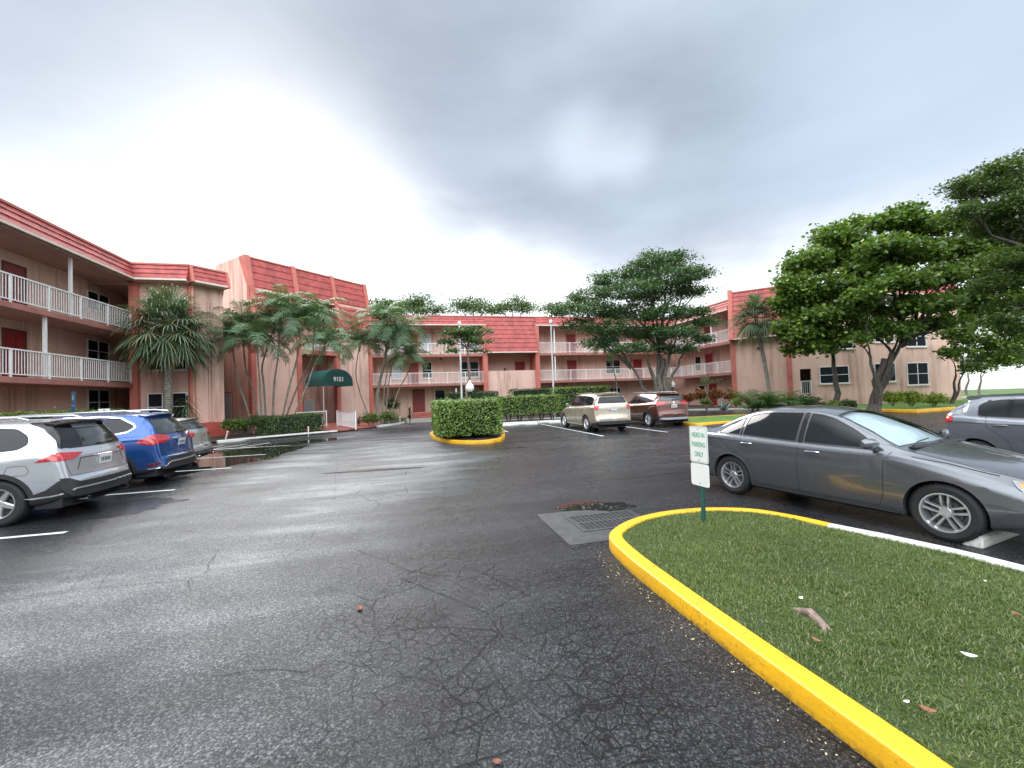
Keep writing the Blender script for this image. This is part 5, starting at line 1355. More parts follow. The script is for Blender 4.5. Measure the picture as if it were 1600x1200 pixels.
    # ---- blue crossover
    def ex(d):
        r, tz = d['r'], d['tz']
        return [('taillight', 'y', [(r+.58, tz-.09), (r+.36, tz+.05), (r-.1, tz+.08), (r-.1, tz-.12), (r+.3, tz-.15)], .03, dict(test=lambda t: t.z > .8)),
                ('taillight', 'x', [(.36, tz+.0), (.60, tz+.08), (.95, tz+.07), (.95, tz-.15), (.55, tz-.10)], .03, dict(mirror=True)),
                ('bumper', 'x', [(-1.1, .15), (1.1, .15), (1.1, .40), (.68, .44), (.58, .62), (-.58, .62), (-.68, .44), (-1.1, .40)], .03, {}),
                ('bumper', 'y', [(-1.8, .15), (-1.8, .38), (r-.2, .42), (r-.2, .15)], .02, dict(test=lambda t: abs(t.y) > .3)),
                ('foglamp', 'y', [(r+.36, .50), (r+.05, .56), (r+.05, .49), (r+.34, .46)], .01, dict(only=('body',)))]
    q = -2.706/2-.22
    sp = suv_spec(wb=2.706, ro=1.03, extra=ex, H=1.70, zb=1.08, tz=1.14, w=.92, rake=.40, style='multi', quarter=[(-1.11, 1.57), (q+.16, 1.545), (q-.12, 1.40), (q-.16, 1.34), (q-.05, 1.27), (-1.11, 1.165)])
    sp['paint'] = blue; sp['plate'] = (.93, 0); r = -(2.706/2+1.03)
    sp['strips'] = [('window_chrome', 'chrome', 'y', 0, .03, [(.7, 1.09), (-.2, 1.115), (-1.1, 1.15), (q-.04, 1.245), (q-.17, 1.34), (q-.12, 1.41), (q+.16, 1.562), (-1.1, 1.60), (0, 1.602)], .008),
                    ('chrome_strip', 'chrome', 'x', -1, .022, [(-.34, 1.045), (.34, 1.045)], .012), ('chrome_strip', 'chrome', 'x', -1, .022, [(-.60, .64), (.60, .64)], .012), ('bumper_strip', 'satin', 'x', -1, .028, [(-.86, .40), (-.66, .45), (-.55, .52), (.55, .52), (.66, .45), (.86, .40)], .014)]
    sp['rails'] = [([(.55, .60, 1.655), (.45, .61, 1.70), (-1.45, .60, 1.725), (-1.75, .585, 1.685)], .022, 'satin')]
    build_car(sp, W(-7.78, 12.10), hl, 'blue crossover with silver roof rails and chrome window surround between two silver cars', 'parked cars', 'car', 'parked_crossover')
    # ---- light silver hatchback
    def ex(d):
        r, tz = d['r'], d['tz']
        return [('taillight', 'y', [(r+.38, tz-.14), (r+.34, tz-.03), (r-.1, tz-.02), (r-.1, tz-.16)], .02, dict(test=lambda t: t.z > .6)), ('taillight', 'x', [(.42, tz-.03), (.95, tz-.02), (.95, tz-.17), (.46, tz-.15)], .02, dict(mirror=True)),
                ('bumper', 'x', [(-1.1, .15), (1.1, .15), (1.1, .34), (.6, .42), (-.6, .42), (-1.1, .34)], .02, {})]
    q = -2.63/2-.12
    hatch = dict(wb=2.63, fo=.86, ro=.85, H=1.46, w=.895, zb=.94, hood=.98, tailbelt=1.02, lip=.60, rake=.34, wr=.315, arch=.36, rimr=.215, clad=False, rbow=.16, roofend=.04)
    sp = suv_spec(**hatch, extra=ex, style='multi', quarter=[(-1.11, 1.33), (q+.10, 1.30), (q-.08, 1.19), (q-.10, 1.14), (q-.02, 1.06), (-1.11, 1.02)])
    sp['paint'] = lsilver; sp['plate'] = (.56, 0); sp['badge'] = .93
    r = -(2.63/2+.85); sp['exhaust'] = [(r+.06, -.45, .27), (r+.06, .45, .27)]
    sp['strips'] = [('bumper_strip', 'chrome', 'x', -1, .016, [(-.75, .30), (-.45, .37), (.45, .37), (.75, .30)], .012)]
    build_car(sp, W(-8.35, 15.1), hl, 'light silver hatchback farthest of the three on the left, behind the blue car', 'parked cars', 'car', 'parked_hatchback')
    # ---- champagne SUV, nose to the hedge
    hh = AL+pi/2
    def ex(d):
        r, tz = d['r'], d['tz']
        return [('taillight', 'y', [(r+.22, tz-.20), (r+.30, tz-.02), (r-.1, tz+.0), (r-.1, tz-.22)], .02, dict(test=lambda t: t.z > .6)), ('taillight', 'x', [(.64, tz-.02), (1.0, tz+.0), (1.0, tz-.23), (.70, tz-.20)], .02, dict(mirror=True)),
                ('bumper', 'x', [(-1.1, .15), (1.1, .15), (1.1, .46), (.7, .50), (-.7, .50), (-1.1, .46)], .02, {}), ('bumper', 'y', [(-1.86, .15), (-1.86, .40), (r-.2, .46), (r-.2, .15)], .02, dict(test=lambda t: abs(t.y) > .3))]
    sp = suv_spec(wb=2.79, fo=.95, ro=1.05, H=1.74, w=.95, zb=1.10, tailbelt=1.20, hood=1.12, lip=.70, rake=.20, extra=ex, clad=False, wr=.37, arch=.42, style='wide5', quarter=[(-1.11, 1.60), (-1.85, 1.58), (-1.98, 1.48), (-1.98, 1.24), (-1.9, 1.20), (-1.11, 1.18)], rglass='tint')
    sp['paint'] = beige; sp['plate'] = (.92, 0); sp['badge'] = 1.12; sp['rglass'] = 'tint'
    sp['strips'] = [('plate_bar', 'satin', 'x', -1, .05, [(-.30, 1.03), (.30, 1.03)], .015)]
    sp['rails'] = [([(.3, .66, 1.70), (.2, .66, 1.745), (-1.5, .63, 1.745), (-1.7, .62, 1.70)], .016, 'champ')]
    M['champ'] = beige
    build_car(sp, W(8.72, 19.35), hh, 'champagne beige SUV parked nose in toward the clipped hedge', 'parked cars', 'car', 'parked_suv')
    # ---- brown SUV
    def ex(d):
        r, tz = d['r'], d['tz']
        return [('taillight', 'y', [(r+.42, tz-.10), (r+.35, tz+.06), (r-.1, tz+.06), (r-.1, tz-.14)], .03, dict(test=lambda t: t.z > .6)), ('taillight', 'x', [(.42, tz+.02), (.98, tz+.06), (.98, tz-.15), (.55, tz-.13)], .03, dict(mirror=True)),
                ('bumper', 'x', [(-1.1, .15), (1.1, .15), (1.1, .50), (-1.1, .50)], .02, {}), ('bumper', 'y', [(-1.78, .15), (-1.78, .44), (r-.2, .50), (r-.2, .15)], .02, dict(test=lambda t: abs(t.y) > .3)),
                ('skid_plate', 'x', [(-.80, .36), (-.72, .29), (.72, .29), (.80, .36), (.74, .46), (-.74, .46)], .04, dict(only=('bumper',)))]
    sp = suv_spec(wb=2.69, fo=.90, ro=.95, H=1.66, w=.92, zb=1.08, tailbelt=1.18, hood=1.08, lip=.72, rake=.34, extra=ex, wr=.355, arch=.40, style='multi')
    sp['paint'] = brown; sp['plate'] = (1.00, 0); sp['ptilt'] = -6; sp['badge'] = 1.16
    sp['rails'] = [([(.5, .60, 1.60), (.4, .61, 1.665), (-1.4, .60, 1.68), (-1.65, .58, 1.63)], .018, 'satin')]
    build_car(sp, W(12.0, 20.0)+Vector((.25, 0, 0)), hh, 'copper brown SUV with silver roof rails parked right of the beige one', 'parked cars', 'car', 'parked_suv')
    # ---- grey silver small hatchback behind the saloon
    def ex(d):
        r, tz = d['r'], d['tz']
        return [('taillight', 'y', [(r+.30, tz-.15), (r+.30, tz-.04), (r-.1, tz+.0), (r-.1, tz-.16)], .02, dict(test=lambda t: t.z > .6)), ('taillight', 'x', [(.52, tz-.02), (.95, tz-.0), (.95, tz-.17), (.6, tz-.15)], .02, dict(mirror=True))]
    sp = suv_spec(wb=2.45, fo=.72, ro=.63, H=1.49, w=.832, zb=.97, hood=1.0, tailbelt=1.08, lip=.62, rake=.34, wr=.29, arch=.335, rimr=.19, clad=False, extra=ex, style='multi', quarter=[(-1.02, 1.0), (-1.02, 1.36), (-1.04, 1.36), (-1.04, 1.0)])
    # its rear door window runs back to a slanted end without a quarter pane
    sp['cuts'] = [cc for cc in sp['cuts'] if cc[0] not in ('side_window@3', 'side_window@2')]
    sp['cuts'].insert(1, ('side_window@2', 'y', 0, rounded([(-.27, 1.385), (-.9, 1.37), (-1.12, 1.33), (-1.22, 1.25), (-1.20, 1.045), (-.27, 1.015)], .05), dict(test=lambda t: t.z > .9)))
    sp['paint'] = gsil; sp['plate'] = (.8, 0); sp['spl'] = .22
    sp['strips'] = [('crease_line', 'seamgrey', 'y', 0, .012, [(.9, .86), (0, .885), (-1.5, .93)], .001)]
    nose = Vector((8.75, 8.85, 0))
    loc = nose+dS*(2.45/2+.63)+nS*.80
    build_car(sp, loc, hs, 'grey silver small hatchback beyond the saloon, cropped by the right edge', 'parked cars', 'car', 'parked_hatchback')
    sp2 = suv_spec(**hatch, style='multi'); sp2['paint'] = blk; sp2['plate'] = (.56, 0)
    bl = Vector((15.9, 12.8, 0))+dS*2.0+nS*.8
    build_car(sp2, bl, hs, 'black car of which only the roof shows above the grey silver hatchback', 'parked cars', 'car', 'parked_hatchback')
# ---------------------------------------------------------------- plants
def leaf_mesh(C, size, up=.5, asp=.5, shape='rhomb', out=None, jitter=.35):
    """one small folded leaf per point; out: preferred facing per point"""
    n = len(C); C = np.asarray(C, float)
    N = rng.normal(size=(n, 3)); N[:, 2] = np.abs(N[:, 2])*(1-up)+up*1.6
    if out is not None: N = N*.75+out*1.0
    N /= np.linalg.norm(N, axis=1)[:, None]
    D = rng.normal(size=(n, 3)); D -= N*(D*N).sum(1)[:, None]; D /= np.linalg.norm(D, axis=1)[:, None]+1e-9
    Sd = np.cross(N, D); L = (size*rng.uniform(1-jitter, 1+jitter, n))[:, None]; w = L*asp
    if shape == 'rhomb':
        V = np.stack([C-D*L*.5, C+Sd*w*.5-N*L*.06, C+D*L*.5-N*L*.12, C-Sd*w*.5-N*L*.06], 1)
        return V.reshape(-1, 3), (np.arange(n)[:, None]*4+np.arange(4)[None])
    # round leaf: six sided
    a = np.array([0, 60, 120, 180, 240, 300])*np.pi/180
    V = np.stack([C+D*L*.5*np.cos(t)*1.05+Sd*w*.5*np.sin(t)-N*L*.07*abs(np.sin(t)) for t in a], 1)
    return V.reshape(-1, 3), (np.arange(n)[:, None]*6+np.arange(6)[None])
def clumps(pads, sub, leaves, r_sub, flat=.6, shell=.55):
    """points gathered in small sprays that fill each pad (centre, radii) unevenly"""
    out = []; cen = []
    for c, rad, k in pads:
        m = max(3, int(sub*k)); d = rng.normal(size=(m, 3)); d /= np.linalg.norm(d, axis=1)[:, None]
        d[:, 2] = np.where(d[:, 2] < -.2, d[:, 2]*.5, d[:, 2])
        rr = rng.uniform(shell, 1.0, m)**.7; wob = 1+.25*np.sin(d[:, 0]*5+c[0])*np.sin(d[:, 1]*6+c[2])
        P = np.array(c)+d*np.array(rad)*(rr*wob)[:, None]; cen.append(P)
        for p in P:
            q = max(4, int(leaves*rng.uniform(.5, 1.5))); e = rng.normal(size=(q, 3))*r_sub*rng.uniform(.7, 1.3)*np.array([1, 1, flat])*.6
            out.append(p+e)
    return np.concatenate(out), np.concatenate(cen)
def limb(m, a, b, r0, r1, bend=.2, n=6, seed=0):
    a, b = Vector(a), Vector(b); d = b-a; L = d.length; pts = []; rad = []
    for i in range(n+1):
        t = i/n; p = a.lerp(b, t)+Vector((0, 0, 1))*sin(pi*t)*bend*L*.3
        p += Vector((noise.noise(p*.9+Vector((seed, 0, 0))), noise.noise(p*.9+Vector((0, seed, 0))), 0))*L*.12*sin(pi*t)
        pts.append(p); rad.append(r0+(r1-r0)*t)
    m.tube(pts, rad, 8); return pts
def tree(name, label, base, fork, pads, leafmat, bark, r0=.25, size=.1, asp=.5, sub=40, leaves=26, r_sub=.38, shape='rhomb', up=.5, flat=.6, shell=.5, group=None, stems=None, twigs=.5):
    root = empty(name, base); tag(root, label, 'tree', group)
    m = MB(); base = Vector(base)
    stems = stems or [(fork, r0)]
    tips = []
    for fk, rr in stems:
        fk = Vector(fk); b0 = base+Vector((random.uniform(-.1, .1), random.uniform(-.1, .1), -.05)) if len(stems) > 1 else base-Vector((0, 0, .05))
        pts = limb(m, b0, fk, rr*1.15, rr*.5, .0, 7, seed=rr*30+fk.x); m.tube([b0-Vector((0,0,.1)), b0+Vector((0,0,.12)), b0+(fk-b0)*.12], [rr*1.7, rr*1.35, rr*1.1], 9)
        tips.append((fk, rr*.66))
    for i, (c, rad, k) in enumerate(pads):
        c = Vector(c); fk, rr = min(tips, key=lambda q: (q[0]-c).length)
        q = limb(m, fk-Vector((0, 0, random.uniform(.02, .30))), c-Vector((0, 0, rad[2]*.3)), rr*.62, rr*.16, .12, 6, seed=i*3.1)
        for j in range(max(2, int(4*twigs*k+1))):
            o = Vector((random.gauss(0, .55)*rad[0], random.gauss(0, .55)*rad[1], random.uniform(-.2, .6)*rad[2])); s_ = q[random.choice((3, 4, 5))]
            limb(m, s_, c+o, rr*.2, rr*.05, .1, 4, seed=j+i)
    m.build('trunk', bark, root, local=False, smooth=True, angle=80)
    P, _ = clumps(pads, sub, leaves, r_sub, flat, shell)
    V, F = leaf_mesh(P, size, up, asp, shape)
    link('crown', mesh_np('crown', V, F), leafmat, root, local=False)
    return root
def px_pads(L, Y, kz=1.0, dep=.8):
    """pads given as (px, py, half-width px, half-height px, distance offset)"""
    out = []
    for q in L:
        x, y, rx, ry = q[:4]; dy = q[4] if len(q) > 4 else 0; YY = Y+dy; s = YY/FL
        c = at(x, y, YY); out.append((tuple(c), (rx*s, max(rx*s*dep, ry*s), ry*s*kz), (rx*ry)/900.0*(s/.045)**1.0))
    return out
class Strips:
    def __init__(s): s.v = []; s.f = []
    def blade(s, pts, ws, side):
        """a narrow leaf: points with half widths, side vector"""
        o = len(s.v)
        for p, w in zip(pts, ws): s.v.append(p-side*w); s.v.append(p+side*w)
        for i in range(len(pts)-1): a = o+2*i; s.f.append((a, a+1, a+3, a+2))
    def mesh(s, name): return mesh_np(name, [tuple(v) for v in s.v], s.f)
def pinnate(S_, o, az, el, L, droop=1.4, n=26, ll=.45, lw=.016, vee=.5):
    """feather frond: arching midrib with drooping leaflets"""
    h = Vector((cos(az), sin(az), 0)); side = Vector((-sin(az), cos(az), 0)); p = Vector(o); a = el; st = L/n; pts = [p.copy()]; dirs = []
    for i in range(n):
        d = h*cos(a)+Vector((0, 0, sin(a))); dirs.append(d); p = p+d*st; pts.append(p.copy()); a -= droop/n*(.45+1.1*i/n)
    S_.blade(pts[::3]+[pts[-1]], [.016]*(len(pts[::3])-3)+[.010, .007, .003, .002], side)
    for i in range(4, n):
        u = i/n; q = pts[i]; d = dirs[i]; k = ll*(1-.75*abs(u-.42)**1.3)*(1 if u < .9 else .7); nrm = side.cross(d)
        for sg in (-1, 1):
            v = (d*.55+side*sg*1.0+nrm*(-vee if nrm.z < 0 else vee)*.5); v.normalize(); v += Vector((random.gauss(0, .08), random.gauss(0, .08), random.gauss(0, .08)))
            m1 = q+v*k*.5; m2 = q+v*k*.95+Vector((0, 0, -k*random.uniform(.22, .5)))
            S_.blade([q, m1, m2], [lw*.6, lw, lw*.15], d.cross(v).cross(v).normalized() if random.random() < .0 else d)
def areca(base, mids, top, lab, L=2.0, nf=12, r=.05, group=None, mat='caneleaf', name='areca_palm', bark='palmbark', el=(.1, 1.35)):
    root = empty(name, base); tag(root, lab, 'palm', group)
    m = MB(); P = smooth_path3([base]+mids+[top]); m.tube(P, [r*1.25]+[r*(1.05-.35*i/len(P)) for i in range(1, len(P))], 8)
    m.build('trunk', M[bark], root, local=False, smooth=True)
    S_ = Strips(); top = Vector(top); a0 = random.uniform(0, tau)
    for i in range(nf):
        az = a0+i*2.4; e = el[0]+(el[1]-el[0])*((i+.5)/nf); pinnate(S_, top+Vector((0, 0, .15*i/nf)), az, e, L*random.uniform(.8, 1.1), droop=random.uniform(1.5, 2.4), n=36, ll=L*.27, lw=.026)
    link('crown', S_.mesh('crown'), M[mat], root, local=False)
    k = MB(); k.tube([top-Vector((0, 0, .45)), top-Vector((0,0,.2)), top+Vector((0, 0, .25))], [r*.9, r*1.3, r*.6], 8); k.build('crownshaft', M['canestalk'], root, local=False, smooth=True)
    return root
def smooth_path3(P, k=4):
    P = [Vector(p) for p in P]; out = []
    for i in range(len(P)-1):
        p0, p1, p2, p3 = P[max(i-1, 0)], P[i], P[i+1], P[min(i+2, len(P)-1)]
        for j in range(k): t = j/k; out.append(.5*((2*p1)+(p2-p0)*t+(2*p0-5*p1+4*p2-p3)*t*t+(3*p1-p0-3*p2+p3)*t**3))
    out.append(P[-1]); return out
def fan_palm(base, mids, top, lab, Rf=1.0, nl=34, pet=1.1, r=.15, group=None, dead=6):
    root = empty('fan_palm', base); tag(root, lab, 'palm', group)
    m = MB(); P = smooth_path3([base]+mids+[top]); m.tube(P, [r*1.4]+[r*(1.0+.12*noise.noise(p*3)) for p in P[1:]], 10); m.build('trunk', M['palmbark'], root, local=False, smooth=True)
    S_ = Strips(); top = Vector(top)
    def fan(az, el, pl, R_, mat_drop=0.0):
        h = Vector((cos(az), sin(az), 0)); d = h*cos(el)+Vector((0, 0, sin(el))); side = Vector((-sin(az), cos(az), 0))
        c = top+d*pl+Vector((0, 0, -.18*pl*pl*max(.2, cos(el)))); S_.blade([top, top+d*pl*.5+Vector((0,0,.03)), c], [.022, .016, .012], side)
        d2 = (d+Vector((0, 0, -.35))).normalized(); k = 30
        for i in range(k):
            t = (-1+2*i/(k-1)); th = t*2.25
            v = (d2*cos(th)+side*sin(th)); v.z += -.10*abs(t)+random.gauss(0, .05); v.normalize()
            Ls = R_*(1-.25*abs(t)**2)*random.uniform(.9, 1.08); w = Vector((0, 0, 1)).cross(v)
            if w.length < .1: w = side
            w.normalize(); fold = side.cross(d2)*(.01 if i % 2 else -.01)
            S_.blade([c, c+v*Ls*.5+fold, c+v*Ls*.82+Vector((0, 0, -.10*Ls))+fold, c+v*Ls+Vector((0, 0, -Ls*random.uniform(.12, .4)))], [.006, .030, .018, .003], w)
    for i in range(nl):
        u = i/nl; fan(i*2.4+random.uniform(-.2, .2), 1.45-2.45*u+random.uniform(-.1, .1), pet*random.uniform(.85, 1.1), Rf*random.uniform(.9, 1.1))
    link('crown', S_.mesh('crown'), M['fanleaf'], root, local=False)
    D_ = Strips(); S0 = S_; S_ = D_
    for i in range(dead): fan(i*tau/dead+.4, -1.0-random.uniform(0, .35), pet*.6, Rf*.8)
    link('dead_fronds', D_.mesh('dead_fronds'), M['deadfrond'], root, local=False)
    return root
def shrub(name, label, c, rad, mat, n=1600, size=.07, asp=.5, cat='shrub', group=None, up=.35, round_=False, spikes=0):
    """low bush: leaf sprays round a few stems"""
    c = Vector(c); root = empty(name, (c.x, c.y, c.z-rad[2])); tag(root, label, cat, group)
    m = MB()
    for i in range(6):
        th = random.uniform(0, tau); e = c+Vector((cos(th)*rad[0]*.6, sin(th)*rad[1]*.6, random.uniform(-.2, .4)*rad[2])); limb(m, (c.x+cos(th)*.08, c.y+sin(th)*.08, c.z-rad[2]-.02), e, .02, .006, .1, 4, i)
    m.build('stem', M['bark'], root, local=False)
    k = max(8, n//26); pads = [(tuple(c), (rad[0]*.82, rad[1]*.82, rad[2]*.82), 1)]
    P, _ = clumps(pads, k, 26, min(rad)*.30, .8, .35); P = P[P[:, 2] > c.z-rad[2]]
    V, F = leaf_mesh(P, size, up, asp, 'round' if round_ else 'rhomb')
    link('foliage', mesh_np('foliage', V, F), M[mat], root, local=False); return root
def blade_plant(name, label, base, n, L, w, mat, cat='plant', spread=(.3, 1.3), droop=.5, group=None, stem=0, keel=False):
    """rosette or tuft of sword leaves"""
    base = Vector(base); root = empty(name, base); tag(root, label, cat, group)
    if stem:
        m = MB(); m.tube([base, base+Vector((.03, 0, stem*.5)), base+Vector((0, .02, stem))], [.05, .035, .03], 7); m.build('stem', M['bark'], root, local=False)
    S_ = Strips()
    for i in range(n):
        az = i*2.4+random.uniform(-.2, .2); u = random.random(); el = spread[0]+(spread[1]-spread[0])*u; h = Vector((cos(az), sin(az), 0)); side = Vector((-sin(az), cos(az), 0))
        o = base+Vector((0, 0, stem*(random.uniform(.15, 1.0) if stem else 0)))
        LL = L*random.uniform(.75, 1.1); d = h*cos(el)+Vector((0, 0, sin(el))); P = [o]
        for t in (.3, .6, .85, 1.0): P.append(o+d*LL*t+Vector((0, 0, -droop*LL*t*t)))
        S_.blade(P, [w*.5, w, w*.9, w*.5, w*.04], side)
    link('foliage', S_.mesh('foliage'), M[mat], root, local=False); return root
def hedge(name, label, quad, z0, z1, mat='hedge', size=.055, dens=420, legs=None, group=None, base_z=.06, rnd=.16, nz=.07):
    """clipped hedge over a four-cornered footprint (world xy): dense leaf skin over a dark twiggy core"""
    Q = [Vector((p[0], p[1], 0)) for p in quad]; ctr = sum(Q, Vector())/4; root = empty(name, (ctr.x, ctr.y, base_z)); tag(root, label, 'hedge', group)
    if legs is None: legs = int(max((Q[1]-Q[0]).length, (Q[3]-Q[0]).length)/.8)+1
    m = MB()
    for i in range(legs):
        u = (i+.5)/legs; p = Q[0].lerp(Q[1], u).lerp(Q[3].lerp(Q[2], u), .5)
        for k in range(4):
            th = k*1.6+i; limb(m, (p.x+cos(th)*.05, p.y+sin(th)*.05, base_z-.03), (p.x+cos(th)*.3, p.y+sin(th)*.22, z0+.25), .03, .014, .05, 4, i+k)
    m.build('stem', M['darkbark'], root, local=False)
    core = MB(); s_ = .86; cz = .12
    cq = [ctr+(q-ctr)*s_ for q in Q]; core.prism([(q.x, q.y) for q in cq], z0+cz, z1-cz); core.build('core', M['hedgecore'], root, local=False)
    def surf(u, v, side):
        if side == 'top': p = Q[0].lerp(Q[1], u).lerp(Q[3].lerp(Q[2], u), v); return p.x, p.y, z1, 0, 0, 1
        a, b = Q[side], Q[(side+1) % 4]; p = a.lerp(b, u); n = Vector((b.y-a.y, a.x-b.x, 0)).normalized(); return p.x, p.y, z0+(z1-z0)*v, n.x, n.y, 0
    P = []; O = []
    ar = [(side, (Q[(side+1) % 4]-Q[side]).length*(z1-z0)) for side in range(4)]+[('top', (Q[1]-Q[0]).length*(Q[3]-Q[0]).length)]
    for side, A in ar:
        for i in range(int(A*dens)):
            x, y, z, nx, ny, nzz = surf(random.random(), random.random(), side); v = Vector((x, y, z))
            dsp = noise.noise(v*2.3)*nz*1.3+noise.noise(v*6)*nz-abs(random.gauss(0, .05))+(random.uniform(.03, .14) if random.random() < .03 else 0)
            # rounded shoulders
            e = 0
            if side != 'top': e = max(0, (z-(z1-rnd))/rnd)**2*rnd*.7+max(0, ((z0+rnd)-z)/rnd)**2*rnd*.5
            else:
                pass
            P.append((x+nx*(dsp-e), y+ny*(dsp-e), z+(dsp if side == 'top' else 0))); O.append((nx, ny, nzz+.25))
    P = np.array(P); O = np.array(O); O /= np.linalg.norm(O, axis=1)[:, None]
    V, F = leaf_mesh(P, size, .1, .6, 'rhomb', out=O)
    link('foliage', mesh_np('foliage', V, F), M[mat], root, local=False); return root
def plants():
    M['canestalk'] = simple('green crownshaft', (.16, .22, .07), .45, nz=.2)
    M['deadfrond'] = mat_leaf('dead palm frond', (.16, .12, .07), (.34, .28, .17), .7, .15)
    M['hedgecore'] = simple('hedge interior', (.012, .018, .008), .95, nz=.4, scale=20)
    col = lambda px, py, Y: at(px, py, Y)
    flo = lambda px, Y, z=.06: (lambda p: Vector((p.x, p.y, z)))(at(px, 640, Y))
    # -- left sabal palm and the drooping yucca beside it
    Y = 21.3
    fan_palm(flo(263, Y), [col(262, 600, Y), col(265, 568, Y)], col(264, 512, Y), 'large fan palm with thick trunk before the angled bay on the left', Rf=1.3, nl=60, pet=1.25, r=.20)
    blade_plant('yucca', 'dark spiky yucca bush hanging beside the thick fan palm trunk', flo(292, 21.4), 130, .85, .026, 'darkshrub', 'shrub', (-.3, 1.3), .75, stem=2.1)
    # -- areca palms before the tower
    g = 'areca palms leaning before the entrance tower'
    A = [((396, 650), [(383, 628), (370, 590)], (362, 530), 'leftmost leaning cane palm of the group before the entrance tower', 24.6), ((405, 648), [(396, 612), (383, 570)], (380, 515), 'slender leaning cane palm, second from the left before the entrance tower', 25.4),
         ((408, 647), [(406, 600), (404, 575)], (402, 540), 'short upright cane palm, third from the left before the entrance tower', 24.2), ((416, 647), [(412, 600), (410, 570)], (428, 512), 'upright cane palm, fourth from the left before the entrance tower', 25.8),
         ((425, 648), [(428, 605), (434, 560)], (440, 486), 'tallest cane palm of the group before the entrance tower', 25.0), ((436, 651), [(450, 612), (464, 560)], (472, 505), 'cane palm leaning right below the tower balcony bay', 24.4),
         ((438, 650), [(465, 604), (487, 560)], (492, 500), 'cane palm with long diagonal trunk left of the green canopy', 25.6), ((446, 651), [(478, 607), (491, 572)], (507, 542), 'low bowed cane palm whose fronds hang over the green canopy', 23.9)]
    for (b, mids, t, lab, Y) in A: areca(flo(b[0], Y), [col(*q, Y) for q in mids], col(*t, Y), lab, L=random.uniform(2.1, 2.6), nf=16, r=.055, group=g)
    g = 'palms in the corner right of the green canopy'; Y = 30.5
    Bq = [((580, 645), [(562, 612), (556, 580)], (562, 540), 'thin bowed cane palm hard right of the green canopy', .045, 2.2), ((590, 642), [(590, 615), (599, 573)], (606, 535), 'dark thick trunked palm in the corner right of the canopy', .13, 2.3),
          ((597, 645), [(600, 612), (605, 574)], (598, 508), 'tall cane palm rising in the corner right of the canopy', .05, 2.6), ((602, 645), [(606, 612), (612, 575)], (626, 522), 'tall cane palm with fronds over the lower balcony rail', .05, 2.6),
          ((606, 647), [(622, 612), (636, 585)], (640, 562), 'pale straight cane palm leaning right toward the brown door', .045, 1.9)]
    for (b, mids, t, lab, r, L) in Bq: areca(flo(b[0], Y), [col(*q, Y) for q in mids], col(*t, Y), lab, L=L*1.1, nf=17, r=r, group=g)
    # -- little layered tree before the centre wing
    Y = 29.5
    tree('papaya_tree', 'small tree with flat leaf tiers on a thin trunk beside the thick white pole', flo(733, Y), col(730, 540, Y), px_pads([(728, 517, 30, 7), (702, 534, 18, 5, .3), (752, 533, 16, 5, -.3), (713, 548, 15, 3, -.4), (745, 549, 14, 3, .4), (724, 530, 18, 4), (738, 522, 22, 4, .5), (712, 520, 18, 4, -.5), (760, 520, 9, 3), (697, 520, 8, 3)], Y, dep=.9), M['farleaf'], M['trunkred'], r0=.10, size=.24, asp=.36, sub=150, leaves=26, r_sub=.32, up=.75, flat=.4)
    # -- the big spreading ficus
    Y = 29.5
    pads = [(1008, 420, 34, 16, 0), (1050, 412, 34, 14, .8), (1082, 428, 28, 12, 0), (1046, 436, 46, 14, -1.2), (960, 440, 38, 14, .5), (918, 462, 36, 11, 0), (985, 456, 50, 14, -1.5), (1040, 462, 50, 14, 1), (1085, 455, 22, 10, .5),
            (890, 484, 30, 9, .4), (935, 486, 42, 13, -1), (985, 490, 44, 14, 1.4), (1035, 492, 40, 12, -1.6), (1078, 490, 28, 10, 0), (1100, 504, 20, 8, -.5), (905, 508, 28, 8, 1), (952, 514, 40, 11, -1.5), (1000, 520, 40, 11, .5), (1052, 520, 36, 10, -1.8), (1088, 530, 22, 8, .6),
            (938, 536, 30, 9, -.6), (985, 545, 34, 9, -2), (1030, 545, 28, 8, .3), (1064, 545, 20, 8, -1), (1020, 398, 14, 7, .5), (1063, 398, 16, 6, .2), (872, 490, 14, 5, 0)]
    b = flo(1034, Y)
    tree('ficus_tree', 'big dark spreading ficus tree with several trunks behind the brown SUV', b, b, px_pads(pads, Y, dep=1.0), M['ficus'], M['bark'], size=.17, asp=.55, sub=110, leaves=44, r_sub=.46, up=.6, flat=.40,
         stems=[(col(1012, 560, Y), .20), (col(1028, 545, Y+.3), .24), (col(1046, 550, Y-.3), .20), (col(985, 570, Y-.4), .13), (col(1062, 560, Y+.3), .14), (col(1037, 560, Y), .26)], twigs=.7)
    areca(flo(965, 31.5), [col(962, 590, 31.5)], col(944, 545, 31.5), 'slim bowed palm left of the big ficus trunks', L=1.7, nf=9, r=.05)
    # -- trees over the roofs
    Y = 62; gg = 'trees standing behind the centre wing roof'
    for i, (L, lab) in enumerate(((((600, 478, 22, 9), (585, 486, 16, 6, 2), (615, 484, 20, 8, -2)), 'pale feathery tree crown over the roof, nearest the tower'), (((655, 470, 20, 8), (640, 482, 26, 8, 2), (668, 484, 24, 7, -2), (622, 490, 18, 4)), 'rounder tree crown over the roof, second from the tower'),
                                  (((738, 474, 22, 7), (722, 484, 22, 6, 2), (758, 484, 20, 6, -1)), 'thin tree crown over the middle of the roof'), (((800, 476, 24, 8), (782, 484, 20, 6, 1), (822, 482, 16, 7, -1)), 'wide tree crown over the roof before the gap'),
                                  (((862, 482, 12, 5), (880, 478, 16, 7)), 'small tree crown over the roof left of the ficus'))):
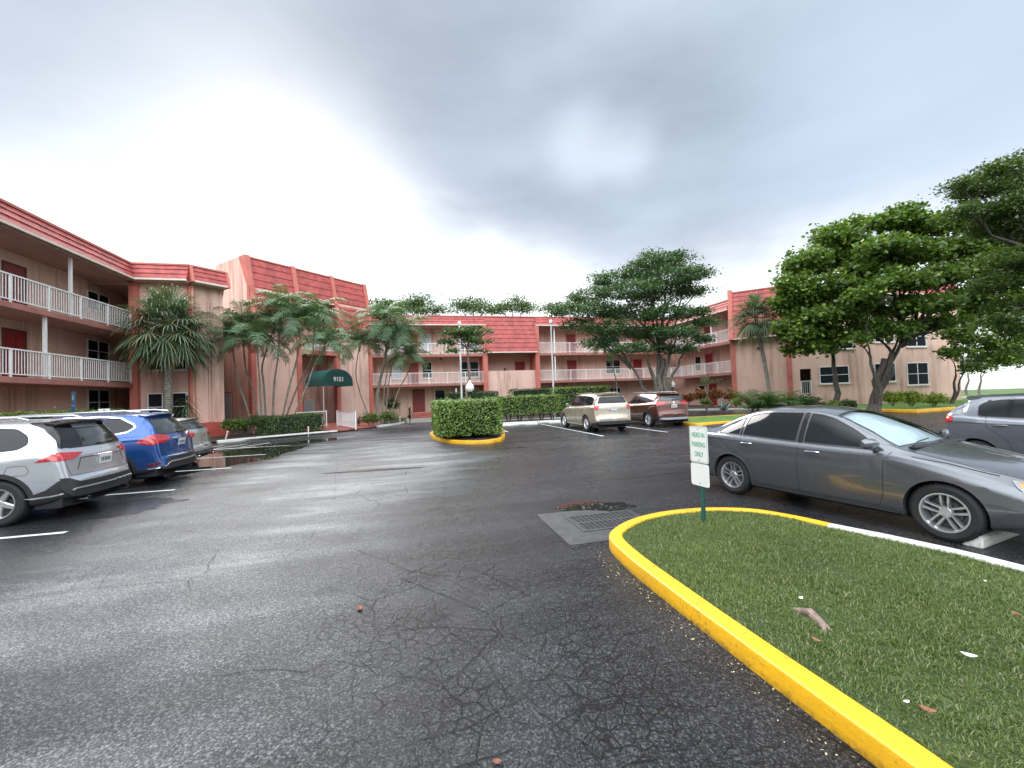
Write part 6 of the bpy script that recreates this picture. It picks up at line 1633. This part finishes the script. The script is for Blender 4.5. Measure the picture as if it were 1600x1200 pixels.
        x = L[0][0]; tree('shade_tree', lab, flo(x, Y, 0), col(x, 505, Y), px_pads([(q_[0], q_[1], q_[2]*1.15, q_[3]*1.25)+tuple(q_[4:]) for q_ in L], Y, dep=.8), M['farleaf'], M['bark'], r0=.3, size=.34, asp=.5, sub=44, leaves=42, r_sub=1.1, flat=.4, up=.6, group=gg)
    # -- right fan palm
    Y = 29.5
    fan_palm(flo(1206, Y), [col(1196, 575, Y), col(1189, 540, Y)], col(1181, 496, Y), 'fan palm with thin curving trunk before the right angled block', Rf=1.1, nl=46, pet=.95, r=.13)
    # -- the broad-leaved trees on the right
    Y = 27.0
    pads = [(1300, 372, 30, 16, 0), (1262, 412, 34, 16, 0), (1310, 408, 40, 18, .6), (1245, 445, 30, 14, -.4), (1292, 450, 42, 16, -1.2), (1250, 482, 34, 14, .4), (1300, 490, 40, 13, -1.5), (1345, 385, 26, 14, .3), (1262, 520, 34, 12, -.5), (1235, 508, 22, 10, 0), (1312, 525, 32, 10, .3), (1280, 540, 24, 9, -.6), (1332, 440, 26, 14, .8), (1245, 545, 18, 7, .2), (1335, 350, 14, 8, 0), (1225, 470, 16, 9, .3)]
    tree('sea_grape_tree', 'broad leaved green tree with one thin dark trunk before the first end window', flo(1307, Y), col(1300, 545, Y), px_pads([(a_[0], a_[1], a_[2]*1.05, a_[3]*1.15, a_[4]) for a_ in pads], Y, dep=.9), M['seagrape'], M['darkbark'], r0=.17, size=.19, asp=.85, sub=125, leaves=30, r_sub=.38, shape='round', up=.25, flat=.85)
    Y = 24.5
    pads = [(1400, 345, 30, 14, 0), (1440, 360, 34, 16, .6), (1385, 385, 34, 16, -.6), (1430, 400, 40, 18, 0), (1480, 390, 36, 16, .5), (1360, 420, 30, 15, .6), (1405, 440, 40, 16, -1.2), (1460, 435, 38, 16, -.6), (1510, 420, 30, 16, 0), (1350, 465, 30, 13, -.8), (1400, 480, 38, 13, .6), (1450, 478, 38, 14, -1.4), (1500, 470, 34, 14, .4), (1535, 450, 26, 14, -.4), (1355, 505, 28, 10, .4), (1405, 515, 30, 9, -.8), (1445, 508, 26, 9, .7), (1550, 400, 26, 14, 0), (1370, 350, 18, 9, .4), (1420, 328, 14, 8, 0), (1475, 345, 20, 10, .3), (1340, 530, 18, 7, -.3), (1490, 500, 22, 8, -.5)]
    b = flo(1368, Y, .1)
    tree('sea_grape_tree', 'large broad leaved tree with forked mossy trunk before the end windows', b, b, px_pads([(a_[0], a_[1], a_[2]*1.05, a_[3]*1.1, a_[4]) for a_ in pads+[(1545, 372, 34, 15, .4), (1590, 365, 30, 15, .2), (1520, 350, 24, 10, 0), (1580, 470, 30, 16, .5), (1530, 490, 28, 10, .4), (1575, 425, 30, 16, .4)]], Y, dep=.9), M['seagrape'], M['darkbark'], size=.19, asp=.85, sub=105, leaves=30, r_sub=.38, shape='round', up=.25, flat=.7,
         stems=[(col(1382, 560, Y), .28), (col(1394, 548, Y), .20), (col(1360, 556, Y-.2), .12), (col(1408, 535, Y+.3), .16)])
    Y = 19.0
    pads = [(1560, 268, 34, 14, 0), (1600, 285, 34, 18, .6), (1530, 300, 34, 14, .3), (1580, 325, 40, 18, -.5), (1640, 300, 40, 26, 0), (1500, 290, 22, 9, 0), (1550, 355, 34, 15, .3), (1610, 365, 40, 20, .6), (1585, 405, 40, 16, -.5), (1560, 445, 34, 14, .3), (1620, 430, 40, 20, 0), (1590, 480, 36, 14, .5), (1650, 380, 50, 40, 0), (1515, 330, 24, 10, -.4), (1560, 500, 24, 9, 0), (1610, 510, 26, 9, 0), (1590, 250, 16, 6, 0)]
    tree('shade_tree', 'tall dark tree filling the upper right corner, its trunk out of frame', flo(1700, Y, 0), col(1660, 440, Y), px_pads(pads, Y, dep=.9), M['cornerleaf'], M['darkbark'], r0=.3, size=.13, asp=.6, sub=190, leaves=34, r_sub=.36, up=.5, flat=.5)
    Y = 29.0
    pads = [(1490, 522, 26, 12, 0), (1600, 540, 26, 14, 0), (1540, 500, 30, 12, .5), (1585, 510, 30, 14, .2), (1520, 575, 20, 7, 0), (1575, 565, 22, 8, .3), (1525, 530, 28, 11, .3), (1560, 540, 26, 11, 0), (1505, 552, 24, 8, -.4), (1545, 560, 24, 8, .3), (1480, 548, 14, 6, 0), (1500, 512, 16, 7, .4), (1580, 525, 18, 9, 0)]
    tree('small_tree', 'small dark tree with leaning forked trunk at the end corner of the building', flo(1486, Y, .1), col(1492, 588, Y), px_pads(pads, Y, dep=.9), M['seagrape'], M['darkbark'], r0=.11, size=.17, asp=.8, sub=100, leaves=26, r_sub=.36, shape='round', up=.25, flat=.7, stems=[(col(1494, 584, Y), .10), (col(1506, 578, Y), .07)])
    # -- hedges
    q = lambda *P: [tuple(W(*p)[:2]) for p in P]
    hedge('clipped_hedge', 'chunky clipped hedge standing on the yellow kerbed island', q((1.0, 16.3), (3.55, 16.3), (3.8, 20.3), (1.0, 20.3)), .26, 1.64, size=.075, dens=620)
    hedge('clipped_hedge', 'clipped hedge with bare stems behind the white kerb, left of the beige SUV', q((5.0, 25.55), (9.4, 25.5), (9.4, 26.9), (5.0, 26.9)), .5, 1.72, size=.085, dens=330)
    hedge('clipped_hedge', 'lime topped hedge rising behind the two parked SUVs', q((9.7, 27.3), (13.9, 27.4), (13.9, 28.5), (9.7, 28.5)), .5, 2.2, size=.09, dens=260)
    hedge('clipped_hedge', 'darker hedge along the ground floor right of the centre block', q((8.0, 33.0), (13.8, 33.0), (13.8, 34.0), (8.0, 34.0)), .4, 2.25, 'darkshrub', size=.10, dens=200)
    hedge('clipped_hedge', 'tall hedge right of the brown door behind the kerbed island', q((2.9, 34.3), (7.2, 34.0), (7.2, 35.4), (2.9, 35.6)), .4, 2.15, 'shrubhedge', size=.10, dens=260)
    hedge('clipped_hedge', 'long low hedge under the left wing behind the parked cars', q((-12.2, 6.0), (-12.2, 22.3), (-12.95, 22.3), (-12.95, 6.0)), .3, 1.78, size=.075, dens=300)
    hedge('clipped_hedge', 'low hedge before the palms, left of the entrance ramp', q((-7.2, 24.25), (-4.75, 26.3), (-5.35, 27.1), (-7.9, 25.0)), .15, 1.12, 'darkhedge', size=.075, dens=480)
    # -- shrubs
    def sh(label, px, py, rpx, hpx, Y, mat, **k):
        c = at(px, py, Y); s_ = Y/FL; c.z = max(c.z, hpx*s_+.05); return shrub(k.pop('name', 'shrub'), label, c, (rpx*s_, rpx*s_*.8, hpx*s_), mat, **k)
    sh('yellow green variegated bush at the left end of the palm bed', 368, 664, 22, 14, 22.8, 'shrub', n=2600, size=.10)
    sh('green rounded bush between the yellow bush and the low hedge', 400, 660, 16, 14, 23.4, 'darkshrub', n=1800, size=.09)
    sh('mixed yellow green bush right of the white entrance railing', 580, 655, 18, 11, 27.2, 'shrub', n=2000, size=.10)
    sh('low leafy bush beside the pale kerb near the brown door', 606, 652, 18, 10, 28.5, 'shrub', n=1800, size=.10)
    sh('dark green bush behind the corner palms', 612, 632, 14, 14, 32, 'darkshrub', n=1500, size=.11)
    for x, y, r, h, Y, lab in ((1072, 622, 12, 11, 33, 'red croton shrub nearest the globe lamp on the right'), (1094, 618, 14, 10, 33.4, 'orange red croton shrub, second from the globe lamp'), (1118, 616, 14, 10, 33.0, 'dark red croton shrub left of the pilaster'), (1140, 618, 12, 9, 32.6, 'red croton shrub beside the pilaster base'), (1046, 612, 10, 7, 33.5, 'small red croton shrub below the ficus trunks')):
        sh(lab, x, y, r, h, Y, 'croton', n=1100, size=.22, asp=.4, group='red croton shrubs along the right gallery')
    sh('small green bush left of the blue agave', 1103, 628, 12, 8, 30.5, 'shrub', n=900, size=.12)
    sh('bright green bush right of the blue agave', 1152, 628, 12, 8, 29.5, 'yellowgreen', n=900, size=.12)
    blade_plant('agave', 'blue grey agave rosette among the shrubs before the right gallery', flo(1131, 29.8, .15), 26, 1.0, .07, 'agave', 'plant', (.15, 1.4), .12)
    tree('small_tree', 'little round topped green tree before the right gallery', flo(1104, 32), at(1104, 600, 32), px_pads([(1104, 590, 14, 6), (1098, 596, 12, 5), (1112, 596, 10, 5)], 32), M['farleaf'], M['bark'], r0=.06, size=.15, asp=.5, sub=40, leaves=18, r_sub=.25)
    for i, (x, Y, L, lab) in enumerate(((1180, 28.2, 2.0, 'arching areca bush at the foot of the right fan palm'), (1206, 27.6, 2.1, 'second arching areca bush right of the fan palm foot'), (1232, 28.2, 1.7, 'low areca bush right of the two arching ones'))):
        b = flo(x, Y); root = empty('areca_bush', b); tag(root, lab, 'palm', 'areca bushes by the right block'); S_ = Strips()
        for j in range(34): pinnate(S_, b+Vector((random.uniform(-.3, .3), random.uniform(-.2, .2), 0)), j*2.4, random.uniform(.7, 1.5), L*random.uniform(.7, 1.15), droop=random.uniform(1.2, 2.2), n=20, ll=.5, lw=.02)
        link('frond', S_.mesh('frond'), M['caneleafbright'], root, local=False)
    for x, y, r, h, Y, mt, lab in ((1262, 628, 22, 12, 27.0, 'darkshrub', 'feathery green bush below the loggia opening'), (1296, 634, 18, 9, 26.5, 'shrub', 'low light green bush below the first end window'), (1326, 632, 16, 9, 26.8, 'darkshrub', 'low dark bush left of the forked tree trunk'),
                                  (1395, 622, 16, 12, 25.8, 'yellowgreen', 'yellow green bush just right of the forked trunk'), (1424, 622, 20, 12, 26.2, 'yellowgreen', 'yellow green bush under the second end window'), (1460, 624, 20, 11, 26.6, 'yellowgreen', 'yellow green bush near the end corner of the building')):
        sh(lab, x, y, r, h, Y, mt, n=2000, size=.16, asp=.35)
    for x, y, Y, n, L, st, lab in ((458, 650, 25.8, 46, .55, .75, 'purple cordyline clump left of the entrance opening'), (405, 650, 24.9, 26, .45, .6, 'purple cordyline between the left palm trunks'), (428, 652, 24.8, 24, .4, .5, 'small purple cordyline at the foot of the tallest palm'), (560, 650, 27.8, 24, .42, .5, 'purple cordyline behind the entrance railing'), (640, 652, 29.5, 40, .5, .95, 'tall purple cordyline left of the brown door'), (382, 652, 23.6, 22, .4, .45, 'purple cordyline behind the variegated bush')):
        blade_plant('cordyline', lab, flo(x, Y), n, L, .045, 'cordyline', 'plant', (.2, 1.4), .35, stem=st)
    # -- far right: trees over the white wall
    for i, (x, Y, L, lab) in enumerate(((1512, 48, [(1512, 574, 12, 5), (1520, 570, 10, 4)], 'young thin tree before the white perimeter wall, left one'), (1532, 46, [(1534, 572, 14, 6), (1545, 568, 10, 5)], 'young thin tree before the white perimeter wall, right one'))):
        tree('young_tree', lab, flo(x, Y, 0), at(x, 586, Y), px_pads(L, Y), M['farleaf'], M['bark'], r0=.12, size=.22, asp=.5, sub=40, leaves=16, r_sub=.35)
    for i, (x, Y, L, lab) in enumerate(((1555, 80, [(1545, 562, 14, 10), (1560, 556, 14, 10)], 'leafy tree beyond the white perimeter wall, left of the pair'), (1592, 78, [(1580, 552, 16, 14), (1600, 548, 18, 16), (1620, 552, 16, 16)], 'darker tree beyond the white perimeter wall by the right edge'), (1505, 90, [(1505, 572, 12, 6), (1520, 566, 12, 7)], 'low tree beyond the white wall nearest the building corner'))):
        tree('shade_tree', lab, flo(x, Y, 0), at(x, 575, Y), px_pads(L, Y), M['farleaf'], M['bark'], r0=.3, size=.4, asp=.5, sub=80, leaves=40, r_sub=1.2)
# ---------------------------------------------------------------- street furniture and small things
def furniture():
    T0 = Matrix.Translation
    # HEAD IN PARKING ONLY sign
    b = W(3.53, 4.63, .115); yaw = math.atan2(b.x, b.y); root = empty('parking_sign', b, -yaw-R(47)); tag(root, 'green lettered sign reading HEAD IN PARKING ONLY above a blank white plate', 'sign')
    m = MB()
    # U-channel post
    for x0, x1, y0, y1 in ((-.018, .018, -.004, .0), (-.018, -.014, .0, .022), (.014, .018, .0, .022), (-.030, -.018, .020, .024), (.018, .030, .020, .024)): m.box(x0, x1, y0, y1, -.1, 1.185)
    m.build('post', M['greenmetal'], root)
    def plate(z0, z1, w, name, border=True):
        P = rounded([(-w/2, z0), (w/2, z0), (w/2, z1), (-w/2, z1)], .035, 5); k = MB(); n = len(P)
        k.add([(x, -.012, z) for x, z in P]+[(x, -.008, z) for x, z in P], [tuple(range(n)), tuple(reversed(range(n, 2*n)))]+[(i, (i+1) % n, (i+1) % n+n, i+n) for i in range(n)])
        o = k.build(name, M['signwhite'], root)
        if border:
            k = MB(); A_ = rounded([(-w/2+.010, z0+.010), (w/2-.010, z0+.010), (w/2-.010, z1-.010), (-w/2+.010, z1-.010)], .03, 5); B_ = rounded([(-w/2+.0145, z0+.0145), (w/2-.0145, z0+.0145), (w/2-.0145, z1-.0145), (-w/2+.0145, z1-.0145)], .027, 5); n = len(A_)
            k.add([(x, -.0128, z) for x, z in A_]+[(x, -.0128, z) for x, z in B_], [(i, (i+1) % n, (i+1) % n+n, i+n) for i in range(n)]); k.build('border', M['signgreen'], o)
        for z in (z0+.035, z1-.035):
            if not border and z > z0+.1: continue
            k = MB(); k.lathe([(0, 0), (.007, 0), (.007, .004), (0, .005)], 10, T0((0, -.0125, z)) @ Matrix.Rotation(R(90), 4, 'X')); k.build('bolt', M['iron'], o)
        return o
    zt = 1.19; o = plate(zt-.457, zt, .30, 'sign_panel')
    for i, (t, sx) in enumerate((('HEAD IN', .62), ('PARKING', .60), ('ONLY', .62))):
        T = wmat(root) @ T0((0, -.0132, zt-.137-i*.12)) @ Matrix.Rotation(R(90), 4, 'X'); text_part('lettering', t, .088, T, M['signgreen'], o, ext=.0006, bold=.0006, sx=sx)
    plate(zt-.457-.29, zt-.457-.012, .30, 'blank_panel', False)
    # wheel stops
    def stop(c, ang, lab, L=1.8, text=None, wear=False):
        root = empty('wheel_stop', c, ang); tag(root, lab, 'wheel stop')
        k = MB(); P = [(-.08, 0), (-.075, .09), (-.045, .12), (.045, .12), (.075, .09), (.08, 0)]
        V = [(-L/2+(.03 if z > .05 else 0), y, z) for y, z in P]+[(L/2-(.03 if z > .05 else 0), y, z) for y, z in P]; n = len(P)
        k.add(V, [tuple(range(n)), tuple(reversed(range(n, 2*n)))]+[(i, (i+1) % n, (i+1) % n+n, i+n) for i in range(n)]); k.build('block', M['whitecurb'], root, bevel=.008)
        if text: text_part('lettering', text, .10, Matrix.Translation(c) @ Matrix.Rotation(ang, 4, 'Z') @ T0((0, -.081, .025)) @ Matrix.Rotation(R(86), 4, 'X'), M['dark'], root, ext=.001)
    stop(W(6.2, 23.8), AL, 'white wheel stop with faint black lettering in the empty stall', L=2.2, text='41  RESERVED')
    stop(W(9.0, 24.1), AL, 'white wheel stop before the beige SUV'); stop(W(12.0, 24.1), AL, 'white wheel stop before the brown SUV')
    AZS = R(24.0); hs = math.atan2(-cos(AZS), sin(AZS)); dS = Vector((sin(AZS), -cos(AZS), 0)); nS = Vector((cos(AZS), sin(AZS), 0))
    c = gnd(1516, 856); stop(Vector((c.x, c.y, 0))+nS*.9, hs+pi/2+R(0), 'white worn wheel stop in front of the graphite saloon car', L=1.7)
    for k in range(3): stop(W(-12.0, 9.2+2.95*k), AL+pi/2, ['white wheel stop before the silver crossover', 'white wheel stop before the blue crossover', 'white wheel stop before the light silver hatchback'][k])
    # tall light poles
    def pole(px, ptop, pbase, Y, r, lab, head):
        p = at(px, pbase, Y); p.z = 0; t = at(px, ptop, Y); root = empty('light_pole', p); tag(root, lab, 'light pole'); H = t.z
        k = MB(); k.tube([(0, 0, 0), (0, 0, .3), (0, 0, .32), (0, 0, H)], [r*1.4, r*1.4, r, r*.75], 12); k.build('pole', M['polegrey'], root, smooth=True, angle=40)
        k = MB()
        if head == 'box': k.box(-.32, .32, -.14, .14, H, H+.14); k.box(-.25, .25, -.11, .11, H-.03, H)
        else: k.lathe([(0, H+.34), (.10, H+.30), (.15, H+.18), (.10, H+.02), (0, H)], 12)
        k.build('lamp_head', M['polegrey'], root, smooth=head != 'box', angle=40)
    pole(866, 506, 640, 31.5, .065, 'tall slim white light pole before the right centre gallery', 'drum')
    pole(722, 508, 640, 33.0, .08, 'white light pole half hidden by the small tiered tree', 'drum')
    # globe lamps
    for px, py, Y, lab in ((734, 606, 21.5, 'white globe lamp on a dark post standing in the island hedge'), (1050, 601, 30.5, 'white globe lamp before the big ficus trunks')):
        g = at(px, py, Y); root = empty('globe_lamp', (g.x, g.y, .06)); tag(root, lab, 'lamp'); z = g.z-.06
        k = MB(); k.tube([(0, 0, 0), (0, 0, .15), (0, 0, .2), (0, 0, z-.25)], [.10, .09, .05, .045], 12); k.lathe([(.045, z-.30), (.12, z-.24), (.13, z-.2), (0, z-.2)], 16); k.build('post', M['darkgreenpost'], root, smooth=True, angle=40)
        k = MB(); k.lathe([(.10, z-.21), (.19, z-.12), (.225, z), (.19, z+.13), (.11, z+.22), (.06, z+.27), (.055, z+.34), (0, z+.38)], 24); k.build('globe', M['globe'], root, smooth=True, angle=60)
    # blue reserved-parking sign above the roof of the silver crossover
    Y = 12.4; t = at(115, 612, Y); root = empty('parking_sign', (t.x, t.y, .05), R(-28)); tag(root, 'narrow blue parking sign on a post before the left hedge', 'sign'); z = t.z-.05
    k = MB(); k.box(-.02, .02, 0, .03, 0, z); k.build('post', M['greenmetal'], root)
    k = MB(); k.box(-.15, .15, -.012, -.004, z-.38, z); o = k.build('sign_panel', M['blue'], root, bevel=.004)
    k = MB(); k.lathe([(.035, 0), (.05, 0), (.05, .002), (.035, .002)], 20, T0((-.005, -.014, z-.20)) @ Matrix.Rotation(R(90), 4, 'X')); k.box(-.02, .0, -.0145, -.0125, z-.17, z-.09); k.box(-.0, .05, -.0145, -.0125, z-.17, z-.155); k.build('symbol', M['signwhite'], o)
    k = MB(); k.box(-.15, .15, -.012, -.004, z-.75, z-.40); o = k.build('sign_panel', M['blue'], root, bevel=.004)
    k = MB(); k.box(-.15, .15, -.0135, -.0122, z-.412, z-.402); k.build('border', M['signwhite'], o)
    Y = 15.2; t = at(163, 643, Y); root = empty('stall_number_sign', (t.x, t.y, .05), R(25)); tag(root, 'small white stall marker showing above the blue crossover roof', 'sign'); z = t.z-.05
    k = MB(); k.box(-.02, .02, 0, .03, 0, z-.1); k.build('post', M['polegrey'], root); k = MB(); k.box(-.16, .16, -.012, 0, z-.12, z+.10); k.build('sign_panel', M['signwhite'], root); k = MB(); k.box(-.03, .03, -.0135, -.0125, z-.06, z+.05); k.build('symbol', M['dark'], root)
    # white railing sections of the entrance ramp
    def rail_sec(p, q, z, h, lab):
        d = q-p; L = d.length; root = empty('ramp_railing', (p.x, p.y, z), math.atan2(d.y, d.x)); tag(root, lab, 'railing')
        k = MB(); k.box(0, L, -.02, .02, h-.05, h); k.box(0, L, -.018, .018, .08, .12); n = int(L/.15)
        for i in range(n+1): x = .01+(L-.02)*i/n; k.box(x-.010, x+.010, -.009, .009, .12, h-.05)
        k.build('balusters', M['white'], root); k = MB()
        for x in (-.03, L-.03): k.box(x, x+.06, -.03, .03, 0, h+.03)
        k.build('post', M['white'], root)
    rail_sec(gnd(527, 669), gnd(556, 674), .10, 1.05, 'short white railing section at the kerb before the green canopy')
    rail_sec(W(-7.0, 28.8), W(-5.4, 30.4), .12, 1.05, 'white railing partly hidden behind the low hedge under the canopy')
    # small pipe stakes in the beds
    for px, py, Y0, lab in ((482, 680, None, 'short white stake at the kerb before the low hedge'), (625, 660, None, 'short white stake near the kerb by the brown door'), (352, 688, None, 'leaning white stake at the left end of the pale kerb')):
        p = gnd(px, py); k = MB(); k.tube([(p.x, p.y, 0), (p.x+(.12 if px < 400 else 0), p.y, .42)], [.03, .028], 8); k.lathe([(0, .47), (.045, .45), (.045, .41), (0, .40)], 10, T0((p.x+(.12 if px < 400 else 0), p.y, 0)))
        o = k.build('marker_stake', M['white'], smooth=True, angle=40); recenter(o); tag(o, lab, 'stake')
    # fallen leaves, litter, root
    def leaf(px, py, L, lab, mt='leafbrown', z=.004, grass=False):
        p = gnd(px, py, .12 if grass else 0); n = 8; V = []; th = random.uniform(0, pi)
        for i in range(n+1):
            t = i/n; w = L*.28*sin(pi*t)**.8; x = L*(t-.5); cu = .22*L*(2*t-1)**2
            for s_ in (-1, 0, 1): V.append((x, s_*w, z+cu+abs(s_)*w*.5+(.03 if grass else 0)))
        F = [(i*3+j, i*3+j+1, i*3+4+j, i*3+3+j) for i in range(n) for j in (0, 1)]
        k = MB(); k.add(V, F, T0((p.x, p.y, p.z)) @ Matrix.Rotation(th, 4, 'Z')); o = k.build('fallen_leaf' if mt == 'leafbrown' else 'litter', M[mt], smooth=True); recenter(o); tag(o, lab, 'leaf' if mt == 'leafbrown' else 'litter')
    leaf(562, 953, .085, 'curled reddish brown leaf lying alone on the open asphalt lane'); leaf(777, 1193, .05, 'small tan leaf on the asphalt at the bottom edge')
    leaf(1276, 1010, .06, 'brown leaf in the turf beside the yellow kerb', grass=True); leaf(1450, 1122, .07, 'brown leaf in the turf near the bottom right', grass=True); leaf(1588, 968, .06, 'orange leaf in the turf at the right edge', grass=True); leaf(1262, 1015, .03, 'tiny brown leaf in the turf next to the larger one', grass=True)
    leaf(1515, 1035, .075, 'white scrap lying in the turf on the right', 'paper', grass=True); leaf(1417, 1108, .035, 'small white scrap in the turf near the bottom right', 'paper', grass=True); leaf(1252, 948, .05, 'white scrap lying on the exposed root', 'paper', z=.03, grass=True); leaf(1540, 915, .03, 'small pale scrap in the turf below the white kerb', 'paper', grass=True)
    p0 = gnd(1236, 950, .12); p1 = gnd(1266, 960, .12); p2 = gnd(1300, 985, .12); k = MB()
    k.tube([p0-Vector((0, 0, .01)), p1+Vector((0, 0, .012)), p2-Vector((0, 0, .01))], [.015, .034, .012], 9); k.tube([p1+Vector((0, 0, .006)), gnd(1285, 978, .125), gnd(1291, 992, .11)], [.026, .022, .008], 8)
    o = k.build('exposed_root', M['root'], smooth=True); recenter(o); tag(o, 'weathered brown tree root showing through the turf near the yellow kerb', 'root')
    # far right: white perimeter wall and lane beyond
    a = at(1490, 590, 70); b = at(1760, 580, 66); a.z = b.z = 0; d = b-a; root = empty('perimeter_wall', a, math.atan2(d.y, d.x)); tag(root, 'long white perimeter wall far beyond the lawn on the right', 'wall')
    k = MB(); k.box(0, d.length, 0, .3, 0, 3.1); k.build('wall', M['farwall'], root); k = MB(); k.box(-.05, d.length+.05, -.05, .35, 3.1, 3.25); k.build('coping', M['farwall'], root)
    P = wl([(40, 30), (75, 22), (75, 26), (42, 35)]); tag(MB().sheet(P, .006).build('footpath', M['concrete']), kind='structure')
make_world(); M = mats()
M['lawnfar'] = simple('lawn strip', (.085, .17, .025), .9, nz=.35, scale=3, bump=.8)
M['crack'] = simple('crack shadow', (.004, .004, .005), .9, nz=.2)
M['debris'] = simple('leaf crumbs', (.42, .36, .20), .8, nz=.5, scale=60)
M['redwall'] = simple('red painted wall', (.42, .075, .055), .7, nz=.15, scale=2, bump=.1)
M['whitedoor'] = simple('white service door', (.55, .56, .55), .5, nz=.06, scale=2)
M['soffitdark'] = simple('dark door frame', (.12, .05, .04), .6)
M['gloss'] = simple('gloss black', (.012, .012, .014), .12, nz=.1)
M['seamgrey'] = simple('shadow line', (.035, .037, .04), .4)
M['trunkred'] = mat_bark('reddish thin bark', (.10, .06, .045), (.26, .18, .14))
M['cornerleaf'] = mat_leaf('small tree leaf', (.02, .048, .013), (.08, .14, .03), .42, .25, young=(.12, .16, .03))
M['shrubhedge'] = mat_leaf('shaded hedge leaf', (.025, .055, .018), (.07, .13, .035), .45, .25)
M['darkhedge'] = mat_leaf('small hedge leaf', (.02, .055, .015), (.06, .13, .03), .42, .25, young=(.22, .30, .06))
M['caneleafbright'] = mat_leaf('bright areca frond', (.025, .075, .022), (.08, .17, .045), .45, .25)
M['slabred'] = simple('brown red slab edge', (.36, .15, .125), .7, nz=.15, scale=2)
M['root'] = mat_bark('weathered root', (.10, .065, .05), (.30, .22, .18), 14)
for fn in (ground, islands, markings, surface_details, building, cars, plants, furniture):
    fn()
